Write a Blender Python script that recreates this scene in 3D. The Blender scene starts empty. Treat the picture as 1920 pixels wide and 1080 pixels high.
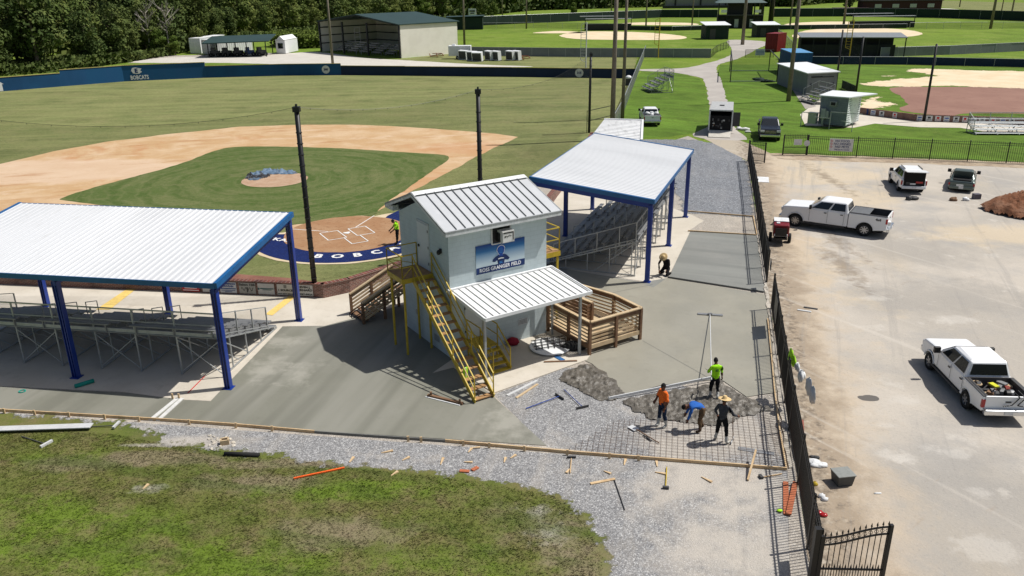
import bpy, bmesh, math, random
from mathutils import Vector, Matrix, noise as mnoise
random.seed(7)
sc = bpy.context.scene
col = sc.collection
# ------------------------------------------------------------------ camera
CAM_F, CAM_P, CAM_R, CAM_H = 1519.497, 0.363266847, -0.01084434, 15.7552
fw = Vector((0, math.cos(CAM_P), -math.sin(CAM_P))); rt = Vector((1, 0, 0)); up = rt.cross(fw)
ca, sa = math.cos(CAM_R), math.sin(CAM_R)
CX = ca*rt + sa*up; CY = -sa*rt + ca*up
cd = bpy.data.cameras.new('camera'); cam = bpy.data.objects.new('camera', cd); col.objects.link(cam)
cd.sensor_width = 36; cd.lens = CAM_F/1920*36; cd.clip_start = .1; cd.clip_end = 4000
m = Matrix((CX, CY, -fw)).transposed().to_4x4(); m.translation = Vector((0, 0, CAM_H)); cam.matrix_world = m
sc.camera = cam
# ------------------------------------------------------------------ world, sun, exposure
SUN = Vector((.595, .125, 1)).normalized()
el = math.asin(SUN.z)
wd = bpy.data.worlds.new('World'); sc.world = wd; wd.use_nodes = True
nt = wd.node_tree; bg = nt.nodes['Background']
sky = nt.nodes.new('ShaderNodeTexSky'); sky.sky_type = 'NISHITA'; sky.sun_disc = False
sky.sun_elevation = el; sky.sun_rotation = math.atan2(SUN.x, SUN.y); sky.altitude = 10; sky.dust_density = 2.6
nt.links.new(sky.outputs[0], bg.inputs[0]); bg.inputs[1].default_value = .070
sl = bpy.data.lights.new('sun', 'SUN'); sl.energy = 4.6; sl.angle = math.radians(.53); sl.color = (1, .965, .91)
so = bpy.data.objects.new('sun', sl); col.objects.link(so); so.rotation_euler = SUN.to_track_quat('Z', 'Y').to_euler()
so.location = (20, 0, 60)
sc.view_settings.view_transform = 'Standard'; sc.view_settings.look = 'None'
sc.view_settings.gamma = 1; sc.view_settings.use_curve_mapping = False; sc.view_settings.exposure = .08
sc.render.engine = 'CYCLES'; sc.cycles.max_bounces = 6; sc.cycles.transparent_max_bounces = 12

# ------------------------------------------------------------------ helpers
def G(px, py, z=0.):                      # point of the photograph -> world point at height z
    d = (px-960)/CAM_F*CX - (py-540)/CAM_F*CY + fw
    t = (z-CAM_H)/d.z
    return Vector((d.x*t, d.y*t, z))
def V2(p): return (p[0], p[1])
class MB:
    def __init__(s): s.v = []; s.f = []; s.m = []
    def add(s, vs, fs, mi=0):
        o = len(s.v); s.v += [tuple(v) for v in vs]
        for f in fs: s.f.append([i+o for i in f]); s.m.append(mi)
    def box(s, c, d, rz=0, mi=0, M=None):
        hx, hy, hz = d[0]/2, d[1]/2, d[2]/2; cs, sn = math.cos(rz), math.sin(rz); vs = []
        for x, y, z in ((-1,-1,-1),(1,-1,-1),(1,1,-1),(-1,1,-1),(-1,-1,1),(1,-1,1),(1,1,1),(-1,1,1)):
            X, Y, Z = x*hx, y*hy, z*hz
            vs.append((c[0]+X*cs-Y*sn, c[1]+X*sn+Y*cs, c[2]+Z))
        s.add(vs, ((0,3,2,1),(4,5,6,7),(0,1,5,4),(1,2,6,5),(2,3,7,6),(3,0,4,7)), mi); return s
    def bar(s, a, b, w, h=None, mi=0, upv=None):   # rectangular bar a->b, w across, h in the up direction
        a = Vector(a); b = Vector(b); h = w if h is None else h
        d = (b-a).normalized(); u = Vector(upv) if upv else Vector((0, 0, 1))
        if abs(d.dot(u)) > .99: u = Vector((1, 0, 0))
        r = d.cross(u).normalized(); u = r.cross(d).normalized(); vs = []
        for p in (a, b):
            for i, j in ((-1,-1),(1,-1),(1,1),(-1,1)): vs.append(p+r*(i*w/2)+u*(j*h/2))
        s.add(vs, ((0,3,2,1),(4,5,6,7),(0,1,5,4),(1,2,6,5),(2,3,7,6),(3,0,4,7)), mi); return s
    def tube(s, a, b, r, n=6, mi=0, r2=None, cap=True):
        a = Vector(a); b = Vector(b); r2 = r if r2 is None else r2
        d = (b-a).normalized(); u = Vector((0, 0, 1))
        if abs(d.dot(u)) > .99: u = Vector((1, 0, 0))
        x = d.cross(u).normalized(); y = d.cross(x); vs = []
        for p, q in ((a, r), (b, r2)):
            for i in range(n):
                t = 2*math.pi*i/n; vs.append(p+x*(q*math.cos(t))+y*(q*math.sin(t)))
        fs = [(i, (i+1) % n, n+(i+1) % n, n+i) for i in range(n)]
        if cap: fs += [tuple(range(n-1, -1, -1)), tuple(range(n, 2*n))]
        s.add(vs, fs, mi); return s
    def path(s, pts, r, n=6, mi=0):
        for a, b in zip(pts, pts[1:]): s.tube(a, b, r, n, mi)
        return s
    def prism(s, poly, ax, lo, hi, mi=0):  # poly of 2D points, extruded along ax (0,1,2)
        def P(p, t):
            return {0: (t, p[0], p[1]), 1: (p[0], t, p[1]), 2: (p[0], p[1], t)}[ax]
        n = len(poly); vs = [P(p, lo) for p in poly]+[P(p, hi) for p in poly]
        s.add(vs, [tuple(range(n-1, -1, -1)), tuple(range(n, 2*n))]+[(i, (i+1) % n, n+(i+1) % n, n+i) for i in range(n)], mi); return s
    def quad(s, a, b, c, d, mi=0): s.add((a, b, c, d), ((0, 1, 2, 3),), mi); return s
    def ell(s, c, r, nu=10, nv=6, mi=0, jit=0):
        vs = []; 
        for j in range(nv+1):
            ph = math.pi*j/nv
            for i in range(nu):
                t = 2*math.pi*i/nu; k = 1+random.uniform(-jit, jit)
                vs.append((c[0]+r[0]*k*math.sin(ph)*math.cos(t), c[1]+r[1]*k*math.sin(ph)*math.sin(t), c[2]+r[2]*k*math.cos(ph)))
        s.add(vs, [(j*nu+i, (j+1)*nu+i, (j+1)*nu+(i+1) % nu, j*nu+(i+1) % nu) for j in range(nv) for i in range(nu)], mi); return s
    def lathe(s, prof, c, ax='z', n=16, mi=0):   # prof: (r, h) pairs
        vs = []
        for r, h in prof:
            for i in range(n):
                t = 2*math.pi*i/n; x, y = r*math.cos(t), r*math.sin(t)
                vs.append({'z': (c[0]+x, c[1]+y, c[2]+h), 'y': (c[0]+x, c[1]+h, c[2]+y), 'x': (c[0]+h, c[1]+x, c[2]+y)}[ax])
        s.add(vs, [(j*n+i, j*n+(i+1) % n, (j+1)*n+(i+1) % n, (j+1)*n+i) for j in range(len(prof)-1) for i in range(n)], mi); return s
    def build(s, name, mats, parent=None, smooth=False, bevel=0):
        me = bpy.data.meshes.new(name); me.from_pydata(s.v, [], s.f)
        if not isinstance(mats, (list, tuple)): mats = [mats]
        for q in mats: me.materials.append(q)
        me.polygons.foreach_set('material_index', s.m)
        bm = bmesh.new(); bm.from_mesh(me); bmesh.ops.recalc_face_normals(bm, faces=bm.faces); bm.to_mesh(me); bm.free()
        if smooth: me.polygons.foreach_set('use_smooth', [True]*len(me.polygons))
        me.update(); o = bpy.data.objects.new(name, me); col.objects.link(o)
        if parent: o.parent = parent
        if bevel:
            b = o.modifiers.new('b', 'BEVEL'); b.width = bevel; b.segments = 2; b.limit_method = 'ANGLE'; b.angle_limit = math.radians(35)
        return o
def tag(o, label=None, cat=None, group=None, kind=None):
    if label: o['label'] = label
    if cat: o['category'] = cat
    if group: o['group'] = group
    if kind: o['kind'] = kind
    return o
def thing(name, label, cat, loc=(0, 0, 0), rz=0, group=None):
    o = bpy.data.objects.new(name, None); col.objects.link(o); o.empty_display_size = .3
    o.location = loc; o.rotation_euler = (0, 0, rz); tag(o, label, cat, group); return o
ORD = 'first second third fourth fifth sixth seventh eighth ninth tenth eleventh twelfth thirteenth fourteenth fifteenth sixteenth seventeenth eighteenth nineteenth twentieth'.split()
def dup(root, loc, rz, label=None, group=None, scale=None):
    def cp(o, par):
        c = o.copy(); col.objects.link(c)
        if par: c.parent = par
        for ch in list(o.children): cp(ch, c)
        return c
    r = cp(root, None); r.location = loc; r.rotation_euler = (0, 0, rz)
    if label: r['label'] = label
    if group: r['group'] = group
    if scale: r.scale = scale
    return r
def text(s, size, parent, mat, M, name='lettering', bold=0., ext=.004, align='CENTER', sx=1., maxw=None):
    cu = bpy.data.curves.new('t', 'FONT'); cu.body = s; cu.size = size; cu.align_x = align; cu.align_y = 'CENTER'
    cu.offset = bold; cu.extrude = ext; cu.resolution_u = 2; cu.space_line = 1.05
    to = bpy.data.objects.new('t', cu); col.objects.link(to)
    me = bpy.data.meshes.new_from_object(to); bpy.data.objects.remove(to); me.name = name
    if maxw:
        xs = [v.co.x for v in me.vertices]
        if xs and max(xs)-min(xs) > 0: sx = maxw/(max(xs)-min(xs))
    for v in me.vertices: v.co = M @ Vector((v.co.x*sx, v.co.y, v.co.z))
    me.materials.clear(); me.materials.append(mat)
    o = bpy.data.objects.new(name, me); col.objects.link(o); o.parent = parent; return o
def frame(o, x, y):                        # matrix with origin o, axes x (right), y (up), z = x cross y
    x = Vector(x).normalized(); y = Vector(y).normalized(); z = x.cross(y)
    m = Matrix((x, y, z)).transposed().to_4x4(); m.translation = Vector(o); return m

# ------------------------------------------------------------------ materials
def srgb(h):
    c = [int(h[i:i+2], 16)/255 for i in (0, 2, 4)]
    return tuple((x/12.92 if x <= .04045 else ((x+.055)/1.055)**2.4) for x in c)
class Mat:
    def __init__(s, name, base, rough=.8, metal=0., spec=.3):
        s.m = bpy.data.materials.new(name); s.m.use_nodes = True; s.t = s.m.node_tree; s.n = s.t.nodes; s.l = s.t.links
        s.b = s.n['Principled BSDF']; s.b.inputs['Roughness'].default_value = rough; s.b.inputs['Metallic'].default_value = metal
        s.b.inputs['Specular IOR Level'].default_value = spec
        rgb = s.n.new('ShaderNodeRGB'); rgb.outputs[0].default_value = (*base, 1); s.c = rgb.outputs[0]
        tc = s.n.new('ShaderNodeTexCoord'); s.co = tc.outputs['Object']
    def vec(s, scale=(1, 1, 1), rot=(0, 0, 0), loc=(0, 0, 0)):
        src = s.co
        if any(rot):
            m0 = s.n.new('ShaderNodeMapping'); s.l.new(src, m0.inputs[0]); m0.inputs[2].default_value = tuple(-r for r in rot); src = m0.outputs[0]
        mp = s.n.new('ShaderNodeMapping'); s.l.new(src, mp.inputs[0]); mp.inputs[1].default_value = loc
        mp.inputs[3].default_value = scale; return mp.outputs[0]
    def noise(s, scale, detail=4, rough=.55, vec=None, dist=0):
        n = s.n.new('ShaderNodeTexNoise'); n.inputs['Scale'].default_value = scale; n.inputs['Detail'].default_value = detail
        n.inputs['Roughness'].default_value = rough; n.inputs['Distortion'].default_value = dist
        s.l.new(vec or s.co, n.inputs['Vector']); return n.outputs[0]
    def rng(s, v, a, b, lo=0., hi=1.):
        r = s.n.new('ShaderNodeMapRange'); r.inputs[1].default_value = a; r.inputs[2].default_value = b
        r.inputs[3].default_value = lo; r.inputs[4].default_value = hi; s.l.new(v, r.inputs[0]); return r.outputs[0]
    def math(s, op, a, b=None):
        n = s.n.new('ShaderNodeMath'); n.operation = op
        for i, x in enumerate((a, b)):
            if x is None: continue
            if hasattr(x, 'node'): s.l.new(x, n.inputs[i])
            else: n.inputs[i].default_value = x
        return n.outputs[0]
    def mix(s, fac, colr, k=1., mode='MIX'):
        n = s.n.new('ShaderNodeMix'); n.data_type = 'RGBA'; n.blend_type = mode
        if k != 1.: fac = s.math('MULTIPLY', fac, k)
        s.l.new(fac, n.inputs[0]); s.l.new(s.c, n.inputs[6])
        if hasattr(colr, 'node'): s.l.new(colr, n.inputs[7])
        else: n.inputs[7].default_value = (*colr, 1)
        s.c = n.outputs[2]; return s
    def lay(s, colr, scale, a=.45, b=.6, k=1., detail=4, rough=.55, stretch=None, rot=0, seed=0, dist=0, mode='MIX'):
        v = s.vec(stretch or (1, 1, 1), (0, 0, rot), (seed*13.7, seed*7.3, 0))
        s.mix(s.rng(s.noise(scale, detail, rough, v, dist), a, b), colr, k, mode); return s
    def spot(s, colr, spots, k=1., amp=1.5, scale=.6, soft=.6, detail=6):
        # patches with ragged edges: spots = (x, y, radius x, radius y)
        nz = s.rng(s.noise(scale, detail, .65), .25, .75, -amp, amp)
        for (x, y, rx, ry) in spots:
            mp = s.n.new('ShaderNodeVectorMath'); mp.operation = 'SUBTRACT'; s.l.new(s.co, mp.inputs[0]); mp.inputs[1].default_value = (x, y, 0)
            sc_ = s.n.new('ShaderNodeVectorMath'); sc_.operation = 'MULTIPLY'; s.l.new(mp.outputs[0], sc_.inputs[0]); sc_.inputs[1].default_value = (1, rx/ry, 0)
            ln = s.n.new('ShaderNodeVectorMath'); ln.operation = 'LENGTH'; s.l.new(sc_.outputs[0], ln.inputs[0])
            s.mix(s.rng(s.math('ADD', ln.outputs['Value'], nz), rx+soft, rx-soft), colr, k)
        return s
    def band(s, colr, p, n, d0, d1, k=1., amp=1., scale=.6, detail=6):
        nz = s.rng(s.noise(scale, detail, .65), .25, .75, -amp, amp)
        mp = s.n.new('ShaderNodeVectorMath'); mp.operation = 'SUBTRACT'; s.l.new(s.co, mp.inputs[0]); mp.inputs[1].default_value = (p[0], p[1], 0)
        dt = s.n.new('ShaderNodeVectorMath'); dt.operation = 'DOT_PRODUCT'; s.l.new(mp.outputs[0], dt.inputs[0]); dt.inputs[1].default_value = (n[0], n[1], 0)
        return s.mix(s.rng(s.math('ADD', dt.outputs['Value'], nz), d1, d0), colr, k)
    def bump(s, scale, strength=.3, dist=.02, detail=4, stretch=None, h=None):
        bn = s.n.new('ShaderNodeBump'); bn.inputs['Strength'].default_value = strength; bn.inputs['Distance'].default_value = dist
        h = h or s.noise(scale, detail, .6, s.vec(stretch) if stretch else None)
        s.l.new(h, bn.inputs['Height']); 
        if s.b.inputs['Normal'].is_linked: s.l.new(s.b.inputs['Normal'].links[0].from_socket, bn.inputs['Normal'])
        s.l.new(bn.outputs[0], s.b.inputs['Normal']); return s
    def rl(s, scale, lo, hi, a=.4, b=.6):
        s.l.new(s.rng(s.noise(scale), a, b, lo, hi), s.b.inputs['Roughness']); return s
    def done(s):
        s.l.new(s.c, s.b.inputs['Base Color']); return s.m
def soften(m, amp=.5, scale=1.2, w=.12, name=None):
    # ragged, thinning edge: vertex attribute 'edge' holds metres inside the border
    m = m.copy(); m.name = name or m.name+'_soft'; t = m.node_tree; n = t.nodes; l = t.links
    at = n.new('ShaderNodeAttribute'); at.attribute_name = 'edge'; tc = n.new('ShaderNodeTexCoord')
    ns = n.new('ShaderNodeTexNoise'); ns.inputs['Scale'].default_value = scale; ns.inputs['Detail'].default_value = 9; ns.inputs['Roughness'].default_value = .72; l.new(tc.outputs['Object'], ns.inputs['Vector'])
    r = n.new('ShaderNodeMapRange'); r.inputs[1].default_value = .25; r.inputs[2].default_value = .75; r.inputs[3].default_value = -amp; r.inputs[4].default_value = amp; l.new(ns.outputs[0], r.inputs[0])
    a = n.new('ShaderNodeMath'); a.operation = 'ADD'; l.new(at.outputs['Fac'], a.inputs[0]); l.new(r.outputs[0], a.inputs[1])
    q = n.new('ShaderNodeMapRange'); q.inputs[1].default_value = -w; q.inputs[2].default_value = w; l.new(a.outputs[0], q.inputs[0])
    tr = n.new('ShaderNodeBsdfTransparent'); mx = n.new('ShaderNodeMixShader'); l.new(q.outputs[0], mx.inputs[0]); l.new(tr.outputs[0], mx.inputs[1]); l.new(n['Principled BSDF'].outputs[0], mx.inputs[2]); l.new(mx.outputs[0], n['Material Output'].inputs[0])
    return m
def simple(name, c, rough=.7, metal=0., var=.12, scale=3., spec=.3, bump=0):
    M = Mat(name, c, rough, metal, spec)
    M.lay(tuple(x*(1-var*2) for x in c), scale, .4, .65, .8, 5).lay(tuple(min(1, x*(1+var)) for x in c), scale*3.1, .45, .7, .7, 3, seed=2)
    if bump: M.bump(40, bump, .01)
    return M.done()
# ------------------------------------------------------------------ ground materials
def grass_mat(name, base, light, dry, dirt=None, fine=26, drya=.5, dryb=.62, dirta=.62, dirtb=.7, streak=None, big=.12, dscale=.8):
    M = Mat(name, base, .95, 0, .1)
    M.lay(light, big, .4, .65, .8, 3).lay(tuple(x*.6 for x in base), big*3.3, .48, .66, .6, 4, seed=1)
    M.lay(dry, dscale, drya, dryb, .85, 7, .68, seed=3)
    if streak: M.lay(streak[0], streak[1], .45, .62, streak[2], 4, .6, stretch=streak[3], rot=streak[4], seed=5)
    if dirt: M.lay(dirt, dscale*.55, dirta, dirtb, .9, 8, .7, seed=8)
    M.lay(tuple(x*.45 for x in base), fine*.35, .5, .68, .55, 5, .75, seed=4)
    M.lay(tuple(min(1, x*1.9+.02) for x in light), fine, .55, .72, .45, 3, .7, seed=6)
    M.bump(fine, .7, .06, 5)
    return M.done()
g_far = grass_mat('grass_far', (.125, .195, .025), (.17, .24, .032), (.18, .23, .045), fine=3, big=.03, dscale=.15)
g_out = grass_mat('grass_outfield', (.140, .165, .060), (.185, .195, .075), (.22, .21, .095), fine=6, big=.05, drya=.42, dryb=.7, dscale=.25,
                  streak=((.225, .235, .095), .45, .75, (.12, 1, 1), .1))
g_lush = grass_mat('grass_lush', (.082, .140, .020), (.112, .182, .025), (.15, .18, .045), fine=7, big=.09, drya=.55, dryb=.75, dscale=.5,
                  streak=((.13, .24, .03), .5, .55, (1, .15, 1), .9))
def lawn():
    M = Mat('grass_lawn', (.130, .142, .036), .95, 0, .1)
    M.lay((.115, .145, .032), .3, .4, .65, .8, 5).lay((.072, .098, .02), .9, .5, .66, .6, 7, .7, seed=1)
    def gp(x, y, rx, ry): p = G(x, y); return (p.x, p.y, rx, ry)
    M.spot((.125, .195, .020), [gp(60, 1000, 4.5, 1.6), gp(330, 1060, 4.5, 1.2), gp(860, 1060, 1.6, .6), gp(90, 862, .9, .35), gp(470, 820, 1.4, .4), gp(660, 920, 3.5, .5)], .8, 2.2, .55, 1.2)
    M.lay((.185, .150, .075), .7, .46, .64, .8, 9, .72, seed=3).lay((.19, .15, .09), 1.6, .56, .68, .6, 8, .75, seed=7)
    M.spot((.25, .20, .14), [gp(300, 860, 2.6, .45), gp(150, 870, 1.8, .4), gp(480, 905, 1.8, .5), gp(640, 1000, 1.6, .8), gp(1030, 985, .9, .7), gp(1090, 1060, .9, 1.0), gp(720, 870, 3, .25), gp(520, 870, 2, .3)], .65, 1.5, .9, .8, 8)
    M.spot((.42, .39, .34), [gp(1030, 1000, .35, .3), gp(280, 915, .35, .15), gp(1010, 960, .3, .15), gp(300, 835, 1.2, .12)], .8, .6, 2, .4, 8)
    M.lay((.070, .105, .02), .8, .50, .62, .6, 5, .6, stretch=(.22, 1, 1), rot=-.22, seed=12)
    M.lay((.050, .066, .018), 11, .52, .70, .5, 6, .78, seed=4).lay((.20, .21, .09), 19, .54, .70, .5, 4, .75, seed=6).lay((.04, .055, .014), 30, .54, .7, .45, 3, .7, seed=16)
    M.bump(16, .6, .04, 6); return M.done()
g_lawn = lawn()
def infield_grass():
    M = Mat('grass_infield', (.095, .135, .038), .95, 0, .1)
    M.lay((.15, .17, .065), .12, .42, .62, .8, 4)
    mc = G(515, 337)
    mp = M.n.new('ShaderNodeVectorMath'); mp.operation = 'DISTANCE'; M.l.new(M.co, mp.inputs[0]); mp.inputs[1].default_value = mc
    d = mp.outputs['Value']; d = M.math('ADD', d, M.rng(M.noise(.35, 4), 0, 1, -1.2, 1.2))
    w = M.math('SINE', M.math('MULTIPLY', d, 2.6))
    M.mix(M.rng(w, .1, .9), (.062, .105, .022), .6)
    M.mix(M.rng(M.math('SINE', M.math('MULTIPLY', d, 5.9)), .5, 1), (.19, .20, .085), .3).lay((.17, .18, .08), 1.3, .5, .66, .6, 8, .75, seed=14)
    M.lay((.19, .19, .085), .5, .52, .66, .6, 6, .7, seed=4).lay((.04, .075, .015), 3, .5, .7, .5, 5, .7, seed=9).bump(8, .6, .05)
    return M.done()
g_inf = infield_grass()
M = Mat('infield_dirt', (.53, .345, .18), .95, 0, .15)
M.lay((.62, .45, .28), .25, .42, .62, .9, 6, .65, dist=.6).lay((.50, .27, .13), .2, .56, .66, .8, 7, .7, stretch=(1, .45, 1), rot=.4, seed=3)
M.lay((.42, .26, .15), 1.2, .55, .72, .5, 8, .75, stretch=(.4, 1, 1), seed=6).lay((.38, .25, .16), 6, .55, .7, .35, 4, seed=9)
p_ = G(880, 278); q_ = G(60, 320); M.spot((.52, .28, .14), [(p_.x, p_.y, 6, 3), (G(790, 340).x, G(790, 340).y, 5, 4)], .6, 4, .5, 2).spot((.66, .50, .37), [(q_.x, q_.y, 16, 5)], .6, 4, .3, 2); M.lay((.40, .20, .09), .5, .55, .66, .75, 9, .75, stretch=(.25, 1.2, 1), rot=.35, seed=15).lay((.70, .55, .40), .35, .54, .66, .6, 8, .72, stretch=(.4, 1.2, 1), rot=.3, seed=17).bump(7, .4, .04); d_inf = M.done()
M = Mat('mound_clay', (.44, .29, .19), .95, 0, .15); M.lay((.52, .38, .27), 1.2, .4, .65, .8, 6).lay((.27, .15, .09), 5, .55, .7, .5, 5).bump(12, .4, .03); d_mound = M.done()
M = Mat('home_clay', (.36, .20, .105), .95, 0, .15); M.lay((.42, .26, .15), .8, .4, .65, .8, 6).lay((.24, .12, .06), 3, .55, .7, .6, 6).bump(12, .4, .03); d_home = M.done()
M = Mat('track_clay', (.22, .10, .075), .95, 0, .15); M.lay((.30, .15, .11), 1, .4, .65, .8, 6).lay((.15, .07, .05), 6, .55, .7, .6, 6).bump(12, .4, .03); d_track = M.done()
M = Mat('softball_clay', (.24, .135, .105), .95, 0, .15); M.lay((.29, .17, .13), .15, .4, .65, .8, 6).lay((.19, .10, .08), .8, .55, .7, .5, 6).bump(8, .3, .03); d_soft = M.done()
M = Mat('sand', (.62, .50, .33), .95, 0, .15); M.lay((.70, .60, .43), .3, .4, .65, .8, 6).lay((.48, .38, .22), .6, .6, .7, .6, 6).bump(8, .3, .03); d_sand = M.done()
M = Mat('blue_turf', (.006, .016, .09), .9, 0, .2); M.lay((.012, .028, .14), 4, .4, .65, .6, 6).bump(30, .5, .02); t_blue = M.done()
def gpp(x, y, rx, ry): p = G(x, y); return (p.x, p.y, rx, ry)
M = Mat('parking_asphalt', (.385, .352, .305), .93, 0, .2)
M.lay((.475, .43, .37), .11, .42, .6, .9, 7, .62).lay((.31, .30, .285), .17, .50, .64, .6, 8, .68, seed=2).lay((.49, .41, .30), .13, .54, .68, .65, 8, .68, seed=5, stretch=(1.4, .55, 1), rot=-.25)
M.spot((.30, .28, .25), [gpp(1800, 980, 5, 3.5), gpp(1780, 560, 5, 2), gpp(1700, 470, 3, 3)], .6, 4, .35, 2)
M.spot((.53, .44, .315), [gpp(1330, 270, 5, 3), gpp(1470, 300, 4, 5), gpp(1480, 470, 1.5, 5), gpp(1530, 330, 6, 3), gpp(1880, 440, 5, 2), gpp(1600, 370, 3, 3)], .75, 3, .5, 1.5, 8)
M.lay((.53, .495, .44), .5, .60, .67, .5, 6, .65, seed=7).lay((.25, .23, .2), .45, .64, .76, .35, 8, .74, seed=11, stretch=(1, .4, 1), rot=.2).lay((.27, .20, .135), .9, .62, .72, .4, 8, .76, seed=13, stretch=(1, .25, 1), rot=-1.0)
M.spot((.17, .13, .09), [gpp(1545, 330, .4, 4), gpp(1570, 450, .35, 2.4), gpp(1580, 500, .5, 2.5)], .6, .9, 1.3, .4, 9)
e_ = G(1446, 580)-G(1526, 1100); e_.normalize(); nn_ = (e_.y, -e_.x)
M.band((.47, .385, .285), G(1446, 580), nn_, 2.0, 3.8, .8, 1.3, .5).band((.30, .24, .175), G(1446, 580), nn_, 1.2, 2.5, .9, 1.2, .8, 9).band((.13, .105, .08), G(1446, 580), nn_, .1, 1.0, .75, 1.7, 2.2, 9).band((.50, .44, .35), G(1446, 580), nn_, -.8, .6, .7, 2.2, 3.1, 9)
M.spot((.55, .52, .47), [gpp(1787, 849, .55, .35), gpp(1700, 752, .6, .35), gpp(1742, 842, .3, .2), gpp(1850, 1030, .9, .6), gpp(1840, 925, .3, .22), gpp(1690, 860, .4, .3), gpp(1660, 800, .3, .2), gpp(1790, 600, 1.0, .5), gpp(1640, 560, .8, .3)], .35, .5, 2.2, .2, 9).lay((.27, .255, .235), 1.2, .56, .66, .4, 6, .7, stretch=(1, .035, 1), rot=-.35, seed=31).lay((.54, .50, .44), 1.0, .57, .67, .4, 6, .7, stretch=(1, .03, 1), rot=.55, seed=32)
M.lay((.22, .21, .20), 9, .54, .72, .55, 6, .78, seed=4).lay((.64, .60, .54), 15, .6, .74, .45, 5, .75, seed=6)
M.bump(9, .45, .035, 8); m_park = M.done()
M = Mat('dirt_shoulder', (.38, .30, .215), .95, 0, .1)
M.lay((.22, .17, .125), .8, .45, .62, .9, 8, .72).lay((.50, .42, .31), .4, .5, .66, .8, 6, .65, seed=3).lay((.13, .10, .075), 3, .55, .68, .7, 8, .75, seed=5, stretch=(1, .5, 1)).lay((.58, .5, .4), 9, .6, .75, .5, 4, seed=7).bump(5, .9, .09, 7); m_dirt = M.done()
def gravel(name, a, b, c, dust, dk=.7, scale=26, da=.5, db=.68, spots=()):
    M = Mat(name, a, .9, 0, .25)
    vo = M.n.new('ShaderNodeTexVoronoi'); vo.inputs['Scale'].default_value = scale; M.l.new(M.co, vo.inputs['Vector'])
    sep = M.n.new('ShaderNodeSeparateColor'); M.l.new(vo.outputs['Color'], sep.inputs[0])
    M.mix(M.rng(sep.outputs[0], .3, .8), b).mix(M.rng(sep.outputs[1], .78, .98), c)
    M.mix(M.rng(vo.outputs['Distance'], .4, .8), tuple(x*.4 for x in a), .6)
    M.lay(tuple(x*.6 for x in a), 4, .5, .7, .5, 7, .8, seed=9)
    M.lay(dust, .25, da, db, dk, 8, .72, seed=3)
    if spots: M.spot(dust, spots, .7, 2.0, .6, 1.2, 9)
    M.lay(tuple(min(1, x*1.12) for x in dust), 1.0, .54, .66, .5 if 'dusty' in name else .22, 6, .65, stretch=(1, .07, 1), rot=-.22, seed=21).lay(tuple(x*.5 for x in dust), 15, .52, .68, .6, 6, .85, seed=22).lay(tuple(x*.62 for x in dust), .7, .54, .66, .45, 8, .75, stretch=(1, .3, 1), rot=-.2, seed=24).lay((.62, .60, .56), 26, .58, .72, .5, 4, .8, seed=23)
    M.lay(tuple(x*.7 for x in a), 1.1, .52, .7, .4, 6, .7, seed=6).lay(tuple(min(1, x*1.25) for x in dust), 11, .6, .75, .5, 5, .8, seed=8)
    M.bump(1, .6, .02, h=M.math('MULTIPLY', vo.outputs['Distance'], -1.)); M.bump(30, .4, .03)
    return M.done()
m_grav = gravel('gravel_grey', (.20, .20, .205), (.36, .36, .36), (.56, .56, .55), (.46, .42, .365), .7, 24, .55, .72, [gpp(1310, 1000, .8, 3.6), gpp(1380, 1000, .7, 4), gpp(1450, 960, .8, 4), gpp(1330, 900, 2.5, .8), gpp(1350, 820, 3, 1.2), gpp(350, 828, 1.8, .3)])
m_grav2 = gravel('gravel_blue', (.16, .17, .185), (.25, .265, .29), (.38, .39, .41), (.30, .30, .30), .4, 12)
m_gravd = gravel('gravel_dusty', (.36, .325, .28), (.44, .40, .35), (.56, .52, .46), (.52, .46, .38), .7, 24)
def conc(name, a, b, c, streak=None, rough=.85, bump=.15, rot=0):
    M = Mat(name, a, rough, 0, .3)
    M.lay(b, .35, .42, .62, .8, 6, .62).lay(c, .9, .58, .72, .55, 7, .68, seed=2).lay(tuple(x*.8 for x in a), 1.7, .56, .66, .4, 8, .72, seed=9).lay(tuple(x*.78 for x in a), 5, .55, .72, .35, 6, .7, seed=4)
    if streak: M.lay(streak, .45, .46, .58, .85, 4, .5, stretch=(1, .07, 1), rot=rot, seed=5).lay(tuple(x*.84 for x in a), .8, .5, .6, .7, 2, .5, stretch=(1, .05, 1), rot=rot, seed=7)
    M.bump(14, bump, .01, 6); return M
c_old = conc('concrete_old', (.50, .455, .38), (.58, .535, .46), (.38, .335, .27)).done()
c_under = conc('concrete_stand', (.29, .265, .235), (.36, .33, .29), (.22, .20, .175)).done()
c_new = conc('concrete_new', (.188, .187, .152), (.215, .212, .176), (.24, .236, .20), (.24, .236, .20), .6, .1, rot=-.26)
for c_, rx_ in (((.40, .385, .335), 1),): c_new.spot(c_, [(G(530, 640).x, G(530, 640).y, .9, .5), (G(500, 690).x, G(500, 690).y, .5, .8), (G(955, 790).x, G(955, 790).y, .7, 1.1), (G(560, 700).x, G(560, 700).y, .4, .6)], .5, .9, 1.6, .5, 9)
c_new = c_new.done()
c_mid = conc('concrete_pour', (.27, .257, .21), (.305, .29, .238), (.24, .229, .19), None, .42, .12); c_mid.rl(.4, .3, .6); c_mid = c_mid.done()
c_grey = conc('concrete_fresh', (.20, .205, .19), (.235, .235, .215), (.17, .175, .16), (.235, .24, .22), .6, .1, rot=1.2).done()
c_dark = conc('concrete_dark', (.15, .15, .14), (.18, .18, .165), (.12, .12, .11), None, .7, .1).done()
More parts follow.
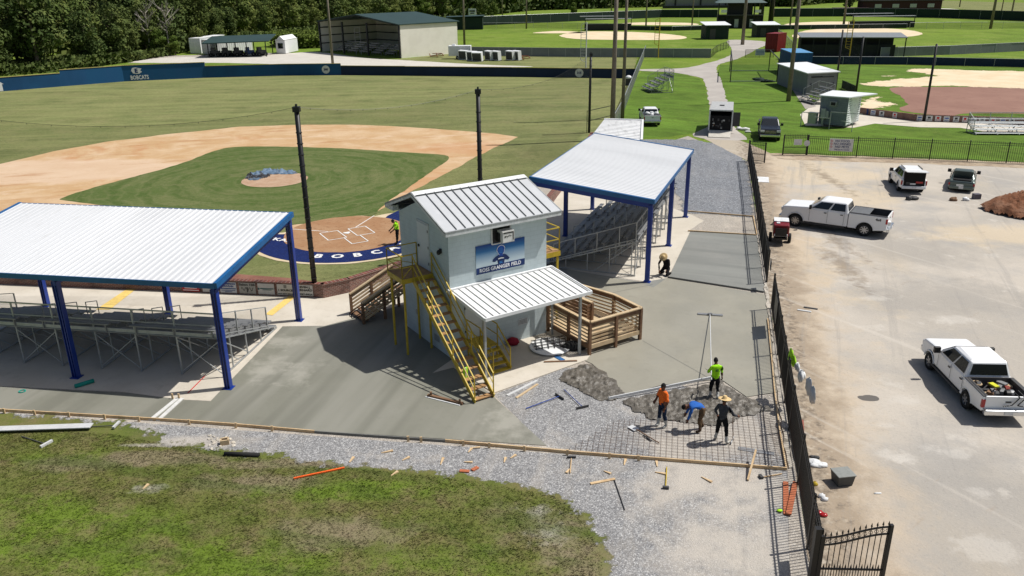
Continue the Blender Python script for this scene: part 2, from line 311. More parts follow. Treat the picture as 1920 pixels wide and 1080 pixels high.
M = Mat('wet_concrete', (.115, .103, .085), .42, 0, .45); M.lay((.075, .066, .052), 1.6, .48, .62, .9, 7, .7).lay((.29, .265, .225), 4, .56, .7, .6, 5, seed=3).lay((.10, .09, .075), 9, .5, .7, .5, 6, .8, seed=5).bump(9, .8, .05, 8); m_wet = M.done()
m_path = conc('path_asphalt', (.36, .33, .30), (.43, .40, .36), (.27, .25, .23)).done()
m_road = conc('light_road', (.50, .47, .42), (.56, .53, .47), (.42, .38, .33)).done()
m_wood = Mat('form_wood', (.58, .42, .24), .8); m_wood.lay((.42, .28, .15), 2, .45, .65, .8, 5, stretch=(1, 1, 1)).lay((.68, .54, .35), 9, .5, .7, .5, 4, seed=3); m_wood = m_wood.done()
m_wood2 = Mat('weathered_wood', (.20, .115, .065), .85); m_wood2.lay((.12, .065, .04), 1.5, .45, .65, .8, 6).lay((.34, .23, .14), 7, .55, .72, .5, 5, seed=3).bump(30, .3, .01); m_wood2 = m_wood2.done()
m_wood3 = Mat('pale_wood', (.52, .40, .25), .85); m_wood3.lay((.40, .28, .16), 1.5, .45, .65, .8, 6).lay((.62, .52, .37), 7, .55, .72, .5, 5, seed=3).bump(30, .3, .01); m_wood3 = m_wood3.done()

# ------------------------------------------------------------------ ground sheets
def wob_poly(pts, amp, step, seed=0):
    out = []
    n = len(pts)
    for i in range(n):
        a, b = Vector(pts[i][:2]), Vector(pts[(i+1) % n][:2]); L = (b-a).length; k = max(1, min(400, int(L/step)))
        nn = Vector((-(b-a).y, (b-a).x)).normalized() if L > 1e-6 else Vector((0, 0))
        for j in range(k):
            p = a.lerp(b, j/k)
            w = mnoise.noise(Vector((p.x*.9/step*.5, p.y*.9/step*.5, seed)))+.5*mnoise.noise(Vector((p.x*2.3/step*.5, p.y*2.3/step*.5, seed+9)))
            out.append(p+nn*(w*amp))
    return out
def smooth_poly(pts, n=6):
    out = []; N = len(pts)
    for i in range(N):
        p0, p1, p2, p3 = [Vector(pts[(i+k-1) % N][:2]) for k in range(4)]
        for j in range(n):
            t = j/n
            out.append(.5*((2*p1)+(p2-p0)*t+(2*p0-5*p1+4*p2-p3)*t*t+(3*p1-p0-3*p2+p3)*t**3))
    return out
ZL = [0.]
def sheet(name, pts, mat, z, amp=0, step=.5, smooth=0, kind='structure', seed=0, label=None, thick=0, cat=None):
    pts = [Vector(p[:2]) for p in pts]
    if smooth: pts = smooth_poly(pts, smooth)
    if amp: pts = wob_poly(pts, amp, step, seed)
    bm = bmesh.new(); vs = [bm.verts.new((p.x, p.y, z)) for p in pts]
    f = bm.faces.new(vs); bmesh.ops.recalc_face_normals(bm, faces=[f])
    if f.normal.z < 0: f.normal_flip()
    if thick:
        r = bmesh.ops.extrude_face_region(bm, geom=[f]); 
        for v in [g for g in r['geom'] if isinstance(g, bmesh.types.BMVert)]: v.co.z = z-thick
        bmesh.ops.recalc_face_normals(bm, faces=bm.faces)
    bmesh.ops.triangulate(bm, faces=[f for f in bm.faces if len(f.verts) > 4])
    me = bpy.data.meshes.new(name); bm.to_mesh(me); bm.free(); me.materials.append(mat)
    o = bpy.data.objects.new(name, me); col.objects.link(o)
    if kind: o['kind'] = kind
    if label: o['label'] = label
    if cat: o['category'] = cat
    return o
def softsheet(name, pts, mat, z, amp=.5, scale=1.2, grid=.3, w=.12, smooth=0):
    pts = [Vector((p[0], p[1], 0)) for p in pts]
    if smooth: pts = [Vector((p.x, p.y, 0)) for p in smooth_poly(pts, smooth)]
    x0 = min(p.x for p in pts)-amp; x1 = max(p.x for p in pts)+amp; y0 = min(p.y for p in pts)-amp; y1 = max(p.y for p in pts)+amp
    nx = int((x1-x0)/grid)+2; ny = int((y1-y0)/grid)+2; vs = []; es = []
    segs = [(a, b-a, max(1e-9, (b-a).length_squared)) for a, b in zip(pts, pts[1:]+pts[:1])]
    for j in range(ny):
        for i in range(nx):
            p = Vector((x0+i*grid, y0+j*grid, 0)); d = 1e9; c = False
            for a, ab, l2 in segs:
                t = max(0, min(1, (p-a).dot(ab)/l2)); d = min(d, (p-(a+ab*t)).length_squared)
                by = a.y+ab.y
                if (a.y > p.y) != (by > p.y) and p.x < ab.x*(p.y-a.y)/ab.y+a.x: c = not c
            vs.append((p.x, p.y, z)); es.append(math.sqrt(d)*(1 if c else -1))
    fs = []
    for j in range(ny-1):
        for i in range(nx-1):
            q = (j*nx+i, j*nx+i+1, (j+1)*nx+i+1, (j+1)*nx+i)
            if max(es[k] for k in q) > -amp-grid: fs.append(q)
    me = bpy.data.meshes.new(name); me.from_pydata(vs, [], fs); at = me.attributes.new('edge', 'FLOAT', 'POINT'); at.data.foreach_set('value', es)
    me.materials.append(soften(mat, amp, scale, w)); o = bpy.data.objects.new(name, me); col.objects.link(o); o['kind'] = 'structure'; return o
PX = lambda L: [G(*q) for q in L]
def shrink(poly, k): pass
# base ground to the horizon
sheet('ground', [(-1500, -60), (1500, -60), (1500, 2500), (-1500, 2500)], g_far, 0)
# ball field frame
HOME = G(651, 438); MND = G(515, 337); ydir = (MND-HOME).normalized(); xdir = Vector((ydir.y, -ydir.x, 0))
MND = HOME+ydir*18.44
def B(x, y): p = HOME+xdir*x+ydir*y; return (p.x, p.y)
BR = 27.43/math.sqrt(2)
# outfield boundary = along the blue fence
fence_px = [(-220, 205), (0, 171.7), (117, 162), (233, 152.7), (387, 145.7), (533, 141.7), (640, 140.7), (760, 141.8), (960, 144), (1160, 146.7), (1193, 146.7)]
FW = [G(*q) for q in fence_px]
sheet('outfield_grass', FW+PX([(1150, 235), (1095, 262), (1000, 330), (760, 505), (690, 530), (590, 545), (0, 522)])+[Vector((-60, 45, 0)), Vector((-110, 70, 0))], g_out, .006, .25, 1.5)
def circ(c, r, n=48, a0=0, a1=2*math.pi): return [Vector((c[0]+r*math.cos(a0+(a1-a0)*i/n), c[1]+r*math.sin(a0+(a1-a0)*i/n), 0)) for i in range(n)]
# skinned infield : arc of 29 m round the mound, cut by lines outside the foul lines
def arc_pts(r, a0, a1, n=40):
    L = []
    for i in range(n+1):
        a = math.radians(a0+(a1-a0)*i/n); L.append(Vector(B(r*math.sin(a), 18.44+r*math.cos(a))))
    return L
infield = PX([(700, 402), (745, 372), (800, 345), (850, 318), (900, 290), (972, 257), (930, 251), (860, 245), (760, 238), (660, 234), (560, 234), (450, 238), (330, 250), (200, 266), (100, 284), (0, 308), (-160, 352), (-330, 412), (-60, 440), (60, 415), (400, 440), (545, 425), (560, 436), (620, 425)])
sheet('infield_dirt', infield, d_inf, .014, .22, .9, 0)
ingrass = PX([(700, 404), (668, 405), (600, 417), (556, 421), (520, 424), (400, 408), (250, 392), (128, 377), (118, 371), (190, 348), (330, 310), (400, 284), (440, 276), (520, 275), (650, 279), (760, 286), (832, 291), (840, 300), (820, 314), (770, 350), (722, 382)])
sheet('infield_grass', smooth_poly(ingrass, 4), g_inf, .022, .12, .5)
sheet('pitcher_mound', circ(MND, 2.75), d_mound, .032, .06, .4)
# blue turf ring round home plate
def Bp(x, y): return Vector(B(x, y)+(0,))
ring = [Bp(6.1*math.sin(math.radians(a)), 6.1*math.cos(math.radians(a))) for a in range(70, 296, 5)]
sheet('sand_edge', [HOME+(p-HOME)*1.045 for p in ring]+PX([(478, 460), (480, 440), (530, 437), (745, 398), (762, 400)]), d_sand, .026, .12, .4)
sheet('blue_turf_ring', ring+PX([(484, 446), (497, 440), (530, 440), (700, 430), (727, 405), (752, 393), (762, 400)]), t_blue, .034, 0)
sheet('home_plate_dirt', circ(HOME, 4.15), d_home, .042, .08, .4)
chalk = simple('chalk', (.8, .79, .76), .9, var=.06)
def line(mb, a, b, w=.07, z=.05):
    a = Vector((a[0], a[1], 0)); b = Vector((b[0], b[1], 0)); d = (b-a).normalized(); n = Vector((-d.y, d.x, 0))*w/2; e = Vector((0, 0, z))
    mb.quad(a-n+e, b-n+e, b+n+e, a+n+e)
ch = MB()
for s in (-1, 1):
    c = [(s*.37, .9), (s*1.6, .9), (s*1.6, -.95), (s*.37, -.95)]
    for i in range(4): line(ch, B(*c[i]), B(*c[(i+1) % 4]), z=.05+.002*i+.001*s)
    line(ch, B(s*1.0, 1.02) if s < 0 else B(s*.95, 1.0), B(s*3.1, 3.1), z=.046)
c = [(-.55, -.98), (-.55, -2.5), (.55, -2.5), (.55, -.98)]
for i in range(3): line(ch, B(*c[i]), B(*c[i+1]), z=.058+.002*i)
tag(ch.build('chalk_lines', chalk), kind='structure')
pl = MB(); pl.add([B(-.22, .2)+(.06,), B(.22, .2)+(.06,), B(.22, -.02)+(.06,), B(0, -.24)+(.06,), B(-.22, -.02)+(.06,)], [(0, 1, 2, 3, 4)])
o = pl.build('home_plate', chalk); tag(o, 'white home plate set in the brown dirt circle between the chalk batter boxes', 'home plate')
# letters on the blue ring
whiteT = simple('white_paint', (.8, .8, .78), .8, var=.05)
def ringtext(s, a0, da, r, size, par):
    for i, c in enumerate(s):
        a = math.radians(a0+da*i); pos = Vector(B(r*math.sin(a), r*math.cos(a))+(.046,))
        upd = (HOME-pos); upd.z = 0; upd.normalize(); right = Vector((upd.y, -upd.x, 0))
        text(c, size, par, whiteT, frame(pos, right, upd), 'letter', .035, .001)
rt_ = thing('ring_lettering', 'white BOBCATS and mascot lettering painted on the blue ring round home plate', 'lettering')
# find angles by projecting: bottom of the ring in view is B(0,-5.1)
ringtext('BOBCATS', 220, -14, 4.92, .95, rt_)
text('LADY IPKAR', .8, rt_, whiteT, frame(G(497, 446, .046), G(530, 449)-G(480, 443), Vector((.1, 1, 0))), 'lettering', .02, .001)
# red clay strip by the wall
sheet('warning_track', PX([(300, 505), (423, 512), (560, 524), (600, 530), (650, 524), (700, 508), (745, 505), (740, 520), (700, 532), (657, 541), (590, 548), (300, 535), (-30, 520), (-30, 500)]), d_track, .02, .12, .5)
# construction side ---------------------------------------------------------------
sheet('yard_base', PX([(-300, 690), (0, 500), (700, 480), (1040, 330), (1290, 255), (1402, 302), (1445, 580), (1526, 1100), (1526, 1500), (-300, 1500)]), m_gravd, .0015)
sheet('gravel_yard', PX([(-60, 769), (1480, 883), (1512, 1100), (1512, 1300), (-60, 1300)]), m_grav, .003, 0)
softsheet('front_lawn', PX([(-80, 775), (60, 781), (150, 787), (225, 793), (262, 806), (300, 822), (345, 836), (420, 846), (500, 852), (560, 865), (650, 872), (760, 880), (860, 893), (960, 905), (1040, 925), (1090, 962), (1118, 1000), (1138, 1045), (1136, 1110), (1120, 1200), (-80, 1200)]), g_lawn, .012, .7, 1.3, .3, .1)
sheet('gravel_bed', PX([(925, 740), (1060, 690), (1180, 690), (1420, 770), (1476, 882), (1025, 838)]), m_grav, .004, 0)
E1 = [G(926, 742), G(1025, 838), G(-60, 772)]
# left old concrete under the stand and walk in front of the wall
sheet('stand_slab', PX([(-250, 700), (-250, 520), (0, 531), (340, 545), (608, 559), (700, 540), (760, 520), (800, 560), (760, 640), (607, 611), (530, 612), (395, 752), (335, 749), (230, 735), (0, 724)]), c_old, .008)
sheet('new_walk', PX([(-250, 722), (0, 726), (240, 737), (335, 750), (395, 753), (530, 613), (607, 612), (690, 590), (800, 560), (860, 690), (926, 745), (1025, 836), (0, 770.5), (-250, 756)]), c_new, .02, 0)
# joint strips
js = MB(); 
for q in ((G(282, 789), G(334, 747)), (G(296, 790), G(342, 748))):
    js.bar(q[0]+Vector((0, 0, .035)), q[1]+Vector((0, 0, .035)), .16, .03)
tag(js.build('joint_boards', simple('white_board', (.62, .62, .6), .6)), 'pair of whitish boards bridging the joint across the left concrete walk', 'boards')
sheet('building_slab', PX([(812, 700), (850, 690), (926, 738), (1010, 708), (1100, 676), (1126, 640), (1055, 612), (900, 640)]), c_old, .045, thick=.04)
sheet('fresh_pour', PX([(1025, 610), (1100, 560), (1060, 505), (1205, 532), (1225, 540), (1250, 522), (1430, 552), (1443, 558), (1440, 600), (1450, 660), (1462, 735), (1400, 745), (1320, 690), (1345, 712), (1240, 723), (1172, 742), (1148, 715), (1110, 683), (1095, 676)]), c_mid, .028, 0)
# far pours
sheet('grey_slab', PX([(1294, 435), (1418, 441), (1425, 478), (1440, 548), (1255, 520), (1268, 490)]), c_grey, .024)
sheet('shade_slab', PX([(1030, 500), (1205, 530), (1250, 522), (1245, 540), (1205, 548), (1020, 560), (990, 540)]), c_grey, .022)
sheet('stand_slab', PX([(1000, 440), (1060, 345), (1100, 330), (1287, 400), (1330, 412), (1294, 436), (1268, 490), (1250, 524), (1210, 528), (1030, 502)]), c_old, .009)
sheet('dirt_patch', PX([(1287, 398), (1412, 408), (1418, 441), (1290, 434), (1320, 414)]), m_gravd, .012, .05, .4)
softsheet('blue_gravel', PX([(1160, 262), (1250, 262), (1300, 262), (1345, 270), (1390, 290), (1404, 320), (1412, 408), (1285, 400), (1255, 330), (1200, 280)]), m_grav2, .016, .6, .8, .4)
# parking lot and shoulder
FB = PX([(1402, 302), (1416, 383), (1421.7, 430.6), (1437, 530.6), (1446, 584), (1458, 666), (1479.5, 810), (1496, 909), (1513, 1028), (1530, 1140)])
sheet('parking_lot', PX([(1300, 250), (1330, 244), (1400, 268), (1450, 290), (1540, 295), (1700, 301), (1920, 310), (2300, 325), (2600, 700), (2300, 1500), (1560, 1500), (1530, 1140), (1496, 909), (1479, 810), (1458, 666), (1446, 584), (1437, 530), (1421, 430), (1416, 383), (1402, 302)]), m_park, .018, .12, 1.)
sheet('dirt_verge', PX([(1440, 288), (1600, 293), (1760, 299), (1920, 305), (2100, 312), (2100, 322), (1900, 315), (1700, 306), (1560, 303), (1460, 298)]), m_dirt, .024, .4, .8)
sheet('dirt_strip', PX([(1414, 408), (1420, 440), (1438, 535), (1446, 600), (1458, 670), (1480, 812), (1495, 905), (1512, 1030), (1530, 1140), (1480, 1140), (1478, 880), (1462, 735), (1440, 600), (1441, 545)]), m_gravd, .011, .05, .4)
# side lawn of the stands and the way up
sheet('lush_lawn', PX([(1150, 240), (1193, 146), (1205, 130), (1262, 134), (1312, 148), (1322, 160), (1330, 195), (1332, 240), (1300, 250), (1240, 258), (1150, 262)]), g_lush, .01, .3, 1)
sheet('lush_lawn', PX([(1345, 138), (1356, 165), (1364, 190), (1372, 232), (1400, 268), (1450, 290), (1540, 294), (1700, 300), (1920, 309), (2150, 320), (2400, 200), (2150, 130), (1920, 127), (1521, 121), (1480, 121), (1350, 121)]), g_lush, .01, .3, 1)
sheet('path', smooth_poly(PX([(1367, 75), (1440, 79), (1420, 92), (1384, 110), (1347, 122), (1345, 138), (1352, 150), (1363, 189), (1372, 235), (1400, 262), (1300, 256), (1332, 232), (1329, 191), (1321, 153), (1310, 145), (1262, 136), (1205, 133), (1201, 130), (1278, 128), (1320, 120), (1365, 106), (1372, 92)]), 4), m_path, .02, .3, 1)
# softball field on the right
sheet('softball_infield', smooth_poly(PX([(1670, 165), (1760, 163), (1850, 164), (1960, 167), (2150, 175), (2150, 218), (1960, 214), (1820, 213), (1775, 217), (1720, 212), (1688, 206), (1700, 196), (1690, 182)])), d_soft, .02, .4, 1)
for i, q in enumerate(([(1615, 159), (1650, 152), (1700, 147), (1760, 142), (1700, 133), (1725, 129), (1800, 131), (1920, 134), (2100, 137), (2100, 168), (1920, 166), (1850, 163), (1760, 161), (1690, 163)],
                      [(1612, 196), (1630, 184), (1655, 181), (1640, 188), (1675, 195), (1655, 200), (1630, 204), (1608, 203)], [(1655, 142), (1680, 141), (1668, 144)])):
    softsheet('sand_patch', PX(q), d_sand, .024, 1.6, .35, .9, .1, 3)
sheet('concrete_walk', PX([(1520, 200), (1560, 165), (1590, 195), (1611, 214), (1715, 227), (1920, 234), (2100, 240), (2100, 256), (1920, 250), (1850, 248), (1800, 240), (1725, 239), (1640, 232), (1600, 240), (1510, 236), (1500, 215)]), c_old, .03)
sheet('walk', PX([(1480, 160), (1500, 155), (1530, 200), (1510, 205)]), c_under, .034)
# beyond the blue fence
sheet('yard_road', smooth_poly(PX([(540, 100), (600, 98), (680, 108), (760, 113), (900, 121), (1000, 125), (900, 126), (760, 124), (613, 123), (420, 118), (250, 117), (330, 107), (450, 108)])), m_road, .012, .3, 1)
sheet('dry_grass', PX([(740, 112), (840, 101), (960, 104), (1150, 107), (1195, 108), (1190, 130), (960, 125), (830, 117)]), g_out, .01, .4, 1)
sheet('storage_yard', PX([(240, 118), (300, 105), (380, 103), (520, 99), (560, 102), (540, 114), (390, 118)]), m_gravd, .009, .6, 1)
for q in ([(1490, 64), (1530, 55), (1640, 53), (1700, 56), (1730, 63), (1700, 69), (1620, 72), (1500, 72)], [(1050, 66), (1100, 59), (1210, 61), (1282, 68), (1270, 74), (1180, 75), (1080, 73)],
          [(1470, 46), (1530, 41), (1620, 41), (1640, 46), (1560, 50)], [(1160, 46), (1200, 42), (1290, 43), (1300, 47)], [(1000, 62), (1050, 58), (1100, 62)]):
    sheet('far_infield', smooth_poly(PX(q)), d_sand, .02, .3, 1.5)
sheet('far_road', PX([(1740, 15), (1780, 16), (1850, 22), (1960, 30), (1960, 33), (1850, 26), (1740, 18)]), m_road, .02)
sheet('dry_field', PX([(1700, 6), (1760, 1), (1960, 6), (2300, 30), (2300, 50), (1960, 30), (1860, 22), (1780, 15)]), g_out, .012)
# lush pool of colour at bottom-left of the lawn
g_lush2 = grass_mat('grass_lawn_green', (.085, .155, .014), (.12, .20, .018), (.10, .12, .03), fine=16, big=.3, drya=.55, dryb=.75, dscale=.5,
                   streak=((.05, .10, .012), .7, .6, (.25, 1, 1), 1.35))

jl = MB()
for q in (((1100, 560), (1225, 534)), ((1205, 640), (1322, 706)), ((1322, 706), (1400, 747))): line(jl, G(*q[0]), G(*q[1]), .025, .034)
tag(jl.build('joint_line', c_dark), kind='structure')
# ------------------------------------------------------------------ press box
white = simple('white_metal', (.74, .75, .75), .45, 0, .04, 1.2)
whitew = simple('white_weathered', (.66, .67, .67), .6, 0, .1, 2)
M = Mat('roof_panel', (.50, .515, .53), .45, .0, .4); M.lay((.45, .465, .48), .6, .4, .65, .7, 5).lay((.55, .565, .58), 3, .5, .7, .4, 4, seed=3); m_roof = M.done()
M = Mat('awning_panel', (.76, .765, .76), .55, 0, .3); M.lay((.50, .50, .49), 1.2, .5, .66, .7, 6, .7, stretch=(3, .5, 1)).lay((.20, .19, .18), 6, .60, .72, .6, 6, .75, stretch=(1.5, .35, 1), seed=4); m_awn = M.done()
seam = simple('roof_seam', (.14, .15, .155), .5, .2)
fasc = simple('fascia_grey', (.30, .315, .32), .5)
fascw = simple('fascia_white', (.60, .62, .63), .55)
M = Mat('block_wall', (.50, .575, .595), .8, 0, .2)
M.lay((.45, .52, .54), .8, .42, .65, .8, 5).lay((.40, .455, .46), .7, .56, .70, .5, 7, .7, stretch=(2.5, 2.5, .3), seed=9).lay((.55, .62, .64), 3, .5, .7, .5, 4, seed=2)
br = M.n.new('ShaderNodeTexBrick'); br.inputs['Color1'].default_value = (1, 1, 1, 1); br.inputs['Color2'].default_value = (.97, .97, .97, 1); br.inputs['Mortar'].default_value = (.80, .80, .80, 1)
br.inputs['Scale'].default_value = 1; br.inputs['Mortar Size'].default_value = .007; br.inputs['Brick Width'].default_value = .4; br.inputs['Row Height'].default_value = .2
sx = M.n.new('ShaderNodeSeparateXYZ'); M.l.new(M.co, sx.inputs[0]); cx = M.n.new('ShaderNodeCombineXYZ')
M.l.new(M.math('ADD', sx.outputs[0], sx.outputs[1]), cx.inputs[0]); M.l.new(sx.outputs[2], cx.inputs[1]); M.l.new(cx.outputs[0], br.inputs[0])
one = M.n.new('ShaderNodeValue'); one.outputs[0].default_value = .8
M.mix(one.outputs[0], br.outputs[0], 1, 'MULTIPLY'); M.bump(60, .25, .004); m_wall = M.done()
yellow = simple('yellow_paint', (.50, .36, .035), .5, 0, .14, 2.5)
yel2 = simple('tread_wood', (.36, .21, .095), .8, 0, .15, 2)
galv = simple('galvanised', (.42, .44, .45), .42, .5, .1, 3)
alu = simple('aluminium', (.27, .275, .28), .45, .4, .1, 2)
aluw = simple('pale_aluminium', (.62, .63, .63), .5, .2, .06, 2)
black = simple('black_metal', (.012, .012, .013), .45, 0, .1, 3, .4)
blackm = simple('black_rubber', (.02, .02, .02), .85)
dark = simple('dark_interior', (.012, .012, .013), .9)
blue = simple('blue_steel', (.010, .040, .26), .38, .1, .1, 1, .5)
bluel = simple('blue_trim', (.012, .11, .30), .38, .1, .1, 1, .5)
doorw = simple('door_white', (.60, .64, .66), .5, 0, .03, 1)
glass = Mat('dark_glass', (.012, .016, .02), .08, 0, .6).done()
brickm = Mat('brick', (.20, .075, .055), .9, 0, .2)
brk = brickm.n.new('ShaderNodeTexBrick'); brk.inputs['Color1'].default_value = (.21, .075, .055, 1); brk.inputs['Color2'].default_value = (.11, .045, .04, 1); brk.inputs['Mortar'].default_value = (.33, .27, .23, 1)
brk.inputs['Scale'].default_value = 1; brk.inputs['Mortar Size'].default_value = .012; brk.inputs['Brick Width'].default_value = .22; brk.inputs['Row Height'].default_value = .075
sx = brickm.n.new('ShaderNodeSeparateXYZ'); brickm.l.new(brickm.co, sx.inputs[0]); cx = brickm.n.new('ShaderNodeCombineXYZ')
brickm.l.new(sx.outputs[0], cx.inputs[0]); brickm.l.new(sx.outputs[2], cx.inputs[1]); brickm.l.new(cx.outputs[0], brk.inputs[0])
brickm.c = brk.outputs[0]; brickm.lay((.07, .04, .035), 1.5, .5, .7, .6, 5).bump(30, .4, .01); brickm = brickm.done()

C0 = Vector((-2.67, 32.55, 0)); BA = math.radians(33)
BW, BD = 5.08, 4.67
def WB(a, b, z=0): return Vector((C0.x+a*math.cos(BA)-b*math.sin(BA), C0.y+a*math.sin(BA)+b*math.cos(BA), z))
pb = thing('press_box', 'two storey pale blue block press box with a grey standing seam roof', 'press box', C0, BA)
MB().prism([(0, 0), (BD, 0), (BD, 5.8), (2.5, 6.75), (0, 5.8)], 0, 0, BW).build('wall', m_wall, pb)
RE, RF_, RN, RR = 5.4, 6.06, -.38, 2.58    # back eave, eave z, near eave y, ridge y
rb = MB(); x0, x1 = -.33, 5.6; rz = 7.12
for ya, yb in ((RN, RR), (RE, RR)):
    s = 1 if ya < yb else -1
    rb.add([(x0, ya, RF_), (x1, ya, RF_), (x1, yb, rz), (x0, yb, rz), (x0, ya, RF_-.07), (x1, ya, RF_-.07), (x1, yb, rz-.07), (x0, yb, rz-.07)],
           [(0,1,2,3), (4,7,6,5), (0,4,5,1), (1,5,6,2), (2,6,7,3), (3,7,4,0)])
    sl_ = Vector((0, yb-ya, rz-RF_)).normalized(); nrm = Vector((0, -sl_.z*s, abs(sl_.y)))
    for i in range(14):
        x = x0+.12+i*(x1-x0-.24)/13
        if 0 < i < 13: rb.bar(Vector((x, ya, RF_))+nrm*.02+sl_*.02, Vector((x, yb, rz))+nrm*.02-sl_*.22, .032, .045, 1)  # seams coloured dark, painting in the shade of the raised ribs
rb.bar((x0, RR-.16, rz-.035), (x1, RR-.16, rz-.035), .30, .035, 2, upv=(0, -.34, .94)); rb.bar((x0, RR+.16, rz-.035), (x1, RR+.16, rz-.035), .30, .035, 2, upv=(0, .34, .94))
rb.bar((x0+.06, RR-.315, rz-.075), (x1-.06, RR-.315, rz-.075), .03, .05, 1)
rb.build('roof', [m_roof, seam, white], pb)
fb = MB()   # fascia, rakes, soffits
fb.bar((x0-.01, RN-.03, RF_-.035), (x1+.01, RN-.03, RF_-.035), .06, .05, 0); fb.bar((x0, RN-.02, RF_-.145), (x1, RN-.02, RF_-.145), .05, .15, 1)
fb.bar((x0, RE+.02, RF_-.1), (x1, RE+.02, RF_-.1), .05, .2, 0)
for x in (x0-.012, x1+.012):
    for ya, yb in ((RN, RR), (RE, RR)):
        fb.bar((x, ya, RF_-.035), (x, yb, rz-.035), .05, .09, 0); fb.bar((x, ya, RF_-.13), (x, yb, rz-.13), .04, .11, 1)
fb.bar((x0+.03, RN/2, 5.86), (x1-.03, RN/2, 5.86), abs(RN)-.06, .03, 1)
fb.prism([(RN, 5.83), (.0, 5.83), (.0, 6.02), (RN, 5.98)], 0, x0+.03, -.004, 1); fb.prism([(BD, 5.83), (RE, 5.83), (RE, 5.98), (BD, 6.08)], 0, x0+.03, -.004, 1)
fb.build('fascia', [fasc, fascw], pb)
MB().box((BW/2, BD+.36, 5.85), (BW+.4, .7, .04)).build('soffit', fascw, pb)
d = MB().box((-.02, 2.26, 4.73), (.05, 1.0, 2.08)).build('door', doorw, pb)
k = MB(); k.box((-.075, 2.66, 4.66), (.06, .05, .12)).box((-.09, 2.61, 4.66), (.03, .14, .03)); [k.box((-.05, 1.78, z), (.02, .04, .12)) for z in (4.0, 4.75, 5.5)]; k.build('handle', black, d)
fr = MB(); [fr.box((-.015, y, 4.75), (.04, .06, 2.2)) for y in (1.73, 2.79)]; fr.box((-.015, 2.26, 5.82), (.04, 1.12, .06)); fr.build('door_frame', fascw, d)
l = MB().ell((-.12, .66, 4.86), (.1, .09, .12), 10, 6).box((-.04, .66, 4.92), (.08, .14, .18)); l.build('wall_lamp', black, pb, True)
d = MB().box((1.16, -.02, 1.78), (.94, .05, 1.95)).build('door', doorw, pb); d['label'] = 'ground floor door under the awning'
k = MB().box((1.55, -.06, 1.7), (.1, .05, .04)).box((.68, -.05, 1.2), (.04, .02, .1)).box((.68, -.05, 2.3), (.04, .02, .1)); k.build('handle', black, d)
v = MB().box((3.75, -.015, .95), (.5, .03, .3), 0, 0); [v.box((3.75, -.035, .86+i*.06), (.44, .02, .012), 0, 1) for i in range(4)]; v.build('wall_vent', [fascw, seam], pb)
v = MB().box((-.015, 1.4, .55), (.03, .45, .3), 0, 0); v.build('wall_vent', fasc, pb)
MB().box((-.03, 3.3, 1.2), (.06, .12, .22)).build('outlet_box', galv, pb)
# rear window band seen edge-on
MB().box((BW/2, BD+.01, 4.7), (3.6, .03, 1.1)).build('window', glass, pb)
ac = MB(); ac.box((2.74, -.22, 5.34), (.62, .44, .52), 0, 0); ac.box((2.74, -.445, 5.34), (.56, .02, .46), 0, 1); ac.box((2.74, -.455, 5.53), (.52, .02, .05), 0, 2); ac.box((2.98, -.457, 5.36), (.04, .02, .38), 0, 2); ac.box((2.62, -.012, 5.36), (.9, .03, .72), 0, 2)
ac.box((2.14, -.03, 5.34), (.06, .05, .74), 0, 0); ac.box((3.1, -.03, 5.34), (.06, .05, .74), 0, 0); ac.box((2.62, -.03, 4.98), (.92, .06, .05), 0, 0); ac.box((2.4, -.15, 5.3), (.05, .26, .4), 0, 2)
for i in range(6): ac.box((2.56+i*.06, -.462, 5.36+.02*math.sin(i*2.1)+i*.006), (.045, .012, .08 if i == 0 else .03), 0, 2)
acu = ac.build('window_air_conditioner', [simple('ac_white', (.52, .52, .50), .5), simple('ac_panel', (.62, .62, .6), .5), black], pb)
# awning
aw = MB(); ax0, ax1, ay, az0, az1 = -.06, 5.34, -3.0, 3.33, 3.03
aw.add([(ax0, 0, az0), (ax1, 0, az0), (ax1, ay, az1), (ax0, ay, az1), (ax0, 0, az0-.05), (ax1, 0, az0-.05), (ax1, ay, az1-.05), (ax0, ay, az1-.05)], [(0,1,2,3), (4,7,6,5), (0,4,5,1), (1,5,6,2), (2,6,7,3), (3,7,4,0)])
for i in range(17):
    x = ax0+.1+i*(ax1-ax0-.2)/16; aw.bar((x, -.12, az0-.012+.018), (x, ay+.01, az1+.018), .035, .035, 1)
awp = thing
a_ = aw.build('awning_roof', [m_awn, simple('awning_rib', (.42, .42, .41), .5)], pb)
t = MB(); t.bar((ax0, -.06, az0+.03), (ax1, -.06, az0+.03), .12, .05, 0); t.box((ax0+2.7, ay-.03, az1-.03), (5.46, .08, .14), 0, 0)
for x in (ax0-.03, ax1+.03): t.bar((x, 0, az0-.03), (x, ay, az1-.03), .05, .14, 0)
t.box((BW/2, ay+.2, az1-.12), (5.0, .1, .14), 0, 0); t.build('awning_trim', white, a_)
for x in (.02, 4.92):
    MB().box((x, ay+.2, (az1-.19)/2+.02), (.1, .1, az1-.19-.04)).build('awning_post', galv, pb)
MB().box((5.2, -.35, 1.45), (.08, .08, 2.8)).build('awning_post', galv, pb)
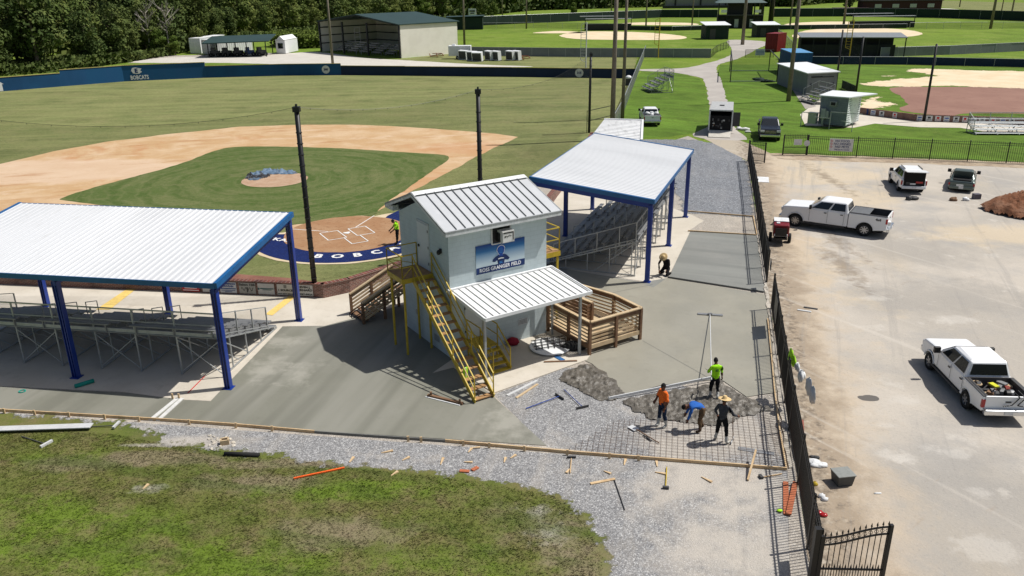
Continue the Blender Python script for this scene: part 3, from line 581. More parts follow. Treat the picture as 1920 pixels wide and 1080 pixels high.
# banner sign
bs = thing('field_banner', 'blue and white banner reading ROSS GRANGER FIELD on the press box front wall', 'banner', WB(2.59, -.02, 4.38), BA)
M = Mat('banner_print', (.03, .19, .42), .5, 0, .3); bz = M.n.new('ShaderNodeSeparateXYZ'); M.l.new(M.co, bz.inputs[0])
M.mix(M.rng(bz.outputs[2], .35, -.25), (.66, .78, .84)); M.mix(M.rng(bz.outputs[2], .2, .62), (.008, .045, .20)); m_ban = M.done()
navy = simple('navy_print', (.008, .03, .13), .5); wht = simple('white_print', (.82, .83, .84), .6, var=.02); lblue = simple('light_blue_print', (.04, .24, .62), .5); mblue = simple('mid_blue_print', (.01, .07, .35), .5)
MB().box((0, 0, 0), (2.54, .02, 1.3)).build('panel', m_ban, bs)
MB().box((0, -.014, -.50), (2.54, .008, .30)).build('band', navy, bs)
FX = frame((0, -.02, 0), (1, 0, 0), (0, 0, 1))
text('ROSS GRANGER FIELD', .235, bs, wht, Matrix.Translation((-.02, 0, -.50)) @ FX, maxw=2.16, bold=.003)
def blob(pts, mat, y, name, par):
    mb = MB(); mb.prism(pts, 1, y-.003, y); return mb.build(name, mat, par)
blob([(-.28,.0),(-.42,-.1),(-.44,-.2),(-.3,-.22),(-.2,-.16),(-.14,-.36),(.16,-.36),(.2,-.2),(.38,-.24),(.46,-.16),(.38,-.08),(.28,.02),(.12,.08),(-.1,.08)], navy, -.022, 'emblem', bs)
em = MB(); n = 18; out = [(0.01+.25*math.cos(2*math.pi*i/n)*(1 if math.sin(2*math.pi*i/n) > 0 else .8), .3+.27*math.sin(2*math.pi*i/n)) for i in range(n)]
em.prism([(x*1.12-.001, .3+(z-.3)*1.1) for x, z in out], 1, -.027, -.024, 1); em.prism(out, 1, -.031, -.027, 0)
for i in range(4): em.bar((-.14+i*.08, -.034, .18), (-.12+i*.075, -.034, .46-.03*abs(i-1.5)), .004, .018, 2, upv=(1, 0, 0))
em.bar((-.2, -.034, .2), (.16, -.034, .14), .004, .02, 2); em.prism([(-.12, .06), (.12, .06), (.14, -.02), (-.13, -.02)], 1, -.032, -.028, 0)
em.prism([(-.2, -.14), (0, -.1), (.2, -.14), (.16, -.19), (0, -.17), (-.15, -.19)], 1, -.03, -.026, 3)
for q_ in (em,): q_.v = [(x*.82, y, (z-.1)*.82+.1) for x, y, z in q_.v]
em.build('emblem', [mblue, wht, lblue, wht], bs)
text('EC', .13, bs, lblue, Matrix.Translation((0, -.006, -.29)) @ FX, bold=.004)

# ------------------------------------------------------------------ yellow stairs
def stair(name, label, a0, a1, bt, zt, bf, a0f, a1f, n, railh=1.0, rails=(0, 1), tread=yel2, cat='staircase', sw=.05, posts=3):
    t = thing(name, label, cat, C0, BA)
    for i, (at, af) in enumerate(((a0, a0f), (a1, a1f))):
        MB().bar((at, bt, zt-.12), (af, bf, .08), .05, .24).build('stringer', yellow, t)
    tr = MB()
    for i in range(n):
        f = (i+.6)/n; a_0 = a0+(a0f-a0)*f; a_1 = a1+(a1f-a1)*f
        tr.box(((a_0+a_1)/2, bt+(bf-bt)*f, zt-(zt)*(i+.6)/n), (abs(a_1-a_0)-.05, .24, .04))
    tr.build('tread', tread, t)
    for i in rails:
        at, af = ((a0, a0f), (a1, a1f))[i]; mb = MB(); e = Vector((0, 0, railh))
        T = Vector((at, bt, zt)); F = Vector((af, bf+.02, .1))
        mb.bar(T+e, F+e, .045, .045).bar(T+e*.55, F+e*.55, .035, .035)
        for k in range(posts+1): p = T.lerp(F, k/posts); mb.bar(p-Vector((0, 0, .1)), p+e, .04, .04)
        mb.build('railing', yellow, t)
    return t
st = stair('yellow_staircase', 'long yellow metal staircase climbing to the upper door of the press box', -.98, -.06, 1.5, 3.62, -4.0, -1.22, -.34, 14)
pf = MB(); pf.box((-.76, 2.25, 3.63), (1.48, 1.5, .05)); pf.build('platform', yel2, st)
pe = MB(); pe.box((-.76, 1.49, 3.54), (1.5, .05, .22)).box((-.76, 3.01, 3.54), (1.5, .05, .22)).box((-1.51, 2.25, 3.54), (.05, 1.5, .22)); pe.build('platform_frame', yellow, st)
for a_, b_ in ((-1.42, 1.57), (-1.4, 2.88), (-.2, 1.6), (-.15, 2.86)): MB().tube((a_, b_, .02), (a_, b_, 3.45), .055, 10).build('post', yellow, st)
rl = MB()
def railrun(mb, pts, h=1.05, w=.04, n=None, mid=1, diag=True):
    for p, q in zip(pts, pts[1:]):
        p = Vector(p); q = Vector(q); e = Vector((0, 0, h))
        mb.bar(p+e, q+e, w, w)
        if mid: mb.bar(p+e*.5, q+e*.5, w*.8, w*.8)
        k = n or max(1, round((q-p).length/1.4))
        for i in range(k+1): r = p.lerp(q, i/k); mb.bar(r, r+e, w, w)
        if diag:
            for i in range(k): mb.bar(p.lerp(q, i/k)+e*.5, p.lerp(q, (i+1)/k)+e*.05, w*.7, w*.7)
railrun(rl, [(-.98, 1.5, 3.65), (-1.5, 1.5, 3.65), (-1.5, 3.0, 3.65), (-.03, 3.0, 3.65)]); rl.build('railing', yellow, st)
vest = MB().box((-1.0, -2.9, .84), (.24, .05, .5), .2, 0).box((-1.02, -2.95, .9), (.05, .05, .4), .2, 1); o = vest.build('safety_vest', [simple('lime', (.38, .75, .02), .7), aluw], bevel=.02); o.location = C0; o.rotation_euler = (0, 0, BA)
tag(o, 'lime safety vest hung on the lower railing of the long yellow staircase', 'safety vest')
s2 = stair('yellow_steps', 'short yellow metal steps under the awning leading to the ground floor door', .72, 1.58, -1.25, .8, -2.3, .72, 1.58, 4, .95, posts=1, tread=yellow)
MB().box((1.15, -.65, .8), (.95, 1.2, .04)).build('platform', yellow, s2)
rl = MB(); railrun(rl, [(.72, -.1, .8), (.72, -1.25, .8)], 1.0, diag=False); railrun(rl, [(1.58, -.1, .8), (1.58, -1.25, .8)], 1.0, diag=False); rl.build('railing', yellow, s2)
for a_ in (.72, 1.58):
    for b_ in (-.15, -1.2): MB().box((a_, b_, .42), (.05, .05, .74)).build('leg', yellow, s2)
s3 = thing('yellow_balcony', 'yellow railed balcony on the right side of the press box', 'balcony', C0, BA)
MB().box((5.82, 2.2, 3.6), (1.42, 2.6, .06)).build('platform', yel2, s3)
MB().box((5.82, .92, 3.5), (1.45, .05, .24)).box((6.54, 2.2, 3.5), (.05, 2.6, .24)).build('platform_frame', yellow, s3)
rl = MB(); railrun(rl, [(5.15, .95, 3.62), (6.52, .95, 3.62), (6.52, 3.45, 3.62)], 1.15, .045); rl.build('railing', yellow, s3)
for a_, b_ in ((6.45, 1.0), (6.45, 3.4)): MB().box((a_, b_, 1.72), (.09, .09, 3.4)).build('post', yellow, s3)
# ------------------------------------------------------------------ timber stairs and ramp
def slatwall(mb, p, q, z0, z1, n, t=.04, w=.13, off=0, mi=0):
    p = Vector(p); q = Vector(q)
    for i in range(n):
        z = z0+(z1-z0)*i/(n-1); mb.bar(p+Vector((0, 0, z)), q+Vector((0, 0, z)), t, w, mi)
ws = thing('timber_steps', 'dark timber steps with slatted sides rising behind the press box by the brick wall', 'staircase', C0, BA)
for b_ in (5.95, 7.45):
    sw = MB(); slatwall(sw, (-1.65, b_, 0), (.7, b_, 1.05), .2, .95, 5, mi=1, w=.1); sw.bar((-1.7, b_, 1.12), (.75, b_, 2.2), .16, .06, 1); sw.bar((-1.65, b_+.03, .98), (.7, b_+.03, 2.02), .04, .16, 1)
    sw.build('slatted_side', [m_wood2, m_wood3], ws)
    for a_, h in ((-1.65, 1.15), (-.5, 1.65), (.7, 2.2)): MB().box((a_, b_, h/2), (.12, .12, h)).build('post', m_wood2, ws)
tr = MB(); [tr.box((-1.5+i*.3, 6.7, .15+i*.16), (.3, 1.45, .05)) for i in range(7)]; tr.build('tread', m_wood2, ws)
MB().box((1.6, 6.0, 1.15), (2.1, 2.4, .06)).build('landing', m_wood2, ws)
for a_ in (.8, 2.6):
    MB().box((a_, 7.1, .56), (.12, .12, 1.1)).build('post', m_wood2, ws)
for b_ in (5.9, 6.1):
    pth = [(-1.7, b_, .95), (-2.1, b_, .8), (-2.3, b_, .68), (-2.28, b_, .5), (-2.0, b_, .46), (-1.7, b_, .55)]
    MB().path(pth, .022).path([(-1.7, b_, .95), (.5, b_, 1.95)], .022).build('handrail', black, ws)
rp = thing('timber_ramp', 'weathered timber ramp with slatted railings right of the press box', 'ramp', C0, BA)
R0 = [(5.27, .1), (5.27, -3.08), (8.25, -3.08), (8.3, -1.1), (7.95, 1.6), (7.6, 3.6)]
dk = .5
def rampseg(p, q, n, zp=dk, zq=dk, ns=5):
    sw = MB(); p = Vector((*p, zp)); q = Vector((*q, zq)); dr = (q-p).normalized()
    nrm = Vector((-dr.y, dr.x, 0))
    for i in range(ns):
        z = .12+i*.175; sw.bar(p+nrm*.05+Vector((0, 0, z)), q+nrm*.05+Vector((0, 0, z)), .03, .08, 1)
    sw.bar(p+Vector((0, 0, .98)), q+Vector((0, 0, .98)), .04, .2, 0); sw.bar(p+Vector((0, 0, 1.12)), q+Vector((0, 0, 1.12)), .16, .05, 1)
    sw.bar(p-nrm*.03+Vector((0, 0, -.08)), q-nrm*.03+Vector((0, 0, -.08)), .04, .2, 1 if n == 1 else 0)
    sw.build('slatted_railing', [m_wood2, m_wood3], rp)
zs = [.5, .5, .5, .5, .35, .15]
for i in range(len(R0)-1): rampseg(R0[i], R0[i+1], i, zs[i], zs[i+1])
for i, p in enumerate(R0): MB().box((p[0], p[1], (zs[i]+1.1)/2), (.13, .13, zs[i]+1.1)).build('post', m_wood2, rp)
for p, q in ((R0[0], R0[1]), (R0[1], R0[2])):
    MB().box(((p[0]+q[0])/2, (p[1]+q[1])/2-.03, .8), (.12, .12, 1.6)).build('post', m_wood2, rp)
dkm = MB()
for i in range(22): dkm.box((6.77, -2.98+i*.145, .48), (2.9, .13, .04))
dkm.build('deck', m_wood3, rp)
inner = MB(); slatwall(inner, (6.8, -1.3, dk), (6.7, 3.0, dk-.2), .12, .98, 6, mi=0); inner.bar((6.8, -1.3, 1.62), (6.7, 3.0, 1.42), .16, .05, 1); slatwall(inner, (6.8, -1.3, dk), (6.5, -1.3, dk), .12, .98, 6)
inner.build('slatted_railing', [m_wood2, m_wood3], rp)
for q in ((6.8, -1.3), (6.75, .8)): MB().box((*q, .8), (.12, .12, 1.6)).build('post', m_wood2, rp)
MB().bar((7.6, -1, .44), (7.3, 3.6, .1), 1.2, .05).build('ramp_deck', m_wood3, rp)
# loose planks stacked inside the ramp railing
for i in range(5):
    o = MB().bar((5.45, -2.95+.03*i, .55+.075*i), (6.9-.1*(i % 2), -2.9+.02*i, .56+.075*i), .14, .05).build('plank', m_wood3); o.location = C0; o.rotation_euler = (0, 0, BA)
    tag(o, ['pale plank lowest in the pile behind the front railing of the timber ramp', 'pale plank second from below in the pile on the timber ramp', 'pale plank in the middle of the pile on the timber ramp', 'pale plank second from the top of the pile on the timber ramp', 'pale plank topmost in the pile on the timber ramp'][i], 'plank', 'planks piled on the timber ramp')

# ------------------------------------------------------------------ canopies and bleachers
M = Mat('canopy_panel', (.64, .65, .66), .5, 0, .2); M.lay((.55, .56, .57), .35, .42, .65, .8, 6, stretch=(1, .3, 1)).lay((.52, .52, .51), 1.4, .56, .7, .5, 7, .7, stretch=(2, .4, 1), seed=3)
wvx = M.n.new('ShaderNodeSeparateXYZ'); M.l.new(M.co, wvx.inputs[0]); M.mix(M.rng(M.math('FRACT', M.math('DIVIDE', M.math('ADD', wvx.outputs[0], 30.18), .3)), .60, .72), (.43, .45, .47), .55); m_can = M.done()  # darker stripes at the rib spacing: painted rib shading with some groove dirt
def canopy(label, loc, rz, L, Dp, zl, zh, grp, mir=1):
    t = thing('stand_canopy', label, 'canopy', loc, rz, grp)
    o1, o2 = .18, .2; sl = (zh-zl)/Dp
    def Z(y): return zl+sl*y
    mb = MB(); n = int((L+2*o1)/.3); xs = [-o1+(L+2*o1)*i/n for i in range(n+1)]
    prof = []
    for x in xs[:-1]: prof += [(x, 0), (x+.2, 0), (x+.222, .02), (x+.268, .02), (x+.29, 0)]
    prof.append((xs[-1], 0))
    vs = []
    for y in (-o2, Dp+.02): vs += [(x*mir, y, Z(y)+.12+h) for x, h in prof]
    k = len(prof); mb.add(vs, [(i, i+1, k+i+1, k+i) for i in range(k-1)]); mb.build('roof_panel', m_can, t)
    tr = MB(); ya, yb = -o2, Dp+.02
    tr.bar((-(o1)*mir, ya-.02, Z(ya)+.03), ((L+o1)*mir, ya-.02, Z(ya)+.03), .05, .22); tr.bar((-(o1)*mir, yb+.02, Z(yb)+.03), ((L+o1)*mir, yb+.02, Z(yb)+.03), .05, .22)
    for x in (-o1-.03, L+o1+.03): tr.bar((x*mir, ya-.04, Z(ya)+.05), (x*mir, yb+.04, Z(yb)+.05), .16, .24)
    tr.build('roof_trim', bluel, t)
    for i in range(3):
        x = L/2*i*mir
        MB().bar((x, -.12, Z(-.12)-.22), (x, Dp-.05, Z(Dp-.05)-.22), .14, .3).build('rafter', blue, t)
        for y in (0, Dp):
            p = MB(); h = Z(y)-.2; p.box((x, y, h/2), (.05, .22, h)).box((x-.11, y, h/2), (.03, .24, h)).box((x+.11, y, h/2), (.03, .24, h)).box((x, y, .02), (.4, .4, .04)); p.build('post', blue, t)
    pu = MB()
    for j in range(6): y = -.05+(Dp-.05)*j/5; pu.bar((-.08*mir, y, Z(y)+.02), ((L+.08)*mir, y, Z(y)+.02), .06, .12)
    pu.build('purlins', aluw, t); return t
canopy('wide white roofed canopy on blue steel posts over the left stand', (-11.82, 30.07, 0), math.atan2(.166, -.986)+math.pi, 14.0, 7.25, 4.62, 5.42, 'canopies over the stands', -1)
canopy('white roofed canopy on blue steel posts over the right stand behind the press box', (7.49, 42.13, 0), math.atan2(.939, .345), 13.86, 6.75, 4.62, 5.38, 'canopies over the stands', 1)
link = Mat('chain_link', (.10, .10, .10), .6, .4); 
tr_ = link.n.new('ShaderNodeBsdfTransparent'); mx = link.n.new('ShaderNodeMixShader'); mx.inputs[0].default_value = .2
link.l.new(link.c, link.b.inputs[0]); link.l.new(tr_.outputs[0], mx.inputs[1]); link.l.new(link.b.outputs[0], mx.inputs[2]); link.l.new(mx.outputs[0], link.n['Material Output'].inputs[0]); link = link.m
def netmat(name, c, a):
    q = link.copy(); q.name = name; q.node_tree.nodes['Mix Shader'].inputs[0].default_value = a
    for nn in q.node_tree.nodes:
        if nn.type == 'RGB': nn.outputs[0].default_value = (*c, 1)
    return q
def bleacher(label, loc, rz, L, grp, mir, n=8, run=.68, rise=.235, z0=.18, bays=8, aisles=(.33, .66), sm=None):
    alu = sm or globals()['alu']
    t = thing('bleacher', label, 'bleachers', loc, rz, grp)
    top = z0+rise*(n-1); Y = lambda i: (n-1-i)*run+.35   # i=0 lowest (front, far from y=0)
    segs = []; s = 0
    for a in list(aisles)+[None]:
        e = L if a is None else a*L-.5
        segs.append((s, e)); s = 0 if a is None else a*L+.5
    for i in range(n):
        fb_ = MB(); z = z0+rise*i; fb_.box((L/2*mir, Y(i)-.1, z), (L, .52, .04)); fb_.build('footboard', alu, t)
        if i < n:
            sb = MB()
            for a, b in segs: sb.box(((a+b)/2*mir, Y(i)-.36+.0, z+.40), (b-a, .26, .045)); 
            for a, b in segs:
                k = max(1, int((b-a)/1.8))
                for j in range(k+1): sb.box(((a+.2+(b-a-.4)*j/k)*mir, Y(i)-.36, z+.2), (.05, .06, .38))
            sb.build('seat', alu, t)
    for j in range(bays+1):
        x = L*j/bays*mir; f = MB()
        f.bar((x, Y(0)+.2, .06), (x, 0, .06), .05, .06)
        f.bar((x, Y(0)+.15, z0-.04), (x, .1, top-.05), .05, .06)
        for i in range(0, n, 2):
            y = Y(i)-.1; f.bar((x, y, .06), (x, y, z0+rise*i), .05, .05)
        f.bar((x, .05, .03), (x, .05, top+1.12), .055, .055)
        f.bar((x, .1, top-.1), (x, 2.4, .1), .04, .04)
        f.build('frame', galv, t)
    br_ = MB()
    for j in range(0, bays, 1):
        xa, xb = L*j/bays*mir, L*(j+1)/bays*mir
        if j % 2 == 0: br_.bar((xa, .05, .15), (xb, .05, top-.15), .03, .03); br_.bar((xa, .05, top-.15), (xb, .05, .15), .03, .03)
        br_.bar((xa, 1.5, .15), (xb, 1.5, 1.0), .03, .03)
    for k_ in range(0, len(br_.f), 6):
        q_ = MB(); o8 = k_//6*8; q_.v = br_.v[o8:o8+8]; q_.f = [[i-o8 for i in f] for f in br_.f[k_:k_+6]]; q_.m = br_.m[k_:k_+6]; q_.build('brace', galv, t)
    g = MB(); g.bar((0, .05, top+1.1), (L*mir, .05, top+1.1), .05, .05); g.bar((0, .05, top+.1), (L*mir, .05, top+.1), .05, .16); g.bar((0, .05, top+.55), (L*mir, .05, top+.55), .03, .03)
    for x in (0, L*mir):
        g.bar((x, .05, top+1.1), (x, Y(1), z0+rise+1.05), .04, .04); g.bar((x, .05, top+.15), (x, Y(1), z0+rise+.1), .04, .04)
        for i in range(1, n, 2): g.bar((x, Y(i), z0+rise*i-.1), (x, Y(i), z0+rise*i+1.05), .05, .05)
    g.build('guard_rail', galv, t)
    lk = MB(); lk.quad((0, .06, top+.1), (L*mir, .06, top+.1), (L*mir, .06, top+1.08), (0, .06, top+1.08))
    for x in (0, L*mir): lk.quad((x, .05, top+.1), (x, Y(1), z0+rise+.1), (x, Y(1), z0+rise+1.0), (x, .05, top+1.05))
    lk.build('chain_link_panel', link, t)
    for a in aisles:
        for i in (1, 3, 5):
            h = MB(); x = a*L*mir; ya, yb = Y(i), Y(i+1)-.1; za, zb = z0+rise*i, z0+rise*(i+1)
            h.path([(x, ya, za), (x, ya, za+.9), (x, yb, zb+.9), (x, yb, zb)], .022); h.build('handrail', galv, t)
    return t
LO = Vector((-11.82, 30.07, 0)); lu = Vector((-.986, .166, 0)); lv = Vector((.166, .986, 0))
RO = Vector((7.49, 42.13, 0)); ru = Vector((.345, .939, 0)); rv = Vector((-.939, .345, 0))
bleacher('grey aluminium bleachers with chain link back under the left canopy', LO+lu*.7+lv*.85, math.atan2(.166, -.986)+math.pi, 13.3, 'bleachers under the canopies', -1, bays=7)
# the right stand: low row faces the field (v grows), so y axis = v
rbl = bleacher('grey aluminium bleachers in shade under the right canopy', RO+ru*.7+rv*.8, math.atan2(.939, .345), 12.8, 'bleachers under the canopies', 1, n=9, run=.64)
# ------------------------------------------------------------------ vehicles
M = Mat('car_white', (.80, .81, .82), .22, 0, .5); M.lay((.70, .70, .68), 1.3, .5, .75, .35, 5); p_white = M.done()
M = Mat('car_dark', (.010, .014, .024), .25, 0, .5); p_dark = M.done()
M = Mat('car_green', (.11, .14, .13), .28, .5, .5); M.lay((.15, .18, .16), 1.5, .5, .7, .4, 5); p_green = M.done()
tyre = simple('tyre', (.018, .018, .018), .85, 0, .2, 8)
rim = simple('rim', (.42, .42, .43), .3, .7, .05, 3)
chrome = Mat('chrome', (.62, .63, .64), .18, .9).done()
redl = Mat('tail_light', (.35, .012, .015), .25, 0, .5).done()
headl = Mat('head_light', (.55, .57, .6), .15, .2, .6).done()
plast = simple('grey_plastic', (.06, .06, .062), .6)
def wheel(par, x, y, r, w=.24, spokes=6):
    s = 1 if y > 0 else -1
    t = MB().lathe([(r*.62, -w/2), (r*.93, -w/2), (r, -w*.36), (r, w*.36), (r*.93, w/2), (r*.62, w/2), (r*.60, w*.3), (r*.60, -w*.3), (r*.62, -w/2)], (x, y, r), 'y', 24).build('wheel', tyre, par, True)
    q = MB(); q.lathe([(r*.61, s*w*.42), (r*.57, s*w*.44), (r*.55, s*w*.28)], (x, y, r), 'y', 20)
    q.lathe([(0, s*w*.36), (r*.16, s*w*.36), (r*.17, s*w*.28)], (x, y, r), 'y', 10)
    for i in range(spokes):
        a = 2*math.pi*i/spokes; q.bar((x+r*.1*math.cos(a), y+s*w*.33, r+r*.1*math.sin(a)), (x+r*.57*math.cos(a), y+s*w*.36, r+r*.57*math.sin(a)), r*.15, .03, upv=(0, 1, 0))
    q.lathe([(r*.56, s*w*.22), (0, s*w*.2)], (x, y, r), 'y', 16, 1); q.build('rim', [rim, black], t)
def arch(xc, r, z0, zc, n=10):     # points of a wheel arch from rear (+) to front (-): over the top
    a0 = math.asin(max(-1, min(1, (z0-zc)/r))); return [(xc+r*math.cos(a), zc+r*math.sin(a)) for a in [a0+(math.pi-2*a0)*i/n for i in range(n+1)]]
def patch(mb, A, B_, C, D, u0, u1, v0, v1, off=.012, mi=0, trim=0):
    A, B_, C, D = map(Vector, (A, B_, C, D)); n = (B_-A).cross(D-A).normalized()
    def P(u, v): return (A.lerp(B_, u)).lerp(D.lerp(C, u), v)+n*off
    mb.quad(P(u0, v0), P(u1, v0), P(u1, v1), P(u0, v1), mi)
def car(name, label, cat, loc, rz, paint, L=6.6, W=2.0, H=1.95, wb=4.37, fo=.97, r=.40, kind='pickup', zb=.5, hood=1.28, belt=1.32, cowl=1.75, ws=.75, cab=2.5, sag=.12, bedz=1.36, ext=None, spokes=6, group=None):
    t = thing(name, label, cat, loc, rz, group); w = W/2
    xf = L/2; xw1 = xf-fo; xw2 = xw1-wb; xr = -L/2; xc = xf-cowl; xt = xc-ws; xcr = xc-cab
    ra = r*1.22
    end = xcr if kind == 'pickup' else xr
    prof = [(xf-.06, zb+.02), (xf, zb+.18), (xf-.015, hood-.16), (xf-.08, hood-.04), (xf-.22, hood), (xc, hood+sag)]
    if kind == 'pickup': prof += [(xc-.3, belt), (end, belt), (end, zb)]
    elif kind == 'suv': prof += [(xc-.3, belt), (end+.08, belt), (end, belt-.1), (end-.02, zb+.1), (end+.1, zb)]+arch(xw2, ra, zb, r)[::-1][::-1][0:0]
    else: prof += [(xc-.3, belt), (xcr-.3, belt), (xr+.25, belt+.03), (xr+.02, belt-.06), (xr, zb+.2), (xr+.12, zb)]
    if kind != 'pickup': prof += [(xw2-ra, zb)] + [(x, z) for x, z in arch(xw2, ra, zb, r)[::-1][1:-1]] + [(xw2+ra, zb)]
    prof += [(xw1-ra, zb)] + [(x, z) for x, z in arch(xw1, ra, zb, r)[::-1][1:-1]] + [(xw1+ra, zb)]
    body = MB()
    # side skins in three layers for tumblehome
    n = len(prof); ys = [(-w+.0, 0), (w-.0, 0)]
    body.prism(prof, 1, -w, w)
    body.v = [(x, y*(1-.055*(z-zb)/(belt-zb)), z) for x, y, z in body.v]
    body.build('body', paint, t, False, .085)
    u = MB(); u.box((0, 0, zb-.06), (L*.92, W*.78, .2)); u.build('underbody', dark, t)
    # greenhouse
    top = H; wi = w-.07; wt = w-.24
    xrb = xcr+.02 if kind == 'pickup' else (xcr if kind == 'sedan' else xr+.12)
    xrt = xrb+.14 if kind == 'pickup' else (xrb+.65 if kind == 'sedan' else xrb+.32)
    zb_ = belt-.05
    Bt = [(xc+.12, -wi, zb_), (xrb, -wi, zb_), (xrb, wi, zb_), (xc+.12, wi, zb_)]; Tp = [(xt, -wt, top-.05), (xrt, -wt, top-.05), (xrt, wt, top-.05), (xt, wt, top-.05)]
    cb = MB(); vs = Bt+Tp+[(xt-.2, -wt*.8, top), (xrt+.2, -wt*.8, top), (xrt+.2, wt*.8, top), (xt-.2, wt*.8, top)]
    fs = [(0,1,5,4), (1,2,6,5), (2,3,7,6), (3,0,4,7), (4,5,9,8), (5,6,10,9), (6,7,11,10), (7,4,8,11), (8,9,10,11)]
    cb.add(vs, fs); cb.build('cabin', paint, t, False, .08)
    def win(nm, A, B_, C, D, parts, lab=None):
        g = MB()
        for u0, u1, v0, v1 in parts: patch(g, A, B_, C, D, u0, u1, v0, v1, .02)
        o = g.build(nm, glass, t); return o
    nW = [(.10, .51, .12, .88), (.56, .93, .12, .88)] if kind != 'suv' else [(.08, .36, .14, .88), (.39, .64, .14, .88), (.68, .93, .2, .86)]
    Lh = [Bt[3], Bt[2], Tp[2], Tp[3]]; 
    win('side_window', Bt[1], Bt[0], Tp[0], Tp[1], [(1-b, 1-a, c, d) for a, b, c, d in nW])
    win('side_window', Bt[3], Bt[2], Tp[2], Tp[3], nW)
    win('windshield', Bt[0], Bt[3], Tp[3], Tp[0], [(.05, .95, .12, .95)])
    if kind != 'suv': win('rear_window', Bt[2], Bt[1], Tp[1], Tp[2], [(.07, .93, .16, .86)])
    # bed
    if kind == 'pickup':
        for s in (-1, 1):
            pr = [(xcr-.03, zb), (xcr-.03, bedz), (xr+.03, bedz), (xr, bedz-.2), (xr+.02, zb+.1)]+[(xw2-ra, zb)]+[(x, z) for x, z in arch(xw2, ra, zb, r)[::-1][1:-1]]+[(xw2+ra, zb)]
            MB().prism(pr, 1, s*w, s*(w-.1)).build('bed_side', paint, t, False, .03)
            MB().box(((xcr+xr)/2, s*(w-.14), (bedz+zb)/2+.1), (xcr-xr-.1, .07, bedz-zb-.12)).build('bed_liner', plast, t)
            MB().box(((xcr+xr)/2, s*(w-.06), bedz+.012), (xcr-xr-.05, .1, .03)).build('bed_rail', plast, t)
        MB().box(((xcr+xr)/2, 0, zb+.28), (xcr-xr-.1, W-.3, .06)).box((xcr-.08, 0, (bedz+zb)/2+.1), (.05, W-.24, bedz-zb-.1)).build('bed_floor', plast, t)
        tg = MB().box((xr+.04, 0, (bedz+zb)/2+.1), (.07, W-.2, bedz-zb-.16)).build('tailgate', paint, t, False, .02)
        MB().box((xr-.003, 0, bedz-.2), (.02, .2, .05)).build('handle', black, tg)
    # lamps, grille, bumpers
    for s in (-1, 1):
        MB().box((xf-.07, s*(w-.24), hood-.24), (.2, .4, .22)).build('headlight', headl, t, False, .03)
        tz = (bedz if kind == 'pickup' else belt)-.28
        MB().box((xr+.05, s*(w-.055), tz), (.13, .12, .34 if kind != 'sedan' else .18)).build('taillight', redl, t, False, .02)
        for xw_ in (xw1, xw2): MB().path([(x_, s*(w-.01 if xw_ == xw2 or kind != 'pickup' else w-.01), z_) for x_, z_ in arch(xw_, ra+.01, zb, r, 14)], .03, 6).build('wheel_arch', paint, t, True)
        m_ = MB().box((xc-.18, s*(w+.14), belt+.12), (.14, .26, .26)).bar((xc-.18, s*(w-.05), belt+.03), (xc-.18, s*(w+.1), belt+.05), .06, .06).build('mirror', black, t, False, .02)
    g = MB(); g.box((xf-.01, 0, hood-.3), (.06, W*.52, .3)); g.build('grille', black, t)
    g2 = MB(); g2.box((xf+.02, 0, hood-.3), (.02, W*.5, .03)).box((xf+.02, 0, hood-.2), (.02, W*.5, .02)).box((xf+.02, 0, hood-.41), (.02, W*.5, .02)); g2.build('grille_bar', chrome, t)
    MB().box((xf+.05, 0, zb+.12), (.2, W*.94, .24)).build('front_bumper', chrome if kind != 'sedan' else paint, t, False, .04)
    MB().box((xr-.07, 0, zb+.1), (.2, W*.92, .22)).build('rear_bumper', chrome if kind == 'pickup' else paint, t, False, .04)
    MB().box((xr-.18, 0, zb+.12), (.01, .32, .16)).build('licence_plate', whitew, t)
    for x in (xw1, xw2):
        for s in (-1, 1): wheel(t, x, s*(w-.12), r, .26, spokes)
    xm = xt-(xt-xrb)*.5 if kind == 'pickup' else xt-.7
    for s in (-1, 1):
        dh = MB(); 
        for x in (xc-1.12, xc-2.15):
            if x > xw2+ra+.1 or kind == 'pickup': dh.box((x, s*(w+.01), belt-.2), (.16, .03, .05))
        dh.build('door_handle', black, t)
        sm = MB()
        for x in (xc-.12, xc-1.27, xc-2.3):
            if x > end+.05: sm.box((x, s*(w+.001), (belt+zb)/2+.04), (.012, .006, belt-zb-.12))
        sm.build('door_seam', plast, t)
        st_ = MB().box(((xw1+xcr)/2-.1, s*(w-.03), zb-.05), (xw1-ra-xcr, .14, .06)).build('side_step', plast, t) if kind == 'pickup' else None
    return t, dict(xf=xf, xr=xr, xc=xc, xcr=xcr, w=w, bedz=bedz, zb=zb, xt=xt, xrb=xrb, xrt=xrt, top=top, belt=belt)
def ang(v): return math.atan2(v.y, v.x)
fw1, fw2 = G(1488, 424), G(1621, 443)      # near-side wheels' contact points
fd = (fw1-fw2).normalized(); fn = Vector((-fd.y, fd.x, 0))     # fn points left of travel
mid = (fw1+fw2)/2
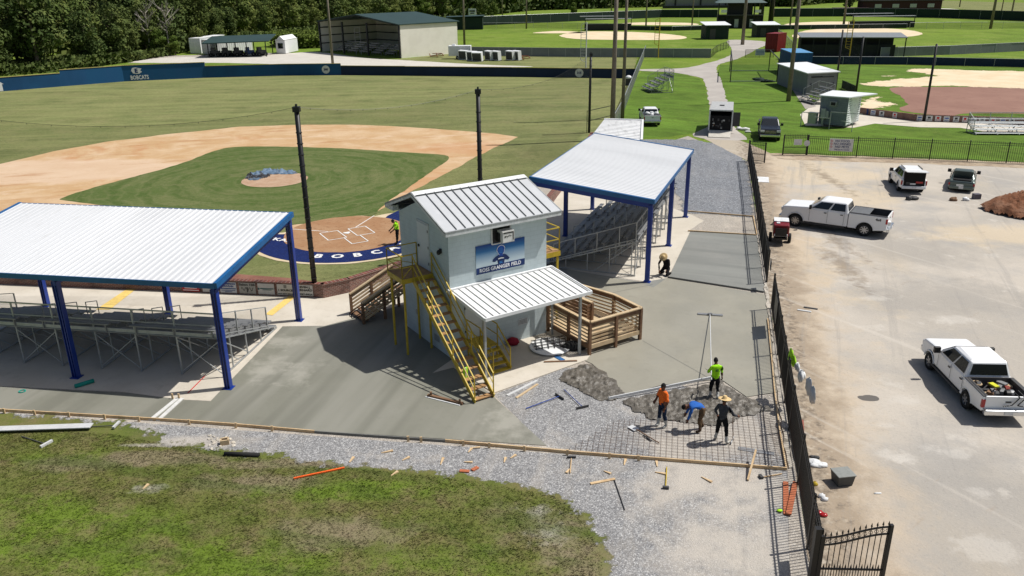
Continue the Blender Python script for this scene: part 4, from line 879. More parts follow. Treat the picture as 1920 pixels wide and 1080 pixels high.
# forward points away to the left of the photo, the near side is the vehicle's left side
L1, FO1, WB1 = 6.65, .97, 4.37
c1 = mid - fn*(-.88) if False else mid
side = fn if fn.y > 0 else -fn
f250, d1 = car('pickup_truck', 'white crew cab long bed pickup with grey bed rails beside the black fence', 'pickup truck', mid+side*.88+fd*(-(L1/2-FO1-WB1/2)), ang(fd), p_white, L1, 2.03, 2.0, WB1, FO1, .44, 'pickup', .47, 1.38, 1.42, 1.72, .72, 2.55, .1, 1.44, spokes=8)
MB().box((d1['xcr']-.62, 0, 1.45), (1.2, 1.8, .04)).box((d1['xcr']-.3, 0, 1.475), (.03, 1.8, .02)).build('bed_cover', simple('bed_cover', (.13, .135, .14), .5), f250)
MB().box((d1['xcr']-2.05, .45, .95), (.9, .5, .25), .2).box((d1['xcr']-2.0, .5, 1.1), (.5, .3, .15), .5, 1).build('bed_cargo', [aluw, plast], f250, bevel=.03)
text('4x4', .22, f250, plast, frame((d1['xr']+.55, 1.02, 1.22), (-1, 0, 0), (0, 0, 1)), bold=.01)
tw1, tw2 = G(1744, 692), G(1812, 765)
td = (tw1-tw2).normalized(); tn = Vector((-td.y, td.x, 0)); side = tn if tn.x > 0 else -tn
taco, d2 = car('pickup_truck', 'white double cab pickup with tools in its bed parked near the right edge', 'pickup truck', (tw1+tw2)/2+side*.80+td*(-(5.5/2-.9-1.7)), ang(td), p_white, 5.5, 1.86, 1.78, 3.4, .88, .37, 'pickup', .45, 1.12, 1.18, 1.55, .75, 2.35, .1, 1.14, spokes=6)
rnd = random.Random(4)
for i in range(26):
    x = d2['xcr']-.2-rnd.random()*1.2; y = rnd.uniform(-.6, .6); z = .78+rnd.random()*.3
    mt = rnd.choice([plast, black, simple('tool_red', (.22, .03, .02)), black, m_wood3, alu, m_wood2, plast, galv])
    q = MB()
    if i % 3 == 0: q.lathe([(.05, -.1), (.14, -.08), (.14, .08), (.05, .1)], (x, y, z), 'y', 10)
    elif i % 3 == 1: q.box((x, y, z), (rnd.uniform(.1, .35), rnd.uniform(.1, .3), rnd.uniform(.08, .2)), rnd.random()*3)
    else: q.tube((x, y, z), (x+rnd.uniform(-.5, .5), y+rnd.uniform(-.4, .4), z+rnd.uniform(-.05, .25)), .025)
    q.build('bed_cargo', mt, taco)
MB().box((d2['xcr']-.55, .05, 1.1), (.35, .2, .06), .3).build('bed_cargo', simple('bed_yellow', (.6, .6, .03)), taco)
MB().path([(d2['xcr']-.3+.2*math.cos(a), .55+.14*math.sin(a), 1.05) for a in [i*.6 for i in range(11)]], .03, 6).build('bed_cargo', m_wood3, taco)
MB().path([(d2['xr']+.3, -.3, 1.2), (d2['xr']-.05, -.35, 1.16), (d2['xr']-.08, -.1, .85), (d2['xr']-.08, .2, .8)], .02).path([(d2['xr']+.35, -.45, 1.25), (d2['xr']-.06, -.55, 1.15), (d2['xr']-.08, -.3, .85), (d2['xr']-.09, -.55, .8)], .02).build('bed_cargo', black, taco)
# SUV with raised tailgate
sw1, sw2 = G(1671, 345), G(1684, 363); 
sd = (G(1672, 343)-G(1688, 366)).normalized()
sd = Vector((.22, 1, 0)).normalized(); rc = G(1710, 364)
suv, d3 = car('suv', 'white sport utility vehicle with its rear hatch raised open', 'suv', rc+sd*2.25, ang(sd), p_white, 4.6, 1.86, 1.80, 2.75, .85, .37, 'suv', .45, 1.1, 1.16, 1.5, .75, 2.6, .08)
xr3 = d3['xr']
MB().box((xr3+.12, 0, 1.15), (.32, 1.5, 1.12)).build('cargo_opening', dark, suv)
hg = MB().bar((xr3+.4, 0, 1.78), (xr3-.72, 0, 1.86), 1.55, .06, upv=(0, 0, 1)).build('tailgate', p_white, suv, False, .02)
MB().bar((xr3-.02, 0, 1.765), (xr3-.55, 0, 1.80), 1.3, .02).build('rear_window', glass, hg)
MB().box((xr3-.06, .1, .82), (.05, .4, .12)).box((xr3-.06, -.35, .95), (.06, .5, .14), 0, 1).box((xr3-.06, .45, .86), (.08, .3, .2), 0, 2).build('cargo', [whitew, redl, plast], suv)
for s in (-1, 1): MB().bar((d3['xt']-.3, s*.62, 1.84), (xr3+.7, s*.62, 1.84), .05, .05).build('roof_rail', black, suv)
# sedan with open boot
rc = G(1800, 361); sd2 = Vector((.50, .87, 0)).normalized()
sed, d4 = car('sedan', 'grey green sedan with its boot lid up beside the dirt pile', 'car', rc+sd2*2.3, ang(sd2), p_green, 4.7, 1.8, 1.42, 2.75, .9, .32, 'sedan', .3, .88, .92, 1.35, .8, 2.35, .06)
xr4 = d4['xr']
MB().box((xr4+.55, 0, .90), (.85, 1.25, .16)).build('boot_opening', dark, sed)
MB().bar((xr4+1.0, 0, .98), (xr4+.85, 0, 1.52), 1.35, .05, upv=(1, 0, 0)).build('boot_lid', p_green, sed, False, .02)
MB().box((xr4-.2, .1, .6), (.04, .5, .14)).build('bumper_sticker', whitew, sed)
# dark pickup facing the camera on the lawn
dd = Vector((-.25, -.97, 0)).normalized(); 
ram, d5 = car('pickup_truck', 'dark blue crew cab pickup facing the camera on the lawn behind the black gate', 'pickup truck', G(1443, 266)-dd*3.0+Vector((0, 0, 0)), ang(dd), p_dark, 5.9, 2.05, 1.98, 3.8, .95, .41, 'pickup', .5, 1.3, 1.36, 1.7, .75, 2.5, .1, 1.36)
# small white pickup loaded with bags seen from behind
wd_ = Vector((.05, 1, 0)).normalized()
wp, d6 = car('pickup_truck', 'white pickup heaped with white bags on the lawn by the far bleachers', 'pickup truck', G(1223, 238)+wd_*2.9, ang(wd_), p_white, 5.6, 1.95, 1.82, 3.5, .9, .38, 'pickup', .48, 1.2, 1.24, 1.6, .7, 2.2, .1, 1.22)
bgm = MB(); 
for i in range(12): bgm.ell((d6['xcr']-.35-.25*(i//3), -.5+.5*(i % 3), 1.15+.16*(i % 2)+.1*(i//6)), (.3, .28, .2), 8, 5, 0, .15)
bgm.build('bags', whitew, wp, True)
# enclosed trailer
tr_o = thing('box_trailer', 'pale grey enclosed trailer with its rear ramp let down on the path', 'trailer', G(1349, 254), math.radians(75))
b = MB(); Lt, Wt, Ht = 6.5, 2.35, 2.15; z0 = .5
b.box((Lt/2, 0, z0+Ht), (Lt, Wt, .06)).box((Lt/2, -Wt/2, z0+Ht/2), (Lt, .05, Ht)).box((Lt/2, Wt/2, z0+Ht/2), (Lt, .05, Ht)).box((Lt, 0, z0+Ht/2), (.05, Wt, Ht)).box((Lt/2, 0, z0), (Lt, Wt, .08))
for y in (-Wt/2, Wt/2): b.box((0, y, z0+Ht/2), (.1, .14, Ht+.06), 0, 1)
b.box((0, 0, z0+Ht), (.1, Wt, .14), 0, 1); b.box((Lt/2, 0, z0+Ht+.06), (.4, .5, .1), 0, 2); b.build('box', [simple('trailer_grey', (.42, .425, .42), .5), fascw, plast], tr_o)
MB().bar((-.05, 0, z0-.02), (-1.5, 0, .06), Wt-.1, .06).build('ramp_door', simple('ramp_pale', (.55, .52, .46), .7), tr_o)
MB().box((3.2, 0, 1.3), (6.2, Wt-.12, 1.5)).build('interior', dark, tr_o)
MB().box((1.6, -Wt/2-.42, 1.5), (.06, .8, 1.5)).build('side_door', plast, tr_o)
for i in range(16): MB().box((.08, rnd.uniform(-.95, .95), rnd.uniform(.7, 1.7)), (.12, rnd.uniform(.05, .25), rnd.uniform(.05, .25))).build('stored_gear', rnd.choice([plast, alu, m_wood2, plast, galv]), tr_o)
for s in (-1, 1):
    for x in (3.0, 4.0): wheel(tr_o, x, s*(Wt/2+.02), .34, .2)
MB().box((Lt+.6, 0, .6), (1.1, .12, .12)).box((Lt+.3, 0, .95), (.5, 1.6, .7), 0, 1).build('tongue', [black, white], tr_o)
# red engine trailer by the fence
gp = G(1462, 462); gt = thing('compressor_trailer', 'small red towable compressor standing between the fence and the white long bed pickup', 'compressor', gp, math.radians(74))
MB().box((1.0, 0, .95), (1.7, .95, .75)).build('housing', simple('deep_red', (.16, .008, .012), .4), gt, False, .08)
MB().box((1.35, 0, 1.36), (.9, .9, .05)).box((.1, 0, .7), (.15, .8, .12)).build('top_plate', whitew, gt)
for x in (.5, .9, 1.3): MB().box((x, .2, 1.36), (.14, .2, .06)).build('label_plate', wht, gt)
MB().box((.05, 0, .9), (.06, .7, .5)).box((1.0, 0, .45), (1.8, .8, .1)).bar((1.8, 0, .5), (3.0, 0, .45), .08).build('chassis', black, gt)
for s in (-1, 1): wheel(gt, 1.0, s*.58, .3, .18)

# ------------------------------------------------------------------ people
skin = simple('skin_brown', (.13, .055, .03), .6, 0, .08, 20)
hairm = simple('hair_black', (.008, .007, .007), .9)
def pant(n, c, var=.18): return simple(n, c, .9, 0, max(var, .14), 11, .1, .5)
orange = pant('orange_cloth', (.85, .17, .03), .06); lime = pant('lime_cloth', (.38, .85, .02), .06); blueS = pant('blue_cloth', (.03, .12, .42)); greyS = pant('grey_cloth', (.055, .06, .07))
jeans = pant('jeans', (.018, .03, .06)); khaki = pant('brown_cloth', (.13, .085, .05)); blackC = pant('black_cloth', (.012, .012, .014)); boot = simple('rubber_boot', (.50, .49, .45), .6); straw = simple('straw', (.60, .44, .22), .85, 0, .1, 12)
brownboot = simple('brown_boot', (.10, .06, .035), .8)
def person(label, loc, rz, J, top, bottom, foot, sleeves='short', hat=None, hold=None, head=(0, 0, 0), bootm=True, scale=1.):
    """J: joint positions; facing +x, left = +y"""
    Vx = {k: Vector(v) for k, v in J.items()}
    order = list(Vx); idx = {k: i for i, k in enumerate(order)}
    E_ = [('pelvis', 'spine'), ('spine', 'chest'), ('chest', 'neck'), ('neck', 'head')]
    for s in 'LR': E_ += [('chest', 'sh'+s), ('sh'+s, 'el'+s), ('el'+s, 'wr'+s), ('pelvis', 'hip'+s), ('hip'+s, 'kn'+s), ('kn'+s, 'an'+s), ('an'+s, 'toe'+s)]
    R_ = dict(pelvis=(.165, .125), spine=(.15, .11), chest=(.175, .12), neck=(.06, .06), head=(.07, .07), sh=(.078, .072), el=(.055, .05), wr=(.034, .03), hip=(.105, .105), kn=(.075, .075), an=(.058, .058), toe=(.05, .035))
    me = bpy.data.meshes.new('body'); me.from_pydata([Vx[k] for k in order], [(idx[a], idx[b]) for a, b in E_], [])
    o = bpy.data.objects.new('body', me); col.objects.link(o)
    sk = o.modifiers.new('s', 'SKIN'); sk.use_smooth_shade = True; lay = me.skin_vertices[0].data
    for k, i in idx.items():
        kk = k if k in R_ else k[:-1]; lay[i].radius = R_[kk]; lay[i].use_root = (k == 'pelvis')
    o.modifiers.new('d', 'SUBSURF').levels = 2
    dg = bpy.context.evaluated_depsgraph_get(); ev = o.evaluated_get(dg); m2 = bpy.data.meshes.new_from_object(ev); bpy.data.objects.remove(o)
    segs = []
    for a, b in E_:
        if a in ('pelvis', 'spine', 'chest') and b in ('spine', 'chest') or b[:2] == 'sh': mi = 1
        elif (a, b) == ('chest', 'neck'): mi = 1
        elif (a, b) == ('neck', 'head'): mi = 0
        elif b[:2] == 'el': mi = 1
        elif b[:2] == 'wr': mi = 1 if sleeves == 'long' else 0
        elif b[:3] in ('hip',) or b[:2] == 'kn': mi = 2
        elif b[:2] == 'an': mi = 4
        else: mi = 3
        segs.append((Vx[a], Vx[b], mi))
    def near(p):
        best = None; bi = 0; bt = 0
        for a, b, mi in segs:
            ab = b-a; t = max(0, min(1, (p-a).dot(ab)/max(1e-9, ab.length_squared))); d = (p-(a+ab*t)).length
            if best is None or d < best: best, bi, bt = d, mi, t
        if bi == 4: return 3 if bt > .42 else 2
        return bi
    vs = [v.co.copy() for v in m2.vertices]; mb = MB()
    for p in m2.polygons:
        c = sum((vs[i] for i in p.vertices), Vector())/len(p.vertices); mb.f.append(list(p.vertices)); mb.m.append(near(c))
    # shoulder sleeves: keep upper arm shirt; small clothing folds
    mb.v = [tuple(v+Vector((mnoise.noise(v*9), mnoise.noise(v*9+Vector((5, 5, 5))), .5*mnoise.noise(v*14)))*.022) for v in vs]; bpy.data.meshes.remove(m2)
    hd = Vx['head']; up_ = (Vx['head']-Vx['neck']).normalized(); hf = Vector((1, 0, -.15 if up_.z > .7 else -1)).normalized()
    hy = up_.cross(hf).normalized(); hf = hy.cross(up_).normalized()
    if head[2]: hf = Matrix.Rotation(head[2], 3, up_) @ hf; hy = up_.cross(hf)
    hc = hd+up_*.05
    def loc2(x, y, z): return hc+hf*x+hy*y+up_*z
    def hell(c, r, mi, nu=10, nv=8, cut=None):
        q = MB(); q.ell((0, 0, 0), r, nu, nv); vv = [loc2(c[0]+v[0], c[1]+v[1], c[2]+v[2]) for v in q.v]
        mb.add(vv, q.f, mi)
    hell((0, 0, 0), (.098, .078, .122), 0, 14, 10); hell((.03, 0, -.06), (.06, .055, .06), 0)
    hell((.1, 0, -.01), (.018, .014, .025), 0); [hell((-.005, s*.08, -.01), (.018, .01, .03), 0) for s in (-1, 1)]
    [hell((.088, s*.032, .018), (.01, .013, .008), 5) for s in (-1, 1)]; hell((.092, 0, -.055), (.008, .026, .008), 6)
    # hands
    for s in 'LR':
        w_ = Vx['wr'+s]; d_ = (w_-Vx['el'+s]).normalized(); side_ = Vector((0, 1 if s == 'L' else -1, 0)); nrm = d_.cross(Vector((1, 0, 0))).normalized() if abs(d_.x) < .9 else Vector((0, 1, 0))
        ax = d_.cross(nrm).normalized(); pc = w_+d_*.05
        mb.bar(w_-d_*.02, w_+d_*.09, .075, .035, 0, upv=nrm)
        for i, ln in enumerate((.07, .085, .078, .06)):
            b0 = w_+d_*.085+ax*(-.028+i*.019); b1 = b0+d_*ln*.5-nrm*.012; b2 = b1+d_*ln*.3-nrm*.03
            mb.tube(b0, b1, .0095, 5, 0, .0088); mb.tube(b1, b2, .0088, 5, 0, .007)
        t0 = w_+d_*.03-ax*.035; mb.tube(t0, t0-ax*.025+d_*.03, .011, 5, 0, .01); mb.tube(t0-ax*.025+d_*.03, t0-ax*.03+d_*.06-nrm*.015, .01, 5, 0, .008)
    P_ = mb.build('person', [skin, top, bottom, foot, bottom, hairm, skin], None, True)
    P_.location = loc; P_.rotation_euler = (0, 0, rz); P_.scale = (scale,)*3; tag(P_, label, 'person')
    q = MB(); n = 12
    if True:      # hair cap
        q2 = MB(); q2.ell((0, 0, 0), (.106, .086, .128), 14, 10); vv = []; 
        for v in q2.v: vv.append(loc2(v[0]-.006, v[1], v[2]+.006))
        fs = [f for f in q2.f if sum(q2.v[i][2] for i in f)/4 > (.03 if sum(q2.v[i][0] for i in f)/4 > .03 else -.05)]
        q.add(vv, fs); q.build('hair', hairm, P_, True)
    if hat:
        h = MB(); prof = [(.0, .17), (.05, .17), (.075, .15), (.088, .07), (.10, .055), (.16, .045), (.225, .06), (.228, .052), (.16, .036), (.1, .045)]
        hm = MB().lathe(prof, (0, 0, 0), 'z', 20); h.add([loc2(v[0]-.01, v[1], v[2]+.015) for v in hm.v], hm.f); h.build('straw_hat', hat, P_, True)
    return P_
def std(): return dict(pelvis=(0, 0, .95), spine=(0, 0, 1.12), chest=(0, 0, 1.32), neck=(.0, 0, 1.50), head=(.015, 0, 1.60),
    shL=(0, .19, 1.41), elL=(-.02, .25, 1.13), wrL=(.06, .27, .90), shR=(0, -.19, 1.41), elR=(-.02, -.25, 1.13), wrR=(.06, -.27, .90),
    hipL=(0, .10, .90), knL=(.02, .12, .50), anL=(-.01, .13, .09), toeL=(.16, .15, .04), hipR=(0, -.10, .90), knR=(.02, -.12, .50), anR=(-.01, -.13, .09), toeR=(.16, -.15, .04))
J = std(); J.update(elR=(.02, -.29, 1.15), wrR=(.20, -.20, 1.02), elL=(-.02, .26, 1.14), wrL=(.08, .24, .90), anL=(-.12, .13, .09), knL=(-.02, .12, .5), toeL=(.05, .15, .04), anR=(.06, -.1, .09), toeR=(.22, -.1, .04))
person('man in an orange shirt, dark jeans and pale rubber boots standing on the gravel', G(1240, 800), math.radians(205), J, orange, jeans, boot, 'short', head=(0, 0, .2), scale=1.03)
J = std(); J.update(pelvis=(-.02, 0, .95), chest=(.05, 0, 1.32), neck=(.08, 0, 1.5), head=(.12, 0, 1.59), elL=(.12, .27, 1.15), wrL=(.3, .22, 1.08), elR=(.1, -.27, 1.15), wrR=(.12, -.3, .92), knL=(.1, .12, .5), anL=(.08, .12, .09), toeL=(.25, .14, .04), anR=(-.16, -.12, .12), toeR=(.0, -.13, .04))
gm = person('man in a lime shirt holding the long float pole with his back to the camera', G(1338, 748), math.radians(92), J, lime, blackC, boot, 'short', scale=1.0)
pr = MB(); [pr.box((-.135, .045-.045*i, 1.33-.004*i), (.012, .03, .11)) for i in range(3)]; pr.build('shirt_print', simple('green_print', (.02, .09, .03)), gm)
J = std(); J.update(pelvis=(-.05, 0, .90), spine=(.08, 0, 1.00), chest=(.28, 0, 1.05), neck=(.42, 0, .98), head=(.52, 0, .94), shL=(.34, .19, 1.03), elL=(.40, .25, .78), wrL=(.46, .22, .55), shR=(.34, -.19, 1.03), elR=(.38, -.25, .80), wrR=(.50, -.18, .58), hipL=(-.05, .10, .87), hipR=(-.05, -.10, .87), knL=(.06, .14, .48), knR=(.02, -.14, .48), anL=(.0, .16, .09), anR=(-.12, -.16, .09), toeL=(.17, .17, .04), toeR=(.05, -.17, .04))
person('man in a blue shirt and brown trousers bending down over the wet concrete', G(1312, 808), math.radians(172), J, blueS, khaki, brownboot, 'long', scale=1.05)
J = std(); J.update(elL=(.05, .30, 1.15), wrL=(.12, .24, .95), elR=(.14, -.32, 1.12), wrR=(.36, -.40, 1.0), knL=(.05, .16, .5), anL=(.02, .2, .09), toeL=(.18, .24, .04), anR=(-.05, -.22, .09), toeR=(.12, -.26, .04), knR=(.0, -.17, .5))
person('man in a straw hat and dark grey shirt holding a rake on the mesh', G(1351, 829), math.radians(55), J, greyS, blackC, boot, 'long', hat=straw, scale=1.03)
J = std(); J.update(pelvis=(-.16, 0, .40), spine=(-.08, 0, .60), chest=(.06, 0, .80), neck=(.18, 0, .97), head=(.27, 0, 1.04), shL=(.08, .20, .90), elL=(.22, .30, .66), wrL=(.36, .22, .42), shR=(.08, -.20, .90), elR=(.22, -.30, .66), wrR=(.42, -.16, .36), hipL=(-.12, .12, .36), hipR=(-.12, -.12, .36), knL=(.26, .2, .11), knR=(.24, -.22, .12), anL=(-.2, .18, .10), anR=(-.2, -.2, .10), toeL=(-.34, .18, .06), toeR=(-.34, -.2, .06))
person('person in black clothes and a straw hat kneeling beside the blue canopy post', G(1247, 516), math.radians(235), J, blackC, blackC, blackC, 'long', hat=straw, scale=1.08)
J = std(); J.update(chest=(.08, 0, 1.28), neck=(.14, 0, 1.44), head=(.2, 0, 1.52), elR=(.2, -.26, 1.1), wrR=(.4, -.2, .95), elL=(.2, .26, 1.1), wrL=(.38, .2, .95), anL=(.12, .16, .09), toeL=(.27, .18, .04))
person('person in a lime shirt by the home plate circle behind the press box', G(746, 458), math.radians(200), J, lime, blackC, blackC, 'short', hat=None)
# ------------------------------------------------------------------ fences, poles, nets
def lerp(a, b, t): return a+(b-a)*t
def along(pts, step):
    out = []; 
    for a, b in zip(pts, pts[1:]):
        L = (b-a).length; n = max(1, round(L/step)); out += [a.lerp(b, i/n) for i in range(n)]
    return out+[pts[-1]]
def iron_fence(label, pts, h=1.9, step=2.4, pick=.125, pr_=.0135):
    t = thing('iron_fence', label, 'fence', pts[0], 0, 'black iron fences'); o = Vector(pts[0]); P = [p-o for p in along(pts, step)]
    for p in P: MB().box((p.x, p.y, h/2), (.075, .075, h)).lathe([(.05, h), (.05, h+.03), (0, h+.07)], (p.x, p.y, 0), 'z', 6).build('post', black, t)
    for a, b in zip(P, P[1:]):
        mb = MB(); L = (b-a).length; d = (b-a)/L; rzz = math.atan2(d.y, d.x)
        for z in (.18, h-.32, h-.12): mb.bar(a+Vector((0, 0, z)), b+Vector((0, 0, z)), .04, .035)
        n = int(L/pick)
        for i in range(1, n):
            p = a.lerp(b, i/n); mb.tube(p+Vector((0, 0, .06)), p+Vector((0, 0, h-.06)), pr_, 4, cap=False); mb.tube(p+Vector((0, 0, h-.06)), p+Vector((0, 0, h+.03)), .018, 4, 0, .002, False)
        mb.build('picket_panel', black, t)
    return t
FBp = [Vector(p) for p in FB]
iron_fence('black iron fence between the gravel strip and the long bed pickup, farther run', [G(1402, 302), G(1416, 383), G(1422, 431), G(1437, 531)], step=2.45)
iron_fence('black iron fence beside the workers and the double cab pickup, nearer run', [G(1446, 580), G(1458, 666), G(1479.5, 810), G(1496, 909), G(1514, 1030), G(1526, 1100)], step=2.4)
iron_fence('long black iron fence along the bright lawn behind the parked cars', [G(1513, 291), G(1605, 295), G(1742, 300), G(1886, 306), G(2080, 316)], step=3.0, pick=.17, pr_=.019)
def gate(label, p, q, h0, h1, n=12, arc=.2):
    t = thing('iron_gate', label, 'gate', p, 0, 'black iron gates'); d = Vector(q)-Vector(p); d.z = 0; mb = MB(); L = d.length; e = d/L
    def H(u): return h0+(h1-h0)*(3*u*u-2*u**3)
    for i in range(n):
        u0, u1 = i/n, (i+1)/n
        for dz in (0, -.22): mb.bar(e*L*u0+Vector((0, 0, H(u0)+dz)), e*L*u1+Vector((0, 0, H(u1)+dz)), .04, .04)
        mb.lathe([(.06, -.006), (.06, .006), (.05, .006), (.05, -.006), (.06, -.006)], tuple(e*L*(u0+.5/n)+Vector((0, 0, H(u0+.5/n)-.11))), 'y', 8)
    for z in (.15, .75): mb.bar(Vector((0, 0, z)), e*L+Vector((0, 0, z)), .045, .045)
    mb.build('gate_frame', black, t)
    for u in (0, 1): MB().box((e.x*L*u, e.y*L*u, H(u)/2+.05), (.09, .09, H(u)+.05)).build('stile', black, t)
    pk = MB()
    for i in range(1, n+1):
        u = (i-.5)/n; b = e*L*u; pk.tube(b+Vector((0, 0, .12)), b+Vector((0, 0, H(u)+.1)), .013, 5, cap=False); pk.tube(b+Vector((0, 0, H(u)+.08)), b+Vector((0, 0, H(u)+.2)), .03, 5, 0, .002, False)
        b = e*L*(u+.5/n); pk.tube(b+Vector((0, 0, .12)), b+Vector((0, 0, .85)), .011, 5, cap=False); pk.tube(b+Vector((0, 0, .8)), b+Vector((0, 0, .93)), .028, 5, 0, .002, False)
    pk.build('pickets', black, t); return t
p = G(1543, 1003, 1.85); q = G(1672, 985, 2.2); gate('open black iron gate leaf with a curved top at the bottom right', Vector((p.x, p.y, 0)), Vector((q.x, q.y, 0)), 1.75, 2.15, 12)
mp_ = MB().box((p.x-.12, p.y+.05, 1.02), (.16, .16, 2.04)).build('gate_post', black); tag(mp_, 'thick black square post that carries the open gate leaf at the bottom right', 'post')
gate('far black iron gate leaf open towards the parking lot by the gravel strip', G(1403, 302), G(1433, 306), 1.8, 1.8, 10)
gate('black iron gate leaf with a white plate near the front of the dark pickup', G(1467, 291), G(1511, 291), 1.85, 1.85, 14)
o = MB().box((0, 0, 0), (.75, .02, .55)).build('plate', whitew); o.location = G(1493, 291)+Vector((0, -.06, 1.25)); tag(o, 'plain white plate hung on the closed iron gate near the dark pickup', 'sign')
o = MB().lathe([(0, -.01), (.28, -.01), (.28, .01), (0, .01)], (0, 0, 0), 'y', 16).build('round_sign', whitew); o.location = G(1510, 291)+Vector((0, -.07, 1.15)); tag(o, 'round pale emblem at the end of the closed iron gate', 'sign')
# rules sign
a = G(1553, 293); b = G(1594, 295); d = (b-a); d.z = 0
rs = thing('rules_sign', 'white sign reading NO FOOD NO DRINKS NO PETS on the black fence', 'sign', (a+b)/2+Vector((0, -.1, 1.12)), math.atan2(d.y, d.x))
MB().box((0, 0, 0), (2.05, .02, 1.15)).build('panel', whitew, rs)
FZ = frame((0, -.013, 0), (1, 0, 0), (0, 0, 1))
for i, s in enumerate(('NO FOOD', 'NO DRINKS', 'NO PETS')): text(s, .29, rs, navy, Matrix.Translation((.08, 0, .36-.27*i)) @ FZ, bold=.006, maxw=(1.25, 1.45, 1.2)[i])
text('Keep our place beautiful', .13, rs, navy, Matrix.Translation((.1, 0, -.43)) @ FZ, bold=.004)
redp = simple('red_print', (.55, .02, .02), .5)
for i in range(3): MB().lathe([(.1, -.014), (.1, -.02), (.075, -.02), (.075, -.014)], (-.85, 0, .36-.27*i), 'y', 12).bar((-.92, -.02, .43-.27*i), (-.78, -.02, .29-.27*i), .005, .02).build('prohibition_mark', redp, rs)
text('STOP', .16, rs, navy, Matrix.Translation((.86, 0, -.18)) @ FZ) if False else None
# dark board on the nearer fence (its shadow falls on the slab), small board farther
def on_fence(px1, py1, z, w, h, name, label, mat, cat):
    a = G(px1, py1); o = MB().box((0, 0, 0), (w, .03, h)).build(name, mat); o.location = a+Vector((-.05, 0, z)); 
    d = G(1458, 666)-G(1446, 580); o.rotation_euler = (0, 0, math.atan2(d.y, d.x)); tag(o, label, cat); return o
on_fence(1452, 622, 1.25, 1.55, 1.1, 'notice_board', 'black board on the iron fence that shades the fresh slab beside the workers', black, 'board')
for q_, lb_ in (((1412, 545), 'small black plate with a white E on the farther iron fence run'), ((1470, 1068), 'small black plate with a white E on the nearer fence beside the gate post')):
    s_ = G(*q_)+Vector((.86, .18, 0)); d_ = (G(1458, 666)-G(1446, 580)).normalized() if q_[1] > 600 else (G(1422, 431)-G(1437, 531)).normalized()
    t = thing('emblem_plate', lb_, 'sign', s_+Vector((0, 0, 1.42)), math.atan2(d_.y, d_.x), 'emblem plates on the fence'); MB().box((0, 0, 0), (.7, .03, .5)).build('plate', black, t)
    for s__ in (-1, 1): text('E', .42, t, whitew, Matrix.Rotation(0 if s__ < 0 else math.pi, 4, 'Z') @ frame((0, -.03, 0), (1, 0, 0), (0, 0, 1)), bold=.02)
# netting poles, nets, cables
def pole(name, label, px, py, h, r, mat, z0=0, r2=None, group=None, base=None, extra=None, cat='pole'):
    p = base if base is not None else Vector((G(px, py, h).x, G(px, py, h).y, 0))
    t = thing(name, label, cat, p, 0, group); MB().tube((0, 0, 0), (0, 0, h), r, 10, 0, r2 or r*.8).build('shaft', mat, t, True)
    if extra: extra(t, h)
    return p
wood = simple('pole_wood', (.20, .17, .135), .85, 0, .15, 1.5); 
def cap(t, h):
    MB().box((0, 0, h-.1), (.34, .34, .25)).tube((0, 0, h), (0, 0, h+.15), .06).build('bracket', black, t)
    mb = MB(); [mb.lathe([(.15, -.03), (.165, 0), (.15, .03)], (0, 0, .5+i*.55), 'z', 8) for i in range(int(h/.6))]; mb.build('net_ring', black, t)
pn = [pole('net_pole', 'black netting pole rising between the left canopy and the brick wall corner', 545, 197, 10., .14, black, r2=.125, group='netting poles', base=G(592, 555), extra=cap),
      pole('net_pole', 'black netting pole standing behind the press box roof', 896, 168, 10., .14, black, r2=.125, group='netting poles', extra=cap),
      pole('net_pole', 'black netting pole left of the tall wooden pole behind the right canopy', 1108, 100, 8.4, .14, black, r2=.125, group='netting poles', extra=cap)]
net = netmat('netting', (.03, .035, .03), .13)
offL = Vector((G(-140, 205, 10).x, G(-140, 205, 10).y, 0)); tops = [offL+Vector((0, 0, 10)), pn[0]+Vector((0, 0, 10)), pn[1]+Vector((0, 0, 10)), pn[2]+Vector((0, 0, 8.4))]
for i in range(3):
    a, b = tops[i], tops[i+1]; mb = MB(); nb = MB(); k = 30; sg = (.9, .5, 1.0)[i]
    P = [a.lerp(b, j/k)-Vector((0, 0, sg*4*(j/k)*(1-j/k))) for j in range(k+1)]
    mb.path(P, .007, 4); [mb.tube(p, p-Vector((0, 0, .07)), .012, 4) for p in P[::2]]
    t = thing('backstop_net', ['fine black net hung left of the first netting pole, over the left canopy', 'fine black net between the poles beside and behind the press box', 'fine black net between the pole behind the press box roof and the far netting pole'][i], 'net', (0, 0, 0), 0, 'backstop nets')
    mb.build('cable', black, t)
    for p, q in zip(P, P[1:]): nb.quad((p.x, p.y, .75), (q.x, q.y, .75), q, p)
    nb.build('mesh', net, t)
lampm = simple('lamp_grey', (.35, .36, .37), .4, .4)
def lights(t, h):
    mb = MB(); [mb.box((0, 0, h-.4-i*.9), (3.0, .12, .12)) for i in range(2)]; mb.build('crossarm', wood, t)
    for i in range(2):
        for j in range(4): MB().lathe([(.05, 0), (.25, .25), (.27, .3), (0, .3)], (-1.3+j*.87, -.1, h-.55-i*.9), 'y', 10).build('floodlight', lampm, t)
